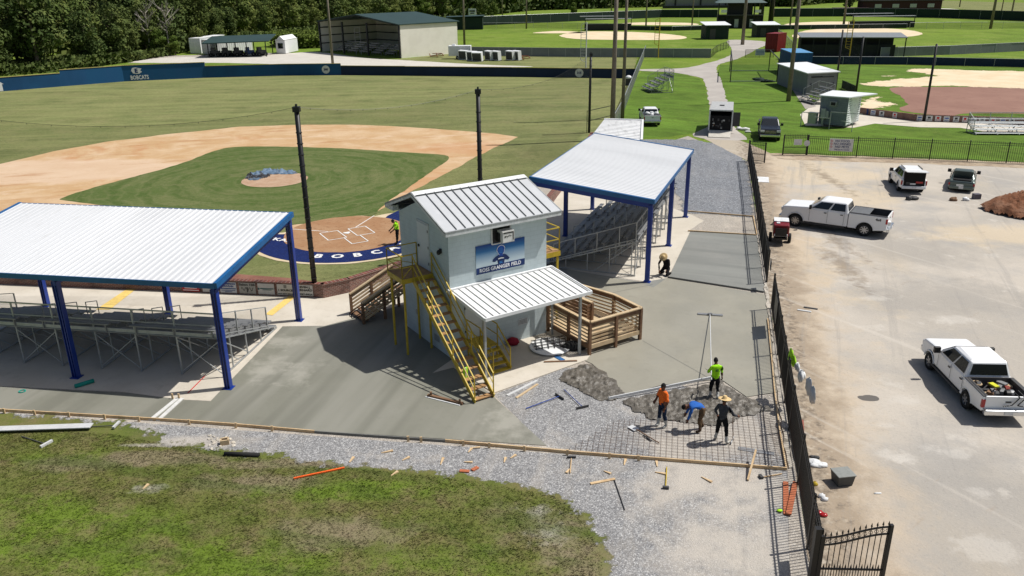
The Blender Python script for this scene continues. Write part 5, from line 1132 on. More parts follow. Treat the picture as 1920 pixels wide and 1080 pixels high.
LPs = [((1147, 262), 20, .27, 'thick weathered wooden light pole standing behind the right canopy'), ((1167, 222), 20, .22, 'wooden light pole just right of the thick one behind the right canopy'),
       ((1478, 190), 22, .30, 'wooden light pole leaning beside the grey shed roof'), ((624, 121), 20, .28, 'pale light pole in front of the open metal barn'), ((871, 88), 20, .3, 'light pole beside the right wall of the metal barn'),
       ((942, 33), 18, .3, 'distant light pole above the dark field fence, left of centre'), ((987, 54), 18, .3, 'distant light pole inside the left bright green field'), ((1146, 27), 18, .3, 'thin distant light pole at the top centre'),
       ((1211, 51), 18, .3, 'distant light pole right of the two tall wooden poles'), ((1392, 84), 22, .45, 'light pole at the head of the path in front of the hip roofed hut'), ((1297, 54), 18, .25, 'thin distant pole left of the hip roofed hut'),
       ((1581, 52), 18, .4, 'distant light pole behind the long dark dugout'), ((1857, 54), 20, .45, 'distant light pole by the right end of the dark green fence'), ((1896, 29), 18, .35, 'distant pole beyond the fence at the top right corner'),
       ((1878, 20), 18, .25, 'farther thin pole left of the top right corner'), ((1799, 13), 18, .3, 'far thin pole beside the pale far road'), ((1646, 19), 18, .3, 'distant pole beside the maroon building'), ((1481, 50), 18, .3, 'distant thin pole right of the hip roofed hut')]
for i, (q, h, r, lb) in enumerate(LPs):
    pole('light_pole', lb, 0, 0, h, r, wood, base=G(*q), group='light poles', r2=r*.62, extra=lights)
def floodbank(t, h): MB().box((0, 0, h-1), (2.6, .3, 1.6)).build('lamp_bank', lampm, t)
for q, lb in (((1425, 47), 'tall dark net support left of the pair behind the hip roofed hut'), ((1444, 50), 'tall dark net support right of the pair behind the hip roofed hut')):
    pole('tall_support', lb, 0, 0, 19, .9, black, base=G(*q), group='tall dark supports')
# outfield fence
bfab = Mat('windscreen_blue', (.014, .085, .20), .7, 0, .2); bfab.lay((.009, .048, .12), .07, .45, .6, .8, 3).lay((.02, .08, .2), .6, .45, .65, .5, 3, seed=2, stretch=(1, 1, .2)); bfab.bump(6, .3, .05); bfab = bfab.done()
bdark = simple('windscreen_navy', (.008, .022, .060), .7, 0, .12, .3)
ycap = simple('cap_yellow', (.50, .42, .16), .6)
of = thing('outfield_fence', 'blue windscreen fence curving round the outfield with BOBCATS lettering', 'fence', (0, 0, 0))
hs = [2.15, 2.15, 2.6, 2.6, 2.6, 2.0, 2.0, 1.6, 1.55, 1.55, 1.55]
FWv = [G(*q) for q in fence_px]
for i in range(len(FWv)-1):
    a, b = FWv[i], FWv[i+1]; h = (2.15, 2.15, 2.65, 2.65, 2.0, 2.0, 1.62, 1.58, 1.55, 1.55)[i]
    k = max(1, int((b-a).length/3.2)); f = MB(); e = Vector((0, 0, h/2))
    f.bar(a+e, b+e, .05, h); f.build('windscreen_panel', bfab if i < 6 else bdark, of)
    MB().bar(a+Vector((0, -.02, h+.03)), b+Vector((0, -.02, h+.03)), .14, .09).build('top_cap', ycap, of)
    ps = MB(); [ps.tube(a.lerp(b, j/k)+Vector((0, .09, 0)), a.lerp(b, j/k)+Vector((0, .09, h)), .045, 6) for j in range(k+1)]; ps.build('posts', galv, of)
def on_out(px, z, y=None):
    for i in range(len(fence_px)-1):
        (x0_, y0_), (x1_, y1_) = fence_px[i], fence_px[i+1]
        if x0_ <= px <= x1_:
            p = G(px, y0_+(y1_-y0_)*(px-x0_)/(x1_-x0_)); d = FWv[i+1]-FWv[i]; d.normalize(); return p+Vector((0, 0, z)), d
p_, d_ = on_out(263, .55); Mx = frame(p_+Vector((d_.y, -d_.x, 0))*.06, d_, (0, 0, 1))
text('BOBCATS', .95, of, whitew, Mx, bold=.03, maxw=2.9)
p_, d_ = on_out(259, 1.65); Mx = frame(p_+Vector((d_.y, -d_.x, 0))*.06, d_, (0, 0, 1))
mk = MB(); mk.prism([(-.85, .1), (-.6, .55), (-.1, .62), (.35, .5), (.85, .4), (.6, .1), (.85, -.15), (.4, -.45), (-.1, -.5), (-.6, -.35)], 2, 0, .02); 
mk.v = [tuple(Mx @ Vector(v)) for v in mk.v]; mk.build('emblem', whitew, of); text('E', .95, of, navy, Mx @ Matrix.Translation((-.05, .03, .03)), bold=.05)
for px, tx in ((612, '360'), (1086, '315')):
    p_, d_ = on_out(px, 1.0 if px == 612 else .8); Mx = frame(p_+Vector((d_.y, -d_.x, 0))*.07, d_, (0, 0, 1)); mk = MB(); mk.lathe([(0, -.01), (.72, -.01), (.72, .01), (0, .01)], (0, 0, 0), 'z', 20)
    mk.v = [tuple(Mx @ Vector(v)) for v in mk.v]; mk.build('distance_disc', whitew, of); text(tx, .5, of, navy, Mx @ Matrix.Translation((0, 0, .02)), bold=.03)
p_, d_ = on_out(3, .75); Mx = frame(p_+Vector((d_.y, -d_.x, 0))*.07, d_, (0, 0, 1)); mk = MB(); mk.prism([(-.3, -.7), (.25, -.7), (.25, .35), (.5, .35), (0, .75), (-.5, .35), (-.3, .35)], 2, 0, .02); mk.v = [tuple(Mx @ Vector(v)) for v in mk.v]; mk.build('number_mark', whitew, of)
# grey foul line fence + other chain link fences
gscr = simple('windscreen_grey', (.20, .215, .225), .7, 0, .1, .3); gdk = simple('windscreen_dark', (.014, .030, .022), .8, 0, .1, .3)
def cfence(label, pts, h, mat, step=3., post=galv, see=False):
    t = thing('field_fence', label, 'fence', pts[0], 0, 'field fences'); o = Vector(pts[0]); P = [p-o for p in along(pts, step)]
    mb = MB(); ps = MB()
    for a, b in zip(P, P[1:]): 
        mb.quad(a+Vector((0, 0, .05)), b+Vector((0, 0, .05)), b+Vector((0, 0, h)), a+Vector((0, 0, h)))
        ps.tube(a+Vector((0, 0, h)), b+Vector((0, 0, h)), .04, 5)
    for p in P: ps.tube(p, p+Vector((0, 0, h+.05)), .045, 6)
    sm_ = mb.build('screen', mat, t)
    if not see: m_ = sm_.modifiers.new('s', 'SOLIDIFY'); m_.thickness = .03
    ps.build('posts', post, t); return t
gl = netmat('grey_link', (.2, .21, .22), .45); dl = netmat('dark_link', (.03, .04, .03), .3)
cfence('grey mesh fence along the right foul line of the ball field', [G(1143, 262), G(1168, 214), G(1192, 150), G(1210, 102)], 1.9, gl, 2.6, galv, True)
cfence('long grey screened fence behind the parked cooling units', [G(846, 104), G(1060, 107), G(1332, 109)], 1.9, gscr, 4)
cfence('short dark link fence by the top of the path', [G(1332, 109), G(1345, 98), G(1366, 90)], 1.6, dl, 3, black, True)
cfence('grey screened fence at the far right beyond the dark dugout', [G(1650, 107), G(1780, 103), G(1920, 96), G(2050, 90)], 1.9, gscr, 4)
cfence('grey mesh fence between the red container and the long dark dugout', [G(1449, 62), G(1470, 80), G(1490, 104)], 2.2, gl, 5, galv, True)
cfence('navy screened fence behind the softball outfield', [G(1521, 121), G(1700, 122), G(1920, 127), G(2100, 132)], 1.5, bdark, 5)
cfence('low link fence with a pale top in the far right field', [G(1705, 55), G(1800, 54), G(1960, 54)], 2, dl, 6, galv, True)
cfence('dark green fence round the left far field', [G(842, 51), G(960, 45), G(1100, 39), G(1240, 33), G(1345, 33)], 3.2, gdk, 8)
cfence('dark green fence round the right far field', [G(1447, 32), G(1600, 31), G(1760, 34), G(1920, 40), G(2100, 47)], 3.4, gdk, 8)
cfence('dark low fence in front of the far left field', [G(1140, 56), G(1260, 58), G(1330, 56)], 1.4, gdk, 8)
cfence('dark low fence in front of the far right field', [G(1445, 56), G(1520, 55), G(1700, 53)], 1.4, gdk, 8)
cfence('link fence on the far side of the left green field', [G(860, 55), G(1000, 53), G(1140, 56)], 2, dl, 6, galv, True)
cfence('link fence beside the red container with a notice on it', [G(1397, 108), G(1450, 108)], 1.6, dl, 3, black, True)
o = MB().box((0, 0, 0), (2.0, .05, 1.3)).build('notice_sign', whitew); o.location = G(1424, 108)+Vector((0, -.1, 1.1)); tag(o, 'white and blue notice on the link fence by the red container', 'sign'); 
for i in range(4): MB().box((0, -.04, .45-.28*i), (1.7, .02, .12)).build('text_bar', mblue, o)
# brick wall with advertising panels
WL = [G(-260, 522), G(0, 533), G(340, 547), G(590, 557.5), G(607, 559), G(657, 548), G(740, 520), G(800, 500)]
WR = [G(960, 430), G(1030, 388), G(1075, 330), G(1112, 262)]
def brickwall(label, pts):
    t = thing('brick_wall', label, 'wall', pts[0], 0, 'low brick walls'); o = Vector(pts[0])
    for a, b in zip(pts, pts[1:]):
        d = b-a; L = d.length; rzz = math.atan2(d.y, d.x); n = Vector((-d.y, d.x, 0))/L*.12
        q = MB().box((L/2, .12, .36), (L, .24, .72)).build('brickwork', brickm, t); q.location = a-o; q.rotation_euler = (0, 0, rzz)
        q = MB().box((L/2, .12, .75), (L+.06, .32, .07)).build('coping', brickm, t); q.location = a-o; q.rotation_euler = (0, 0, rzz)
brickwall('low red brick wall behind the left stand carrying advertising panels', WL)
brickwall('low red brick wall on the far side of the right stand', WR)
ads = [(343, 376, 'M', (.45, .012, .012), (.75, .5, .02), 'red advertising panel with two yellow arches on the brick wall', 'M'), (381, 413, 'Pr', (.5, .5, .49), (.2, .02, .02), 'pale panel with dark red letters partly behind the canopy post', 'P'),
       (414, 446, 'THOMPSON\nDRIVE-IN', (.5, .52, .55), (.01, .05, .2), 'white panel with a blue band on the brick wall', 'T'), (450, 482, 'Salon 106', (.33, .33, .31), (.03, .03, .03), 'grey panel reading Salon 106 on the brick wall', 'S'),
       (485, 517, '', (.5, .5, .49), (.02, .1, .1), 'white panel with a small round mark and one text line on the brick wall', 'O'), (521, 553, '1 SOURCE', (.52, .52, .5), (.03, .03, .03), 'white panel reading 1 SOURCE on the brick wall', '1'),
       (556, 589, 'KEVIN J.\nBERNARD', (.5, .5, .48), (.03, .03, .03), 'white panel reading KEVIN J. BERNARD at the end of the brick wall', 'K')]
for x0_, x1_, s, cb_, ct, lb, k in ads:
    a, b = G(x0_, 533+24.5*x0_/590), G(x1_, 533+24.5*x1_/590); d = b-a; L = d.length
    t = thing('wall_panel', lb, 'advertising sign', (a+b)/2+Vector((d.y, -d.x, 0))/L*.03+Vector((0, 0, .38)), math.atan2(d.y, d.x), 'advertising panels on the brick wall')
    MB().box((0, 0, 0), (L*.96, .02, .62)).build('panel', simple('ad_panel', cb_, .5, 0, .04), t); tm = simple('ad_ink', ct, .5, 0, .02)
    if k == 'M':
        mm = MB()
        for sx_ in (-1, 1): mm.path([(sx_*.13+.13*math.cos(a_), -.02, -.1+.36*math.sin(a_)) for a_ in [math.pi*i/12 for i in range(13)]], .02, 5)
        mm.build('arches', tm, t); MB().box((0, -.015, -.1), (.7, .01, .07)).box((0, -.015, -.24), (.9, .01, .04)).build('text_bar', wht, t)
    elif k == 'O': MB().lathe([(0, -.015), (.06, -.015), (.06, -.02), (0, -.02)], (-.42, 0, 0), 'y', 12).box((.05, -.015, .02), (.75, .01, .05)).box((.05, -.015, -.05), (.5, .01, .03)).build('text_bar', tm, t)
    elif k == 'S': 
        text(s, .17, t, tm, Matrix.Translation((0, 0, .2)) @ FZ, bold=.006, maxw=.9)
        MB().path([(-.35+.7*i/16, -.018, -.05+.1*math.sin(i*1.3)) for i in range(17)], .012, 4).tube((0, -.018, .05), (0, -.018, -.22), .03, 5).build('flourish', tm, t)
    elif k == '1':
        text(s, .15, t, tm, Matrix.Translation((0, 0, -.03)) @ FZ, bold=.008, maxw=.8); text('837-897-8905', .09, t, tm, Matrix.Translation((0, 0, -.24)) @ FZ, bold=.003, maxw=.85)
        mm = MB(); [mm.box((0, -.015, .12+.06*i), (.16, .01, .03)) for i in range(3)]; mm.build('mark', tm, t)
    elif k == 'K': text(s, .16, t, tm, Matrix.Translation((0, 0, .1)) @ FZ, bold=.008, maxw=.9); text('937-5924', .13, t, tm, Matrix.Translation((.08, 0, -.22)) @ FZ, bold=.006, maxw=.7)
    elif k == 'T': text(s, .13, t, tm, Matrix.Translation((0, 0, .14)) @ FZ, bold=.006, maxw=.85); MB().box((0, -.015, -.06), (L*.9, .01, .05)).box((0, -.015, -.16), (.8, .01, .03)).box((0, -.015, -.24), (.4, .01, .03)).build('text_bar', tm, t)
    else: text(s, .3, t, tm, Matrix.Translation((-.2, 0, .05)) @ FZ, bold=.012)
yl = simple('line_yellow', (.72, .52, .16), .8, 0, .1, 3)
for q in ([(240, 541), (256, 542), (206, 581), (180, 581)], [(541, 556), (555, 557), (511, 592), (497, 590)]): sheet('yellow_stripe', PX(q), yl, .022)
# ------------------------------------------------------------------ construction bits
def board(name, label, a, b, w, h, mat, cat='board', z=.0, group=None):
    a = Vector(a); b = Vector(b); mb = MB(); mb.bar(a+Vector((0, 0, z+h/2)), b+Vector((0, 0, z+h/2)), w, h); o = mb.build(name, mat); tag(o, label, cat, group); return o
fp = [(0, 771), (175, 781.5), (345, 792), (435, 798.5), (590, 812), (835, 829), (1075, 851), (1245, 864), (1474, 882)]
names = ['leftmost length of', 'second length from the left of', 'third length, right of the joint boards, of', 'fourth length, beside the pale rubble, of', 'dark bare length in the middle of', 'length left of the slab tip of', 'length right of the slab tip of', 'last length, below the wire mesh, of']
fp[0] = (-40, 769)
for i in range(8):
    a, b = G(*fp[i]), G(*fp[i+1]); board('form_board', names[i]+' the long timber form along the gravel', a, b, .045, .12 if i != 4 else .10, m_wood if i != 4 else c_dark, 'form board', group='form boards')
for i, x in enumerate((10, 67, 131, 198, 262, 356, 443, 511, 766, 790, 869, 917, 983, 1063, 1142, 1197)):
    y = [fp[k][1]+(fp[k+1][1]-fp[k][1])*(x-fp[k][0])/(fp[k+1][0]-fp[k][0]) for k in range(8) if fp[k][0] <= x <= fp[k+1][0]][0]
    p = G(x, y+2); o = MB().box((0, 0, .1), (.09, .045, .26)).build('form_stake', m_wood, bevel=.004); o.location = p+Vector((0, -.06, 0)); o.rotation_euler = (0, rnd.uniform(-.1, .1), rnd.uniform(-.2, .2))
    tag(o, '%s from the left of the short upright stakes along the long timber form' % ORD[i], 'stake', 'stakes along the long form')
rf = [(1474, 882), (1462, 812), (1452, 735), (1446, 670), (1439, 600)]
for i in range(4): board('form_board', ['nearest length', 'second length from the camera', 'third length from the camera', 'farthest length'][i]+' of the timber form beside the black fence', G(*rf[i]), G(*rf[i+1]), .045, .11, m_wood, 'form board', group='form boards beside the fence')
for a, b, lb in (((1288, 397), (1412, 407), 'timber form along the blue gravel edge'), ((1412, 407), (1419, 441), 'short orange timber form near the far fence end'), ((1290, 434), (1419, 442), 'timber form at the top of the grey slab'), ((1252, 521), (1432, 549), 'joint board crossing between the grey slab and the pale slab')):
    board('form_board', lb, G(*a), G(*b), .06, .1, m_wood if a != (1252, 521) else c_dark, 'form board')
# broken kerb strip by the fence
M = Mat('broken_concrete', (.46, .42, .36), .95, 0, .1); M.lay((.2, .18, .15), 2.5, .5, .6, .9, 6, .7).bump(8, 1, .06); m_brk = M.done()
sheet('kerb_strip', [Vector((p.x, p.y, 0)) for p in PX([(1424, 440), (1436, 520), (1447, 600), (1462, 720), (1478, 800), (1486, 880), (1478, 880), (1466, 800), (1455, 720), (1442, 600), (1430, 520), (1419, 440)])], m_brk, .06, .08, .25, thick=.05)
# wire mesh
def inside(p, poly):
    c = False; n = len(poly)
    for i in range(n):
        a, b = poly[i], poly[(i+1) % n]
        if (a.y > p.y) != (b.y > p.y) and p.x < (b.x-a.x)*(p.y-a.y)/(b.y-a.y)+a.x: c = not c
    return c
reg = PX([(1150, 790), (1290, 775), (1430, 778), (1458, 800), (1470, 875), (1240, 862), (1060, 848)]); mm = MB()
o_, ex = G(1250, 830), (G(1473, 881)-G(1025, 837)).normalized(); ey = Vector((-ex.y, ex.x, 0)); s_ = .2
for k in range(-60, 60):
    for (u, v) in ((ex, ey), (ey, ex)):
        run = None
        for j in range(-130, 130):
            p = o_+v*(k*s_)+u*(j*.1); ins = inside(p, reg)
            if ins and run is None: run = p
            if (not ins or j == 129) and run is not None:
                if (p-run).length > .2: mm.tube(run+Vector((0, 0, .03+.01*mnoise.noise(run*3))), p+Vector((0, 0, .03+.01*mnoise.noise(p*3))), .0055, 3, cap=False)
                run = None
tag(mm.build('wire_mesh', simple('rusty_wire', (.10, .065, .05), .8)), 'rusty steel wire mesh lying on the dusty gravel around the workers', 'wire mesh')
# wet concrete heaps
def heap(name, label, poly, z, amp, mat, step=.09, kind=None, seed=0, cat=None, edge=.35, ridge=False):
    poly = [Vector(p) for p in poly]; x0 = min(p.x for p in poly); x1 = max(p.x for p in poly); y0 = min(p.y for p in poly); y1 = max(p.y for p in poly)
    nx = int((x1-x0)/step)+2; ny = int((y1-y0)/step)+2; vs = []; ok = {}; mb = MB()
    def dist(p):
        d = 9
        for a, b in zip(poly, poly[1:]+poly[:1]):
            ab = b-a; t = max(0, min(1, (p-a).dot(ab)/ab.length_squared)); d = min(d, (p-(a+ab*t)).length)
        return d
    for j in range(ny):
        for i in range(nx):
            p = Vector((x0+i*step, y0+j*step, 0)); q = p+Vector((mnoise.noise(p*2.2+Vector((seed, 0, 0))), mnoise.noise(p*2.2+Vector((0, seed, 5))), 0))*.22
            if inside(q, poly):
                e = min(1, dist(q)/edge); n_ = abs(mnoise.noise(p*1.6+Vector((0, 0, seed))))*.8+abs(mnoise.noise(p*4.2+Vector((0, 0, seed))))*.9+.5*mnoise.noise(p*8); p.z = .02+z*e**.6+amp*e*((n_-.25) if not ridge else (1-abs(mnoise.noise(q*3.3+Vector((0, 0, seed))))*2.6)**3*.30+(1-abs(mnoise.noise(q*7.1+Vector((3, 0, seed))))*2.6)**3*.16+(n_-.4)*.35); ok[(i, j)] = len(vs); vs.append(p)
    fs = [(ok[(i, j)], ok[(i+1, j)], ok[(i+1, j+1)], ok[(i, j+1)]) for (i, j) in ok if (i+1, j) in ok and (i+1, j+1) in ok and (i, j+1) in ok]
    mb.add(vs, fs); o = mb.build(name, mat, None, True)
    if kind: tag(o, label, cat, None, kind)
    else: tag(o, label, cat)
    return o
heap('wet_concrete', 'rough wet concrete raked out by the slab edge at the awning post', PX([(1098, 682), (1130, 695), (1152, 712), (1172, 742), (1160, 752), (1120, 752), (1090, 735), (1042, 712), (1060, 695)]), .04, .32, m_wet, .065, kind='stuff', cat='wet concrete', ridge=True)
heap('wet_concrete', 'rough wet concrete spread around the workers', PX([(1164, 750), (1240, 735), (1330, 722), (1335, 700), (1352, 712), (1380, 735), (1440, 762), (1452, 772), (1400, 782), (1360, 800), (1290, 795), (1225, 788), (1185, 772)]), .04, .32, m_wet, .065, kind='stuff', seed=4, cat='wet concrete', ridge=True)
M = Mat('red_dirt', (.20, .088, .048), .95, 0, .1); M.lay((.30, .17, .11), 1.2, .45, .65, .8, 7, .7).lay((.10, .05, .03), 3, .5, .7, .7, 7, .7, seed=2).bump(6, 1, .1, 8); m_pile = M.done()
heap('dirt_pile', 'reddish brown heap of loose soil at the right edge of the parking lot', PX([(1832, 390), (1852, 380), (1890, 372), (1960, 372), (2010, 385), (2030, 410), (1960, 418), (1890, 410), (1850, 399)]), 1.05, .45, m_pile, .12, seed=8, cat='dirt pile', edge=1.9)
# tarp on the mound
tb = heap('crumpled_tarp', 'crumpled blue grey tarpaulin pulled back from the pitching mound', PX([(458, 336), (462, 328), (490, 322), (500, 315), (520, 320), (558, 322), (560, 327), (535, 328), (512, 328), (500, 334), (475, 340)]), .06, .38, (lambda M: (M.lay((.035, .035, .04), .5, .48, .55, 1, 3), M.lay((.38, .42, .46), 3, .55, .7, .6, 4, seed=5), M.done())[2])(Mat('tarp', (.13, .20, .29), .5)), .12, seed=3, cat='tarpaulin', edge=.3)
# long float, screed and rakes
def tool(name, label, parts, cat):
    t = thing(name, label, cat, (0, 0, 0))
    for nm, mb, mt in parts: mb.build(nm, mt, t)
    return t
p0 = G(1331, 592); hnd = G(1334, 712, 1.05)
tool('bull_float', 'long handled bull float resting on the fresh slab in front of the man in lime', [('handle', MB().tube(p0+Vector((0, 0, .08)), hnd, .022, 6), aluw), ('float_blade', MB().bar(G(1308, 590)+Vector((0, 0, .06)), G(1355, 593)+Vector((0, 0, .06)), .2, .03).box(p0+Vector((0, 0, .1)), (.2, .12, .08)), alu)], 'bull float')
a, b = G(1141, 751), G(1337, 712, .1); tool('screed_bar', 'long pale metal screed bar lying across the edge of the fresh slab', [('bar', MB().bar(a+Vector((0, 0, .1)), b+Vector((0, 0, .12)), .05, .11), aluw)], 'screed')
blt = simple('tool_blue', (.02, .06, .28), .5)
def rake(label, a, b, mt, z=.05, head=.55):
    a = Vector(a); b = Vector(b); d = (b-a).normalized(); n = Vector((-d.y, d.x, 0))
    h = MB().bar(b-n*head/2+Vector((0, 0, .06)), b+n*head/2+Vector((0, 0, .06)), .03, .1)
    return tool('rake', label, [('handle', MB().tube(a+Vector((0, 0, z)), b+Vector((0, 0, z+.03)), .018, 6), mt), ('rake_head', h, plast)], 'rake')
rake('blue handled rake lying on gravel, left of the pair near the awning post', G(986, 768), G(1049, 746), blt)
rake('dark blue handled rake lying on gravel, right of the pair near the awning post', G(1057, 732), G(1092, 766), blt)
sh = G(1181, 801); s2_ = G(1236, 833)
tool('shovel', 'shovel with a pale blade lying on the gravel by the man in orange', [('blade', MB().bar(sh+Vector((0, 0, .05)), sh.lerp(s2_, .24)+Vector((0, 0, .06)), .26, .02), aluw), ('handle', MB().tube(sh.lerp(s2_, .22)+Vector((0, 0, .07)), s2_+Vector((0, 0, .05)), .02), m_wood2)], 'shovel')
tool('pliers', 'dark bolt cutters beside the shovel handle on the mesh', [('handle', MB().tube(G(1206, 818)+Vector((0, 0, .05)), G(1222, 829)+Vector((0, 0, .05)), .025).tube(G(1210, 817)+Vector((0, 0, .05)), G(1221, 829)+Vector((0, 0, .05)), .02), plast)], 'hand tool')
rb_ = G(1374, 829); hh = G(1374, 786, 1.03)
tool('rake', 'concrete rake held upright by the man in the straw hat and grey sleeves', [('handle', MB().tube(rb_+Vector((0, 0, .05)), hh+Vector((0, 0, .08)), .016), m_wood2), ('rake_head', MB().bar(rb_+Vector((-.12, -.2, .06)), rb_+Vector((.08, .2, .06)), .02, .12), aluw)], 'rake')
tool('sledgehammer', 'sledgehammer with a yellow handle lying on the gravel below the form', [('handle', MB().tube(G(1250, 878)+Vector((0, 0, .05)), G(1248, 915)+Vector((0, 0, .05)), .02), yellow), ('head', MB().bar(G(1242, 916)+Vector((0, 0, .05)), G(1254, 917)+Vector((0, 0, .05)), .09, .09), plast)], 'hammer')
tool('mallet', 'small hammer with a pale handle left of the orange planks', [('handle', MB().tube(G(1432, 896)+Vector((0, 0, .04)), G(1466, 890)+Vector((0, 0, .04)), .018), m_wood), ('head', MB().bar(G(1424, 893)+Vector((0, 0, .05)), G(1429, 899)+Vector((0, 0, .05)), .1, .09), plast)], 'hammer')
tool('pick_hammer', 'pick hammer with a wooden handle on gravel below the long form', [('handle', MB().tube(G(1071, 862)+Vector((0, 0, .05)), G(1069, 889)+Vector((0, 0, .05)), .02), m_wood), ('head', MB().bar(G(1063, 859)+Vector((0, 0, .05)), G(1080, 859)+Vector((0, 0, .05)), .06, .06), plast)], 'hammer')
board('loose_board', 'pale board, left of two, on the gravel beside the foot of the yellow staircase', G(951, 742), G(1007, 714), .12, .03, aluw)
board('loose_board', 'pale timber board, right of two, on the gravel near the foot of the yellow staircase', G(968, 747), G(1008, 721), .1, .04, m_wood3)
board('loose_board', 'pale board with a square end lying alone on the gravel', G(1107, 908), G(1153, 899), .11, .04, m_wood)
board('steel_bar', 'thin black bar lying on the gravel from the end of the pale board', G(1151, 899), G(1171, 957), .03, .03, black, 'bar')
board('float_blade', 'flat metal straightedge lying on the mesh under the fence shadow', G(1384, 841), G(1452, 852), .22, .03, alu)
board('level_board', 'slanting timber prop leaning over the form corner by the fence', G(1402, 902), G(1417, 846, .4), .06, .08, m_wood)
opl = simple('orange_plank', (.42, .13, .06), .8, 0, .15, 4)
board('orange_plank', 'orange plank, left of a pair lying in the picket shadows by the fence', G(1474, 966), G(1473, 905), .17, .05, opl, 'plank', group='orange planks')
board('orange_plank', 'orange plank, right and slanting one of the pair by the fence', G(1478, 968), G(1491, 908), .17, .05, opl, 'plank', z=.055, group='orange planks')
board('red_plank', 'reddish plank leaning on the outer side of the nearer iron fence', G(1500, 866), G(1497, 790, .3), .35, .04, simple('red_plank', (.26, .085, .06), .8), 'plank', z=.05)
board('orange_pole', 'bright orange pole lying on the front lawn', G(551, 899), G(646, 879), .06, .05, simple('orange_paint', (.85, .13, .02), .6), 'pole', z=.02)
o = MB().tube(G(421, 851, .07), G(486, 853, .07), .085, 8).build('black_pipe', blackm, None, True); tag(o, 'short thick black pipe lying on the lawn edge below the rubble', 'pipe')
board('white_plank', 'long white plank lying on the lawn at the left edge', G(-30, 811), G(173, 804), .34, .04, aluw, 'plank', z=.12)
o = MB().bar(G(76, 838, .06), G(98, 826, .06), .09, .09).bar(G(40, 818, .05), G(84, 832, .06), .03, .03, 1).build('t_bar_tool', [aluw, plast]); tag(o, 'white headed T bar on the lawn below the long white plank', 'tool')
o = MB().bar(G(212, 802, .1), G(224, 790, .1), .09, .07).bar(G(150, 801, .05), G(214, 798, .08), .03, .03, 1).build('t_bar_tool', [aluw, plast]); tag(o, 'white headed T bar lying against the lawn edge right of the long white plank', 'tool')
o = MB().bar(G(802, 741, .06), G(868, 757, .06), .12, .1).bar(G(798, 744, .03), G(862, 760, .03), .05, .03, 1).box(G(808, 738, .16), (.08, .1, .16)).box(G(862, 752, .14), (.08, .1, .14)).build('hand_float', [m_wood2, whitew]); tag(o, 'brown wooden hand float left on the concrete by the yellow staircase', 'hand float')
# rubble and wedge stakes
for i in range(22):
    p = G(rnd.gauss(404, 14), rnd.gauss(828, 7)); o = MB().ell((0, 0, .02), (rnd.uniform(.04, .11), rnd.uniform(.03, .08), .035), 6, 4, 0, .25).build('rubble', c_old); o.location = p; o.rotation_euler = (0, 0, rnd.random()*3)
    tag(o, 'whitish lump of broken concrete in the rubble patch on the lawn edge', 'rubble', 'lumps of broken concrete')
o = MB().box((0, -.1, .1), (.3, .05, .2)).box((0, .1, .1), (.3, .05, .2)).box((-.13, 0, .1), (.05, .2, .2)).box((.13, 0, .1), (.05, .2, .2)).build('hollow_block', m_wood3); o.location = G(422, 832); o.rotation_euler = (0, 0, .3); tag(o, 'hollow tan block at the right of the white rubble', 'block')
stk = [((655, 868), (663, 858)), ((715, 850), (737, 846)), ((754, 864), (768, 858)), ((826, 872), (832, 857)), ((870, 867), (886, 868)), ((945, 868), (948, 859)), ((878, 849), (884, 842)), ((1170, 873), (1173, 862)), ((1232, 876), (1231, 866)), ((1315, 895), (1340, 908)), ((1228, 886), (1248, 890)), ((1132, 884), (1142, 888)), ((957, 860), (962, 857)), ((733, 893), (746, 885)), ((268, 918), (275, 912)), ((884, 841), (900, 840)), ((1068, 880), (1062, 888))]
for si_, (a, b) in enumerate(sorted(stk)):
    a = G(*a); b = G(*b); d = (b-a); d = d.normalized()*min(.42, max(.28, d.length)); o = MB().add([(0, -.015, .01), (0, .015, .01), (d.length, -.05, .01), (d.length, .05, .01), (0, -.012, .035), (0, .012, .035), (d.length, -.045, .055), (d.length, .045, .055)], [(0,1,3,2), (4,6,7,5), (0,4,5,1), (2,3,7,6), (0,2,6,4), (1,5,7,3)])
    mb = MB(); mb.add([(0, -.015, .01), (0, .015, .01), (d.length, -.05, .01), (d.length, .05, .01), (0, -.012, .035), (0, .012, .035), (d.length, -.045, .055), (d.length, .045, .055)], [(0,1,3,2), (4,6,7,5), (0,4,5,1), (2,3,7,6), (0,2,6,4), (1,5,7,3)])
    o = mb.build('wedge_stake', m_wood); o.location = a; o.rotation_euler = (0, 0, math.atan2(d.y, d.x)); tag(o, '%s from the left of the loose pale wedge stakes lying below the long form' % ORD[si_], 'stake', 'scattered wedge stakes')
for x0_, x1_, y in ((885, 896, 883), (862, 880, 884)):
    o = board('brick_red_block', ['leaning piece of broken red board on the lawn edge', 'flat piece of broken red board on the lawn edge'][x0_ == 862], G(x0_, y), G(x1_, y-6 if x0_ == 885 else y+1), .14, .05, opl, 'board')
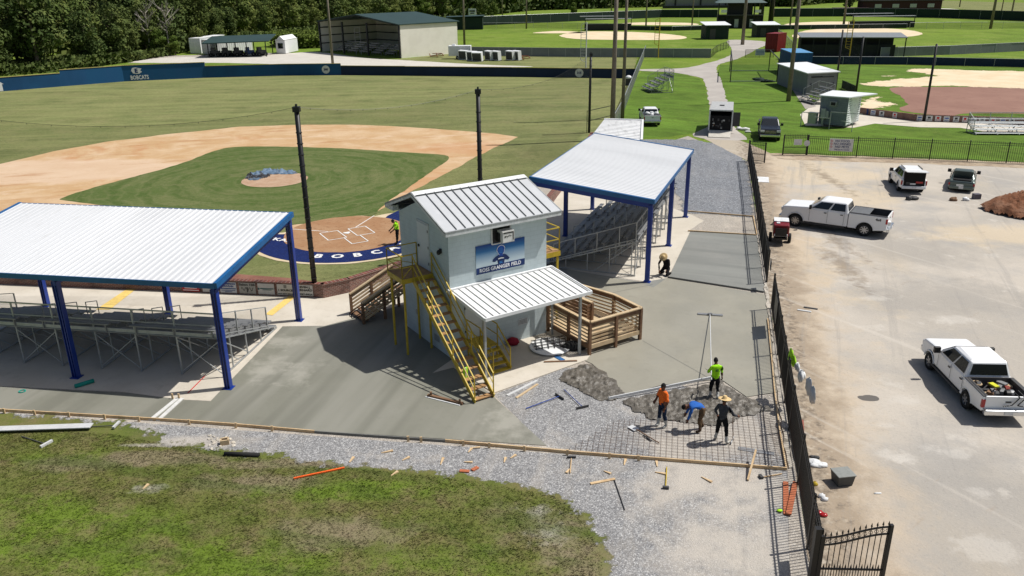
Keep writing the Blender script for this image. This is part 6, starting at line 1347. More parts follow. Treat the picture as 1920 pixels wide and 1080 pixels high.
# slab clutter
t = thing('round_table_top', 'large white round disc with a black metal frame on top beside the press box', 'table top', G(1031, 654), .2)
MB().lathe([(0, .1), (.92, .1), (.95, .13), (.92, .16), (0, .16)], (0, 0, 0), 'z', 32).lathe([(.7, .0), (.72, .1)], (0, 0, 0), 'z', 24).build('disc', white, t, False)
fr = MB(); [fr.bar((-.7+.28*i, -.35, .2), (-.5+.28*i, .75, .24), .03, .03) for i in range(6)]; [fr.bar((-.75, -.3+.3*i, .2), (.85, -.15+.3*i, .24), .03, .03) for i in range(4)]; fr.build('frame', black, t)
o = MB().ell((0, 0, .16), (.55, .35, .22), 12, 8, 0, .12).ell((.4, .2, .14), (.35, .3, .2), 10, 6, 0, .12).build('black_bag', blackm); o.location = G(1076, 655); tag(o, 'heap of black bags and cables beside the white round disc', 'bag')
o = MB().bar(G(1042, 668, .05), G(1056, 676, .05), .22, .04).build('blue_pad', simple('pad_blue', (.03, .12, .3), .7)); tag(o, 'small blue pad on the slab in front of the black bags', 'pad')
o = MB().ell((0, 0, .17), (.3, .22, .2), 10, 7, 0, .06).build('red_bag', simple('bag_red', (.28, .012, .03), .8), None, True); o.location = G(962, 648)+Vector((0, 0, .04)); tag(o, 'dark red bag against the press box wall under the awning', 'bag')
board('slab_plank', 'thin plank at the slab edge by the awning post', G(1020, 681), G(1082, 679), .08, .04, m_wood2, z=.05)
o = MB().tube((0, 0, .09), (.75, 0, .09), .09, 12).build('teal_roll', simple('teal', (.01, .28, .22), .6), None, True); o.location = G(141, 728); o.rotation_euler = (0, 0, .75); tag(o, 'teal green roll lying at the foot of the left near canopy post', 'roll')
o = MB().lathe([(.1, .0), (.14, .0), (.14, .03), (.1, .03), (.1, 0)], (0, 0, .025), 'z', 14).build('teal_ring', simple('teal', (.01, .28, .22), .6)); o.location = G(42, 735); tag(o, 'small teal ring on the left concrete walk', 'ring')
board('string_line', 'thin red string on the slab under the left stand', G(352, 738), G(385, 705), .03, .02, redp, 'string', z=.012)
for x in (324, 336): 
    o = MB().box((0, 0, .12), (.07, .05, .24)).build('form_stake', m_wood); o.location = G(x, 748); tag(o, ['left of the two upright stakes at the far end of the white joint boards', 'right of the two upright stakes at the far end of the white joint boards'][x == 336], 'stake')
# bin, cloths, litter by the fence
t = thing('grey_bin', 'grey square plastic tub with a lid standing on the dirt right of the fence', 'tub', G(1578, 906), .15); t.scale = (.82, .82, .82)
MB().add([(-.3, -.26, 0), (.3, -.26, 0), (.3, .26, 0), (-.3, .26, 0), (-.36, -.32, .5), (.36, -.32, .5), (.36, .32, .5), (-.36, .32, .5)], [(0,3,2,1), (0,1,5,4), (1,2,6,5), (2,3,7,6), (3,0,4,7)]) 
bb = MB(); bb.add([(-.3, -.26, 0), (.3, -.26, 0), (.3, .26, 0), (-.3, .26, 0), (-.36, -.32, .5), (.36, -.32, .5), (.36, .32, .5), (-.36, .32, .5)], [(0,3,2,1), (0,1,5,4), (1,2,6,5), (2,3,7,6), (3,0,4,7)]); bb.build('tub', simple('tub_grey', (.075, .08, .08), .6), t); MB().box((0, 0, .52), (.78, .7, .05)).build('lid', simple('lid_grey', (.23, .24, .225), .6), t, bevel=.02)
def cloth(label, pts, mat, cat, name='cloth', sc_=(.25, .18, .06)):
    mb = MB(); [mb.ell(p, (sc_[0]*rnd.uniform(.7, 1.2), sc_[1]*rnd.uniform(.7, 1.2), sc_[2]*rnd.uniform(.8, 1.6)), 9, 6, 0, .22) for p in pts]; o = mb.build(name, mat, None, True); tag(o, label, cat); return o
limem = simple('lime_vest', (.42, .80, .03), .8)
pA, pB = G(1473, 745)+Vector((0, 0, 1.85)), G(1477, 785)+Vector((0, 0, 1.6))
cloth('lime safety vest hung over the top of the iron fence', [pA+Vector((0, -.02, 0)), pA+Vector((.05, -.25, -.12)), pA+Vector((.08, -.1, -.25))], limem, 'safety vest', 'safety_vest', (.09, .22, .2))
cloth('white cloth hung over the iron fence below the lime vest', [pA+Vector((.12, -.5, -.25)), pA+Vector((.2, -.85, -.4)), pA+Vector((.05, -1.1, -.35))], whitew, 'cloth', 'cloth', (.08, .24, .18))
cloth('white cloth hung low on the fence nearest the reddish plank', [pA+Vector((.05, -2.0, -.3)), pA+Vector((.1, -2.3, -.5))], whitew, 'cloth', 'cloth', (.07, .25, .22))
cloth('crumpled white sheet on the dirt beside the fence', [G(1526, 866, .06), G(1540, 872, .06), G(1533, 872, .05)], whitew, 'cloth', 'cloth')
cloth('pair of dark gloves on the dirt beside the white sheet', [G(1525, 856, .05), G(1531, 858, .05)], plast, 'gloves', 'gloves', (.12, .08, .05))
cloth('white and red litter lying against the outer side of the fence', [G(1540, 930, .05), G(1546, 936, .05)], whitew, 'litter', 'litter', (.12, .1, .06)); cloth('red rag against the fence foot above the open gate leaf', [G(1537, 962, .05), G(1545, 966, .05)], redl, 'rag', 'rag', (.12, .08, .05))
cloth('small green and yellow glove beside the orange planks', [G(1462, 957, .05)], limem, 'glove', 'glove', (.1, .06, .04)); cloth('yellow rag at the foot of the fence near the orange planks', [G(1528, 907, .05)], yellow, 'rag', 'rag', (.12, .1, .08))
for q, lb, w in (((1508, 582), 'white off-cut, left of two, on the dirt beside the fence', aluw), ((1520, 577), 'dark bar beside the white off-cut on the dirt near the fence', plast)): board('offcut', lb, G(q[0]-13, q[1]), G(q[0]+13, q[1]+4), .12, .06, w, 'off-cut')
cloth('small white litter scrap alone on the parking lot', [G(1646, 925, .03)], whitew, 'litter', 'litter', (.14, .04, .03)); 
sheet('flat_board', PX([(1419, 332), (1441, 333), (1442, 343), (1420, 342)]), whitew, .05, kind=None, label='flat white board lying on the parking lot beside the far fence', thick=.03, cat='board')
o = cloth('boxes and bags on the ground behind the white sport utility vehicle', [G(1704, 372, .15), G(1714, 371, .15)], plast, 'bags', 'bags', (.3, .25, .15)); o = [cloth(lb_, [G(x_, 374, .1), G(x_+3, 374, .1)], mt_, 'bag', 'bag', (.26, .2, .14)) for lb_, x_, mt_ in (('brown bag on the ground, left of two behind the grey green sedan', 1787, m_wood2), ('whitish bag on the ground, right of two behind the grey green sedan', 1810, whitew))]
o = MB().box((0, 0, .2), (.5, .4, .4)).build('cooler', simple('cooler', (.10, .09, .11), .6)); o.location = G(1830, 373); tag(o, 'small dark cooler behind the grey green sedan', 'cooler')
cloth('row of white bags on the lawn right of the box trailer', [G(1385+i*4, 241+i*.5, .12) for i in range(5)]+[G(1402, 247, .12)], whitew, 'bags', 'bags', (.35, .2, .14))
M = Mat('stain', (.12, .11, .10), .9); m_st = M.done()
for q, r in (((1627, 747), .26),):
    c = G(*q); sheet('oil_stain', [c+Vector((r*1.5*math.cos(a), r*math.sin(a), 0)) for a in [i*math.pi/8 for i in range(16)]], m_st, .022, .1, .2, seed=q[0])
# ------------------------------------------------------------------ far structures
def yaw(a, b): d = Vector(b)-Vector(a); return math.atan2(d.y, d.x)
groof = simple('green_roof', (.030, .058, .052), .5, .1, .1, .4); tan_ = Mat('barn_wall', (.76, .73, .64), .7); tan_.lay((.70, .67, .58), .4, .45, .6, .7, 5)
wv = tan_.n.new('ShaderNodeTexWave'); wv.inputs['Scale'].default_value = 1.3; wv.wave_profile = 'SAW'; tan_.l.new(tan_.co, wv.inputs['Vector']); tan_.bump(1, .6, .05, h=wv.outputs[1]); tan_.mix(tan_.rng(wv.outputs[1], .9, 1), (.36, .34, .29), .6); tan_ = tan_.done()
darkm = simple('dark_steel', (.02, .022, .024), .6, 0, .1, 1)
def bar_(n, mats, par, *segs, w=.2):
    mb = MB(); [mb.bar(a, b, w, w) for a, b in segs]; return mb.build(n, mats, par)
A_, B__, C_ = G(603, 97), G(752, 109.5), G(843, 100.5)
t = thing('metal_barn', 'large open fronted metal barn with dark green gable roof and beige side wall', 'barn', A_, yaw(A_, B__))
W_ = (B__-A_).length; D_ = 17.; hE, hP = 7.1, 8.9
MB().box((W_, D_/2, hE/2), (.15, D_, hE)).build('wall', tan_, t); MB().box((0, D_/2, hE/2), (.15, D_, hE)).build('wall', tan_, t)
MB().box((W_*.22, D_, hE/2), (W_*.44, .15, hE)).box((W_*.72, D_, hE*.86), (W_*.56, .15, hE*.28)).box((W_*.94, D_, hE/2), (W_*.12, .15, hE)).build('wall', tan_, t)
r_ = MB()
for xa, xb in ((-.4, W_/2), (W_+.4, W_/2)): r_.add([(xa, -.5, hE), (xb, -.5, hP), (xb, D_+.5, hP), (xa, D_+.5, hE), (xa, -.5, hE-.2), (xb, -.5, hP-.2), (xb, D_+.5, hP-.2), (xa, D_+.5, hE-.2)], [(0,1,2,3), (4,7,6,5), (0,4,5,1), (1,5,6,2), (2,6,7,3), (3,7,4,0)])
r_.build('roof', groof, t)
for x in (0, W_*.31, W_*.62, W_-.1): MB().bar((x, -.05, 0), (x, -.05, hE), .35, .35).build('column', darkm, t)
bar_('girts', darkm, t, *[((.1, y, z), (W_*.44, y, z)) for y in (D_-.2,) for z in (2, 3.8, 5.6)], *[((.15, 0, z), (.15, D_, z)) for z in (2, 3.8, 5.6)], ((0, -.1, hE-.2), (W_/2, -.1, hP-.3)), ((W_, -.1, hE-.2), (W_/2, -.1, hP-.3)), w=.22)
for i in range(5):
    x = 3+i*4.6; s = thing('stored_bleacher', ['small stand stored at the far left inside the barn', 'small stand stored second from the left inside the barn', 'metal frame stored in the middle of the barn', 'metal frame stored right of the middle of the barn', 'metal frame stored at the right inside the barn'][i], 'metal stand', A_+Matrix.Rotation(yaw(A_, B__), 3, 'Z') @ Vector((x, 2.5, 0)), yaw(A_, B__), 'stands stored in the barn')
    bar_('frame', alu, s, *[((0, k*.8, 0), (0, k*.8, .6+k*.4)) for k in range(5)], *[((3, k*.8, 0), (3, k*.8, .6+k*.4)) for k in range(5)], ((0, 0, 1.6), (3, 0, 1.6)), ((0, 0, .6), (0, 3.2, 2.2)), ((3, 0, .6), (3, 3.2, 2.2)), w=.1)
    bar_('seat', alu, s, *[((0, k*.8, .6+k*.4), (3, k*.8, .6+k*.4)) for k in range(5)], w=.28)
bar_('ladder', alu, thing('scaffold_tower', 'narrow scaffold tower in front of the open metal barn', 'scaffold', G(668, 103.5)), ((0, 0, 0), (0, 0, 6)), ((1.2, 0, 0), (1.2, 0, 6)), *[((0, 0, z), (1.2, 0, z)) for z in (1, 2, 3, 4, 5, 6)], w=.08)
# low green shed right behind the barn, scoreboard
p = G(872, 56); t = thing('green_shed', 'low dark green lean-to behind the beige wall of the metal barn', 'shed', p, 0); MB().box((0, 4, 2), (12, 7, 4)).build('wall', gdk, t); MB().bar((-6.5, 4, 4.1), (6.5, 4, 4.4), 8, .2, upv=(0, 0, 1)).build('roof', groof, t)
p = G(886, 44); t = thing('scoreboard', 'small white scoreboard on a post beside the distant light pole', 'scoreboard', p, -.2); MB().box((0, 0, 4.2), (3, .2, 2.6)).build('panel', whitew, t); MB().box((0, 0, 1.5), (.3, .3, 3)).build('post', darkm, t); MB().box((0, -.15, 4.6), (2.2, .06, .5)).box((0, -.15, 3.8), (1.6, .06, .35)).build('text_bar', darkm, t)
# carport
A_, B__ = G(392, 108), G(500, 106); t = thing('carport', 'dark green roofed open carport full of machines beside white containers', 'carport', A_, yaw(A_, B__)); W_ = (B__-A_).length
MB().add([(-1, -1, 3.3), (W_+1, -1, 3.3), (W_+1, 9, 4.2), (-1, 9, 4.2), (-1, -1, 3.1), (W_+1, -1, 3.1), (W_+1, 9, 4.0), (-1, 9, 4.0)], []) 
mb = MB(); mb.add([(-1, -1, 3.2), (W_+1, -1, 3.5), (W_+1, 9, 4.4), (-1, 9, 4.1), (-1, -1, 3.0), (W_+1, -1, 3.3), (W_+1, 9, 4.2), (-1, 9, 3.9)], [(0,1,2,3), (4,7,6,5), (0,4,5,1), (1,5,6,2), (2,6,7,3), (3,7,4,0)]); mb.build('roof', groof, t)
for x in (0, W_/3, W_*2/3, W_):
    for y in (0, 8): MB().box((x, y, 1.6), (.2, .2, 3.2)).build('post', darkm, t)
mnames = ['dark machine parked at the left end under the carport', 'dark machine second from the left under the carport', 'dark machine third from the left under the carport', 'bluish machine right of the middle under the carport', 'dark machine at the right end under the carport']
for i in range(5):
    q = A_+Matrix.Rotation(yaw(A_, B__), 3, 'Z') @ Vector((1+i*W_/5, 2, 0)); s = thing('parked_machine', mnames[i], 'machine', q, rnd.random(), 'machines under the carport')
    MB().box((0, 0, .9), (2.2, 1.2, .8)).box((-.4, 0, 1.6), (.9, 1, .8)).build('body', simple('mach_blue', (.03, .06, .16), .5) if i == 3 else plast, s, bevel=.1)
    for x in (-.8, .8):
        for y in (-.7, .7): MB().lathe([(.2, -.15), (.45, -.15), (.45, .15), (.2, .15)], (x, y, .45), 'y', 12).build('wheel', tyre, s)
def container(label, p, q, dp, h, mat, cat='container', roof=None, extra=None, ribs=True):
    t = thing('storage_container', label, cat, p, yaw(p, q)); L = (Vector(q)-Vector(p)).length
    mb = MB(); mb.box((L/2, dp/2, h/2+.1), (L, dp, h))
    if ribs:
        for i in range(int(L/.6)+1): mb.box((i*.6, -.02, h/2+.1), (.12, .06, h-.3))
        for i in range(int(dp/.6)+1): mb.box((L+.02, i*.6, h/2+.1), (.06, .12, h-.3)); mb.box((-.02, i*.6, h/2+.1), (.06, .12, h-.3))
    mb.build('box', mat, t); MB().box((L/2, dp/2, h+.14), (L+.1, dp+.1, .08)).build('roof', roof or mat, t)
    if extra: extra(t, L, dp, h)
    return t
container('white shipping container behind the left end of the carport', G(358, 101), G(378, 101), 13, 3.4, white)
container('white ribbed container partly hidden behind the carport roof', G(381, 102), G(397, 103), 12, 3.2, whitew)
def hutx(t, L, dp, h):
    MB().box((L*.5, -.05, h*.6), (1.2, .08, 1.2)).build('window', glass, t); mb = MB(); mb.prism([(0, h), (L, h), (L/2, h+1)], 1, 0, dp); mb.build('gable', white, t)
container('small white gabled hut at the right end of the carport', G(519, 101), G(536, 101), 8, 3., white, 'hut', None, hutx, False)
# cooling units and cargo trailer by the barn
t = thing('cargo_trailer', 'white box trailer beside the beige wall of the metal barn', 'trailer', G(842, 111), -.05); MB().box((2.3, 1, 1.7), (4.8, 2, 2.1)).box((1.0, 1, 2.9), (.7, .8, .3)).build('box', white, t, bevel=.05)
for x in (1.8, 2.7): wheel(t, x, -.05, .35, .2)
MB().box((5.4, 1, .5), (1.6, .1, .1)).build('tongue', black, t)
acs = [((870, 112), .3, 0), ((886, 114), .45, 0), ((896, 115), .6, .25), ((918, 113), 0, 0), ((931, 113.5), .15, 0), ((958, 113), .1, 0), ((969, 113), .1, 0)]
anm = ['leftmost cooling unit in the row by the grey fence', 'tilted cooling unit second from the left by the grey fence', 'most tilted cooling unit by the grey fence', 'fourth cooling unit from the left by the grey fence', 'fifth cooling unit from the left by the grey fence', 'sixth cooling unit from the left, before the rusty scrap', 'rightmost cooling unit beside the rusty scrap']
for i, (q, rz_, tl) in enumerate(acs):
    t = thing('cooling_unit', anm[i], 'cooling unit', G(*q), rz_+.4, 'cooling units by the grey fence'); MB().box((0, 0, 1.0), (.9, 2.2, 1.9)).build('housing', white, t); t.rotation_euler = (0, -.5*tl-.1, rz_+.6)
    MB().box((.46, 0, 1.0), (.03, 1.9, 1.5)).box((-.46, 0, 1.0), (.03, 1.9, 1.5)).build('grille', plast, t); MB().box((0, 0, .05), (1.1, 2.3, .12)).build('base', darkm, t)
for q, lb in (((982, 113), 'rusty scrap metal right of the cooling units'), ((820, 108), 'rusty scrap rack left of the white box trailer')):
    t = thing('scrap_rack', lb, 'scrap', G(*q), .3); bar_('frame', m_pile, t, ((-1.5, 0, .3), (1.5, 0, .4)), ((-1.5, 1, .3), (1.4, 1, .7)), ((-1.5, 0, .3), (-1.5, 1, .8)), ((1.4, 0, .4), (1.4, 1, .7)), ((0, 0, 0), (0, 1, .9)), ((-1, .2, .9), (1.2, .8, .8)), w=.14)
# dugout beyond the right canopy
dz = 2.7; c4 = [G(1133, 224, dz), G(1205, 226, dz), G(1203, 264, dz), G(1108, 256, dz)]
t = thing('dugout', 'white ribbed flat dugout roof beyond the right canopy', 'dugout', (0, 0, 0)); mb = MB(); mb.add([p for p in c4]+[p-Vector((0, 0, .15)) for p in c4], [(0,1,2,3), (4,7,6,5), (0,4,5,1), (1,5,6,2), (2,6,7,3), (3,7,4,0)])
for i in range(1, 14):
    u = i/14; mb.bar(c4[0].lerp(c4[3], u)+Vector((0, 0, .02)), c4[1].lerp(c4[2], u)+Vector((0, 0, .02)), .06, .05)
mb.build('roof', m_awn, t); mb = MB()
q4 = [c4[0].lerp(c4[2], .04), c4[1].lerp(c4[3], .04), c4[2].lerp(c4[0], .04), c4[3].lerp(c4[1], .04)]
for i in (0, 1, 2): mb.bar(Vector((q4[i].x, q4[i].y, 1.27)), Vector((q4[(i+1) % 4].x, q4[(i+1) % 4].y, 1.27)), .15, 2.5)
mb.build('wall', whitew, t); mb = MB(); mb.bar(c4[1]+Vector((0, 0, .06)), c4[2]+Vector((0, 0, .06)), .2, .14); mb.bar(c4[0]+Vector((0, 0, .06)), c4[1]+Vector((0, 0, .06)), .2, .1); mb.build('roof_edge', white, t)
# field gate near dugout
bar_('pipe', black, thing('rail_gate', 'thin black pipe gate left of the flat dugout roof', 'gate', G(1100, 250)), ((0, 0, 0), (0, 0, 2.4)), ((3.2, 4, 0), (3.2, 4, 2.4)), ((0, 0, 2.4), (3.2, 4, 2.4)), ((0, 0, 1.3), (3.2, 4, 1.3)), w=.06)
# small bleachers by the foul line
bleacher('small grey bleachers on the lawn beside the grey foul line fence', G(1262, 174), math.radians(97), 4.5, 'small bleachers', 1, n=5, run=.75, rise=.42, z0=.5, bays=2, aisles=())
bleacher('white low bleachers at the right edge on the softball walk', G(1930, 247), math.radians(175), 6.5, 'small bleachers', 1, n=4, run=.6, rise=.25, z0=.2, bays=3, aisles=(), sm=white)
bleacher('small navy backed stand between the grey shed and the grey press box', G(1562, 196), math.radians(100), 4.0, 'small bleachers', 1, n=5, run=.6, rise=.3, z0=.3, bays=2, aisles=())
t = thing('waste_drum', 'white topped drum by the grey foul line fence', 'drum', G(1178, 160)); MB().tube((0, 0, 0), (0, 0, 1.1), .45, 12).build('drum', plast, t); MB().ell((0, 0, 1.2), (.5, .5, .35), 10, 6).build('bag', white, t)
# batting cages
cage = netmat('cage_net', (.03, .09, .05), .16)
t = thing('batting_cage', 'green netted batting cage frame on the bright lawn right of the path', 'batting cage', (0, 0, 0)); P4 = [G(1369, 154), G(1456, 154), G(1441, 134), G(1368, 134)]; H_ = 3.6
bar_('frame', black, t, *[(P4[i], P4[i]+Vector((0, 0, H_))) for i in range(4)], *[(P4[i]+Vector((0, 0, H_)), P4[(i+1) % 4]+Vector((0, 0, H_))) for i in (1, 3)], w=.13)
bar_('cable', galv, t, *[(P4[i]+Vector((0, 0, .15)), P4[(i+1) % 4]+Vector((0, 0, .15))) for i in (0, 2)], w=.12)
mb = MB(); [mb.quad(P4[i], P4[(i+1) % 4], P4[(i+1) % 4]+Vector((0, 0, H_)), P4[i]+Vector((0, 0, H_))) for i in range(4)]; mb.build('net', cage, t)
cloth('dark heap of folded net inside the batting cage', [G(1425, 150, .2), G(1435, 152, .15), G(1443, 153, .1), G(1418, 148, .15)], gdk, 'net', 'net_heap', (.9, .5, .25))
# blue container, grey shed, grey press box by the softball field
cb_ = simple('container_blue', (.02, .09, .24), .5, 0, .12, 1); rw = simple('roof_white', (.70, .72, .73), .5, 0, .03, 1)
lbl = simple('container_roof_blue', (.10, .28, .50), .5, 0, .08, 1)
t = container('blue container raised on a deck behind the leaning wooden light pole', G(1481, 142), G(1519, 142), 9, 3.6, cb_, 'container', lbl)
bar_('railing', galv, t, ((0, -.8, 1.0), (4.0, -.8, 1.0)), ((0, -.8, .5), (4.0, -.8, .5)), ((0, -.8, 0), (0, -.8, 1.0)), ((2, -.8, 0), (2, -.8, 1.0)), w=.08)
gsh = simple('shed_grey', (.20, .21, .22), .8, 0, .08, 1)
A_, B__, Cc = G(1511, 179), G(1566, 176), G(1498, 155)
t = thing('grey_shed', 'grey block shed with a flat white roof between the blue container and the booth', 'shed', A_, yaw(A_, B__)); L = (B__-A_).length; dp = (Cc-A_).length*.98
rel = Matrix.Rotation(-yaw(A_, B__), 3, 'Z') @ (Cc-A_); kx = rel.x/rel.y
def shx(x, y): return (x+kx*y*.5, y)
hs_ = 3.0; mb = MB(); mb.prism([shx(0, 0), shx(L, 0), shx(L, rel.y), shx(0, rel.y)], 2, 0, hs_); mb.build('wall', gsh, t)
mb = MB(); mb.prism([shx(-.3, -.3), shx(L+.3, -.3), shx(L+.3, rel.y+.3), shx(-.3, rel.y+.3)], 2, hs_, hs_+.14); mb.build('roof', rw, t)
MB().box((L*.3, -.03, 2.5), (1.8, .04, .16)).box((L*.68, -.03, 2.45), (1.9, .04, .1)).build('text_bar', darkm, t); 
for x in (.12, .88): MB().ell((L*x, -.1, 1.5), (.12, .12, .14), 8, 6).build('wall_lamp', black, t)
A_, B__, Cc = G(1533, 236), G(1584, 241), G(1608, 231)
t = thing('grey_booth', 'grey sided booth with a white overhanging roof beside the softball walk', 'booth', A_, yaw(A_, B__)); L = (B__-A_).length; rel = Matrix.Rotation(-yaw(A_, B__), 3, 'Z') @ (Cc-A_); dx = rel.x-L; dpp = rel.y
mb = MB(); P_ = [(0, 0), (L, 0), (L+dx*.6, dpp), (dx*.6, dpp)]; hb_ = 3.3; mb.prism(P_, 2, .25, hb_); mb.build('wall', simple('booth_grey', (.23, .26, .285), .7), t)
sid = MB()
for i in range(14): sid.bar((0, -.01, .4+.21*i), (L, -.01, .4+.21*i), .03, .025)
sid.build('siding', gsh, t)
sd_ = MB(); v1 = Vector((L, 0, 0)); v2 = Vector((L+dx*.6, dpp, 0)); nn_ = Vector((v2.y-v1.y, v1.x-v2.x, 0)).normalized()*.03
sd_.bar(v1+nn_+Vector((0, 0, 1.8)), v2+nn_+Vector((0, 0, 1.8)), .04, 3.0); sd_.build('side_wall', simple('booth_white', (.82, .86, .86), .7), t)
sd_ = MB(); [sd_.bar(v1.lerp(v2, .02)+nn_*2+Vector((0, 0, .4+.25*i)), v1.lerp(v2, .2 if i % 2 else .25)+nn_*2+Vector((0, 0, .4+.25*i)), .04, .03) for i in range(12)]; [sd_.bar(v1.lerp(v2, .8)+nn_*2+Vector((0, 0, .4+.25*i)), v1.lerp(v2, .98)+nn_*2+Vector((0, 0, .4+.25*i)), .04, .03) for i in range(12)]; sd_.build('siding', gsh, t)
mb = MB(); mb.prism([(-.2, -.2), (L+.1, -.2), (L+dx*.6+1.6, dpp+.4), (dx*.6-.4, dpp+.4)], 2, hb_, hb_+.12); mb.build('roof', rw, t)
MB().box((L*.5, -.15, 2.6), (.7, .3, .5)).box((L*.5, -.32, 2.6), (.5, .03, .35), 0, 1).build('air_conditioner', [galv, black], t)
MB().box((L*.2, -.4, 1.5), (.5, .3, 1.1)).box((L*.33, -.35, 1.4), (.35, .2, .8)).box((L*.2, -.4, .6), (.2, .2, 1)).build('meter_cabinet', galv, t)
bar_('railing', galv, t, ((-1.4, -1.5, 0), (-1.4, -1.5, 1.6)), ((-1.4, -1.5, 1.6), (.3, -1.2, 1.6)), ((L*.6, -1.6, 0), (L*.6, -1.6, 1.9)), ((L*.6, -1.6, 1.9), (L+2, -1.2, 1.9)), ((L+.1, -1.8, 1.1), (L+1.3, -1.8, .9)), ((L+1.3, -1.8, 0), (L+1.3, -1.8, .9)), ((0, -1.5, 1.2), (L*.6, -1.6, 1.2)), w=.07)
MB().box((-.4, -.7, .9), (.9, .7, 1.1)).box((-.4, -.7, 1.5), (1.0, .8, .1)).build('generator', [galv], t)
# softball net poles and net
sp = [G(1566, 170), G(1604, 180), G(1732, 228)]
for i, (p, h, lb) in enumerate(((sp[0], 8.6, 'black net pole left of the softball infield beside the grey shed'), (sp[1], 8.0, 'black net pole at the left corner of the softball infield'), (sp[2], 8.6, 'black leaning net pole in front of the brown softball infield'))):
    pole('net_pole', lb, 0, 0, h, .15, black, base=p, group='softball net poles')
t = thing('side_net', 'black net stretched between the two poles beside the grey shed', 'net', (0, 0, 0)); mb = MB(); mb.quad(sp[0], sp[1], sp[1]+Vector((0, 0, 7.8)), sp[0]+Vector((0, 0, 8.3))); mb.build('mesh', net, t)
cfence('dark dugout railing behind the black net left of the softball infield', [G(1578, 166), G(1604, 178)], 1.2, gdk, 1.5, black)
# softball brick wall with panels
def softw(): return [G(1611, 214), G(1715, 227.5), G(1850, 232), G(1925, 235), G(2080, 241)]
brickwall('low brown brick wall with white panels in front of the softball infield', softw())
sps = [(1632, 1641), (1648, 1657), (1673, 1681), (1718, 1728), (1735, 1747), (1752, 1763), (1768, 1779), (1786, 1797), (1803, 1813), (1819, 1830), (1834, 1846), (1855, 1866), (1873, 1884), (1890, 1901)]
ordn = ['first', 'second', 'third', 'fourth', 'fifth', 'sixth', 'seventh', 'eighth', 'ninth', 'tenth', 'eleventh', 'twelfth', 'thirteenth', 'last']
SW = [(1611, 214), (1715, 227.5), (1850, 232), (1925, 235)]
for i, (x0_, x1_) in enumerate(sps):
    for (xa, ya), (xb, yb) in zip(SW, SW[1:]):
        if xa <= x0_ < xb: a, b = G(x0_, ya+(yb-ya)*(x0_-xa)/(xb-xa)), G(x1_, ya+(yb-ya)*(x1_-xa)/(xb-xa))
    d = b-a; L = d.length; t = thing('wall_panel', 'pale advertising panel, %s from the left on the low brown softball wall' % ordn[i], 'advertising sign', (a+b)/2+Vector((d.y, -d.x, 0))/L*.04+Vector((0, 0, .4)), yaw(a, b), 'advertising panels on the softball wall')
    MB().box((0, 0, 0), (L, .02, .6)).build('panel', whitew, t); mk = MB(); mk.box((0, -.015, .08), (L*.45, .01, .22) if i % 3 else (L*.7, .01, .12)).box((0, -.015, -.15), (L*.7, .01, .05)); mk.build('print', [mblue, plast, redp][i % 3], t)
a, b = G(1613, 214), G(1627, 216); t = thing('wall_panel', 'dark blue panel at the left end of the low brown softball wall', 'advertising sign', (a+b)/2+Vector((0, -.06, .4)), yaw(a, b)); MB().box((0, 0, 0), ((b-a).length, .02, .65)).build('panel', navy, t)
# dark dugout, foul poles
A_, B__ = G(1498, 106), G(1693, 107)
t = thing('long_dugout', 'long dark open dugout with a grey metal roof beyond the blue softball fence', 'dugout', A_, yaw(A_, B__)); L = (B__-A_).length
MB().box((L*.46, 2.6, 1.9), (L*.92, .2, 3.8)).box((0, 1.3, 1.9), (.2, 2.6, 3.8)).box((L*.46, .5, 1.2), (L*.92, .08, 2.4)).build('wall', darkm, t); MB().bar((L*.5, -.8, 3.9), (L*.5, 5.2, 4.5), L*1.02, .15).build('roof', simple('metal_roof_grey', (.24, .26, .27), .5, .3), t)
for i in range(9): MB().box((L*i/8, -.4, 1.95), (.18, .18, 3.9)).build('post', darkm, t)
ypole = simple('foul_yellow', (.55, .38, .04), .6)
for q, lb, h in (((1591, 118), 'tall yellow foul pole with a mesh wing in front of the long dark dugout', 8), ((1234, 109), 'yellow foul pole standing at the grey fence in the left green field', 8), ((1098, 145), 'thin pale foul pole by the blue outfield fence', 9)):
    p = G(*q); t = thing('foul_pole', lb, 'foul pole', p, 0, 'foul poles'); m_ = ypole if q[0] != 1098 else whitew; MB().tube((0, 0, 0), (0, 0, h), .1, 8).build('pole', m_, t)
    mb = MB(); mb.bar((-.0, 0, 2.5), (-.9, .3, 2.9), .08).bar((-.9, .3, 2.9), (-.9, .3, h-.4), .08).bar((-.9, .3, h-.4), (0, 0, h), .08); [mb.bar((-.9, .3, z), (0, 0, z), .05) for z in [3+.5*k for k in range(int((h-3.4)/.5))]]; mb.build('wing', m_, t)
# hip roofed hut and the far field buildings
A_, B__ = G(1345, 53), G(1428, 53); t = thing('hip_roof_hut', 'two storey dark hut with a green hip roof at the head of the path', 'building', A_, yaw(A_, B__)); L = (B__-A_).length
MB().box((L/2, 5, 2), (L, 9, 4)).build('wall', darkm, t); MB().box((L/2, 5, 6.2), (L*.55, 7, 4.2)).build('wall', darkm, t); mb = MB(); mb.add([(-1, -1.5, 8), (L+1, -1.5, 8), (L+1, 11, 8), (-1, 11, 8), (L/2, 4.5, 12), (L/2, 5.5, 12)], [(0,1,4), (1,2,5,4), (2,3,5), (3,0,4,5), (0,3,2,1)]); mb.build('roof', simple('hip_green', (.10, .15, .14), .5), t)
for x in (0, L*.2, L*.8, L): MB().box((x, -.5, 4), (.4, .4, 8)).build('post', darkm, t)
for x in (.12, .88): MB().box((L*x, -1, 5.4), (L*.13, .6, .9)).build('white_canopy', white, t)
for i in range(4): MB().box((L*(.25+.17*i), -.06, 1.6), (1.3, .1, 2.6)).build('opening', galv if i % 2 else black, t)
MB().box((L/2, -.8, 4.2), (L, 1.5, .3)).build('balcony', plast, t)
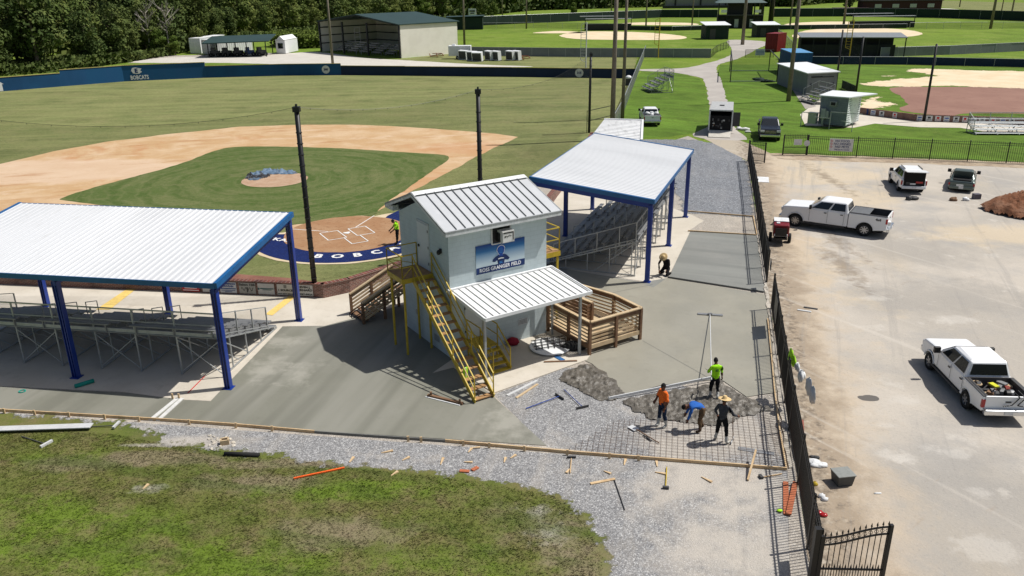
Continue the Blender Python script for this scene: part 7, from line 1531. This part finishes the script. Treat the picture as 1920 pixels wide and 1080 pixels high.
def hut(label, px, py, w, d, h, wm, rm, rzz=0, cat='hut'):
    t = thing('field_hut', label, cat, G(px, py), rzz); MB().box((0, d/2, h/2), (w, d, h)).build('wall', wm, t); MB().bar((0, -.6, h+.1), (0, d+.5, h+.7), w+.8, .15).build('roof', rm, t); MB().box((-w*.2, -.04, h*.4), (w*.25, .06, h*.75)).build('door', plast, t); return t
hut('small dark hut with a white roof left of the path head', 1344, 74, 6.2, 6, 3.6, gdk, rw); hut('open white roofed shelter right of the path head beside the hip roofed hut', 1438, 70, 6, 5, 3.2, darkm, rw)
redm = simple('container_red', (.19, .012, .016), .5, 0, .1, 1)
t = container('dark red container standing by the path head', G(1434, 97), G(1456, 98), 5, 3.8, redm, 'container'); 
t = thing('grey_dustbin', 'grey box at the foot of the grey mesh fence near the blue container', 'box', G(1472, 111)); MB().box((0, 0, .8), (1.6, 1, 1.6)).build('box', galv, t); MB().box((0, 0, 1.65), (1.7, 1.1, .1)).build('lid', plast, t)
for px, py, w, lb in ((1140, 57, 15, 'left far bleachers with a pale roof in the left green field'), (1655, 52, 20, 'right far bleachers with a pale rail behind the sandy infield')):
    t = thing('far_bleacher', lb, 'bleachers', G(px, py), 0, 'far bleachers'); MB().box((0, 1, 1.0), (w, 3, 2)).build('seats', darkm, t); MB().box((0, 0, 3.6), (w, 1.5, .2)).box((-w*.2, 3, 4.3), (w*.8, 1.5, .2)).build('rail_roof', simple('pale_rail', (.42, .44, .44), .6), t); MB().box((-w/2, 0, 2), (.2, .2, 3.6)).box((w/2, 0, 2), (.2, .2, 3.6)).build('post', darkm, t)
t = thing('maroon_building', 'low maroon building with pale windows beyond the right dark green fence', 'building', G(1665, 24)); MB().box((6, 3, 2.5), (36, 6, 5)).box((-17, 1, 1.2), (14, 8, 2.4)).build('wall', simple('maroon', (.05, .016, .016), .7), t); MB().box((6, 3, 5.3), (37, 7, .5)).build('roof', plast, t); 
for i in range(4): MB().box((-5+i*8, -.1, 3), (3, .2, 1.6)).build('window', galv, t)
t = thing('long_grey_rolling_stock', 'long grey low stand beyond the left dark green fence', 'grandstand', G(1246, 16)); MB().box((22, 3, 2.8), (42, 5, 3.6)).build('wall', simple('stock_grey', (.20, .20, .20), .7), t); MB().box((22, -.2, .8), (46, 2, 1.2)).build('base', darkm, t)
for i in range(3): MB().box((6+i*14, .3, 3), (.8, .3, 3.6)).build('divider', darkm, t)
for q, lb in (((1081, 10), 'small white car far off at the top, left of two'), ((1128, 10), 'small white car far off at the top, right of two')):
    t = thing('distant_car', lb, 'car', G(*q), .2, 'far white cars'); MB().box((0, 0, .8), (5, 2, .9)).build('body', white, t, bevel=.1); MB().box((-.3, 0, 1.4), (2.6, 1.8, .6)).build('cabin', glass, t, bevel=.1)

# ------------------------------------------------------------------ trees
def leafmat(name, a, b, c):
    M = Mat(name, a, .8, 0, .15)
    oi = M.n.new('ShaderNodeObjectInfo'); M.mix(M.rng(oi.outputs['Random'], 0, 1), b, .6)
    M.lay(c, .45, .5, .68, .85, 4, seed=1).lay(tuple(x*.45 for x in a), 1.1, .5, .7, .7, 4, seed=3)
    return M.done()
lm = [leafmat('leaf_dark', (.052, .082, .021), (.095, .12, .028), (.15, .175, .045)), leafmat('leaf_mid', (.085, .125, .028), (.15, .17, .04), (.20, .22, .055)), leafmat('leaf_bright', (.075, .12, .018), (.10, .15, .022), (.15, .18, .04))]
bark = simple('bark', (.12, .095, .07), .9, 0, .2, 4)
def crown_mb(rs, R, H0, H, n, lf=.42):
    mb = MB(); lobes = []
    for i in range(13):
        a = rs.random()*2*math.pi; rr = R*rs.uniform(.15, .68); z = H0+(H-H0)*rs.uniform(.18, .82); s = R*rs.uniform(.34, .52)*(1.1-.4*(z-H0)/(H-H0)); lobes.append((rr*math.cos(a), rr*math.sin(a), z, s, s*rs.uniform(.65, .9)))
    lobes.append((0, 0, H-R*.4, R*.5, R*.4)); lobes.append((0, 0, (H+H0)/2, R*.62, (H-H0)*.36))
    tot = sum(l[3]**2 for l in lobes)
    for l in lobes:
        for _ in range(int(n*l[3]**2/tot)):
            th = rs.random()*2*math.pi; u = rs.uniform(-1, 1); q = math.sqrt(1-u*u); k = rs.uniform(.72, 1.06)
            d = Vector((q*math.cos(th), q*math.sin(th), u)); c = Vector((l[0]+d.x*l[3]*k, l[1]+d.y*l[3]*k, l[2]+d.z*l[4]*k))
            nn = (d+Vector((rs.uniform(-.9, .9), rs.uniform(-.9, .9), rs.uniform(-.5, 1.0)))).normalized(); x = nn.orthogonal().normalized(); y = nn.cross(x); s = lf*rs.uniform(.5, 1.15); a = rs.random()*3
            x, y = x*math.cos(a)+y*math.sin(a), y*math.cos(a)-x*math.sin(a)
            mb.add([c-x*s, c-y*s*.6, c+x*s, c+y*s*.6], [(0, 1, 2, 3)])
    return mb
def tree_proto(seed, R, H, mat, n=3600, lf=.42, H0=None):
    rs = random.Random(seed); H0 = H*.04 if H0 is None else H0; t = thing('tree', 'tree', 'tree', (0, 0, 0))
    tk = MB(); tk.tube((0, 0, 0), (.2, .1, H*.35), .38, 8, 0, .26).tube((.2, .1, H*.35), (0, .3, H*.8), .26, 7, 0, .08)
    for i in range(7):
        a = i*.9+rs.random(); z = H*(.25+.07*i); tk.tube((.15, .1, z), (R*.6*math.cos(a), R*.6*math.sin(a), z+H*.18), .14, 6, 0, .04)
    tk.build('trunk', bark, t); crown_mb(rs, R, H0, H, n, lf).build('crown', mat, t); return t
protos = [tree_proto(1, 5.2, 14.5, lm[0]), tree_proto(2, 5.0, 15.2, lm[0]), tree_proto(3, 5.0, 13.5, lm[1]), tree_proto(4, 4.6, 14.5, lm[1]), tree_proto(5, 4.2, 12, lm[2]), tree_proto(6, 5.4, 14, lm[0])]
usedp = set()
def put_tree(k, p, s, lb, grp='trees of the wood'):
    rz_ = rt_rnd.random()*6.28
    if k not in usedp: usedp.add(k); t = protos[k]; t.location = p; t.rotation_euler = (0, 0, rz_); t['label'] = lb; t['group'] = grp
    else: t = dup(protos[k], p, rz_, lb, grp)
    t.scale = (s*rt_rnd.uniform(.92, 1.1), s*rt_rnd.uniform(.92, 1.1), s)
rt_rnd = random.Random(21)
front = [G(*q) for q in ((-330, 200), (-60, 150), (110, 137), (240, 118), (330, 102), (430, 78), (560, 66), (700, 52), (850, 38))]
def row(off, pts):
    out = []
    for i, p in enumerate(pts):
        a = pts[max(0, i-1)]; b = pts[min(len(pts)-1, i+1)]; d = (b-a).normalized(); n = Vector((-d.y, d.x, 0)); out.append(p+n*off)
    return out
lbs = {0: 'dark green dense tree in the front of the wood behind the blue fence', 1: 'dark green dense tree deeper in the wood behind the blue fence', 2: 'mid green tree in the wood behind the carport and the metal barn'}
nt_ = 0
for ri, off in enumerate((5, 14, 24, 35, 47, 60)):
    R_ = along(row(off, front), 9.6 if ri < 2 else 11)
    for i, p in enumerate(R_):
        p = p+Vector((rt_rnd.uniform(-2.2, 2.2), rt_rnd.uniform(-2.2, 2.2), 0)); fr_ = i/len(R_)
        k = rt_rnd.choice((0, 1, 5, 0, 1, 2)) if fr_ < .42 else rt_rnd.choice((2, 3, 3, 1, 4, 2)); s = rt_rnd.uniform(.7, 1.18)*(1 if fr_ < .5 else .98)
        lb = lbs[0] if (ri == 0 and fr_ < .42) else lbs[1] if fr_ < .42 else lbs[2]
        put_tree(k, p, s*(.84 if ri == 0 and fr_ > .4 else 1), lb if lb != lbs[0] else '%s from the left of the dark green trees at the front of the wood' % ORD[i], {lbs[0]: 'front trees of the wood', lbs[1]: 'inner trees of the wood', lbs[2]: 'trees behind the carport and barn'}[lb]); nt_ += 1
print('trees', nt_)
for i, (q, s, k) in enumerate((((300, 104), .5, 4), ((330, 104), .38, 4), ((370, 98), .45, 2), ((412, 88), .4, 2), ((1592, 23), 1.0, 1), ((1622, 23), 1.1, 0), ((1640, 22), .9, 2), ((1075, 30), .5, 4), ((905, 33), .6, 2), ((925, 32), .55, 4))):
    put_tree(k, G(*q), s, ['bright bushy tree at the wood edge behind the blue fence, left of the dead tree', 'small bright bush at the wood edge right of the dead tree', 'dense bush behind the white shipping container', 'dense bush behind the carport roof', 'left tree of the dark clump at the top right', 'middle tree of the dark clump at the top right', 'right tree of the dark clump at the top right', 'small bright tree at the top centre beyond the far fence', 'left bush beyond the scoreboard', 'right bush beyond the scoreboard'][i], 'single trees')
dead = simple('dead_wood', (.36, .33, .28), .9)
for q, lb, sd_ in (((283, 104), 'pale leafless dead tree at the edge of the wood, left of two', 3), ((318, 100), 'pale leafless dead tree among the green crowns, right of two', 9)):
    rs = random.Random(sd_); t = thing('dead_tree', lb, 'tree', G(*q), 0, 'dead trees'); tk = MB(); br_m = MB()
    tk.tube((0, 0, 0), (.3, 0, 10), .2, 7, 0, .06)
    for i in range(14):
        z = 4.2+i*.42; a = rs.random()*6.28; L = rs.uniform(1.8, 3.6); e = Vector((.1+L*math.cos(a), L*math.sin(a), z+L*.8)); br_m.tube((.1, 0, z), e, .1, 5, 0, .04)
        for j in range(4): br_m.tube(Vector((.1, 0, z)).lerp(e, .4+.15*j), e+Vector((rs.uniform(-1, 1), rs.uniform(-1, 1), rs.uniform(.2, 1.2))), .045, 4, 0, .02)
    tk.build('trunk', dead, t); br_m.build('branch', dead, t)
# cane thicket, far wood
def thicket(name, label, pts, H, n, mat, lf, w=8, seed=1, cat='thicket'):
    rs = random.Random(seed); mb = MB()
    for _ in range(n):
        t_ = rs.random()*(len(pts)-1); i = int(t_); p = pts[i].lerp(pts[i+1], t_-i)+Vector((rs.uniform(-1, 1), rs.uniform(0, w), 0)); hh_ = H*(.75+.4*mnoise.noise(p*.08))*(1+.25*mnoise.noise(p*.3)); k = rs.random()**.6
        c = p+Vector((0, 0, hh_*k)); nn = Vector((rs.uniform(-1, 1), rs.uniform(-1.2, .6), rs.uniform(-.2, 1))).normalized(); x = nn.orthogonal().normalized(); y = nn.cross(x); s = lf*rs.uniform(.5, 1.2)
        mb.add([c-x*s, c-y*s*.7, c+x*s, c+y*s*.7], [(0, 1, 2, 3)])
    o = mb.build(name, mat); tag(o, label, cat, None, 'stuff'); return o
thicket('cane_thicket', 'bright green cane thicket left of the metal barn', [G(508, 88), G(560, 92), G(604, 90)], 4.6, 9000, leafmat('leaf_cane', (.09, .13, .02), (.12, .16, .025), (.15, .19, .04)), .4, 12, 4)
thicket('undergrowth', 'dense undergrowth along the foot of the wood behind the blue fence', [p+Vector((0, 2.5, 0)) for p in front], 2.6, 12000, lm[0], .5, 14, 5)
thicket('undergrowth', 'dense undergrowth filling the wood behind the carport and barn', [p+Vector((-8, 14, 0)) for p in front[2:]], 9.5, 22000, lm[1], .7, 40, 6)
thicket('far_wood', 'distant dark wood along the top of the left green fields', [G(780, 42), G(860, 34), G(920, 29), G(1000, 20), G(1100, 17), G(1250, 13), G(1420, 12), G(1500, 13)], 12, 26000, lm[0], 1.5, 45, 7, 'wood')
thicket('far_wood', 'distant dark wood along the top of the right fields', [G(1490, 13), G(1560, 6), G(1600, 5), G(1700, -6), G(1900, -16), G(2200, -18)], 11, 14000, lm[0], 1.5, 45, 8, 'wood')

# ------------------------------------------------------------------ grass tufts on the front lawn
def tufts(name, label, poly, n, mat, seed=3, hh=.07):
    rs = random.Random(seed); poly = [Vector((p.x, p.y, 0)) for p in poly]; x0 = min(p.x for p in poly); x1 = max(p.x for p in poly); y0 = min(p.y for p in poly); y1 = max(p.y for p in poly); vs = []; fs = []
    k = 0
    for _ in range(n):
        p = Vector((rs.uniform(x0, x1), rs.uniform(y0, y1), 0))
        if not inside(p, poly): continue
        w = mnoise.noise(p*.9)+.6*mnoise.noise(p*2.7)
        for _b in range(3):
            a = rs.random()*6.28; h = hh*rs.uniform(.4, 1.5)*(1+.7*w); r = rs.uniform(.01, .05); q = p+Vector((r*math.cos(a*3), r*math.sin(a*3), .012)); dx = Vector((math.cos(a), math.sin(a), 0))*.014; t_ = Vector((math.sin(a*2), math.cos(a*1.3), 0))*h*1.8
            vs += [q-dx, q+dx, q+t_+Vector((0, 0, h))]; fs.append((k, k+1, k+2)); k += 3
    mb = MB(); mb.v = [tuple(v) for v in vs]; mb.f = fs; mb.m = [0]*len(fs); me = bpy.data.meshes.new(name); me.from_pydata(mb.v, [], mb.f); me.materials.append(mat); o = bpy.data.objects.new(name, me); col.objects.link(o); tag(o, label, 'grass', None, 'stuff'); return o
Mt = Mat('tuft', (.10, .135, .028), .8, 0, .15); Mt.lay((.17, .15, .07), .9, .45, .6, .85, 6, .7, seed=3).lay((.14, .19, .03), .5, .5, .65, .7, 4, seed=5).lay((.05, .085, .015), 6, .5, .65, .6, 4, seed=7)
tufts('grass_tufts', 'short uneven grass growing on the front lawn', PX([(-60, 800), (215, 815), (330, 836), (500, 856), (650, 876), (860, 898), (1040, 930), (1090, 965), (1130, 1045), (1125, 1130), (-60, 1130)]), 60000, g_lawn, hh=.035)
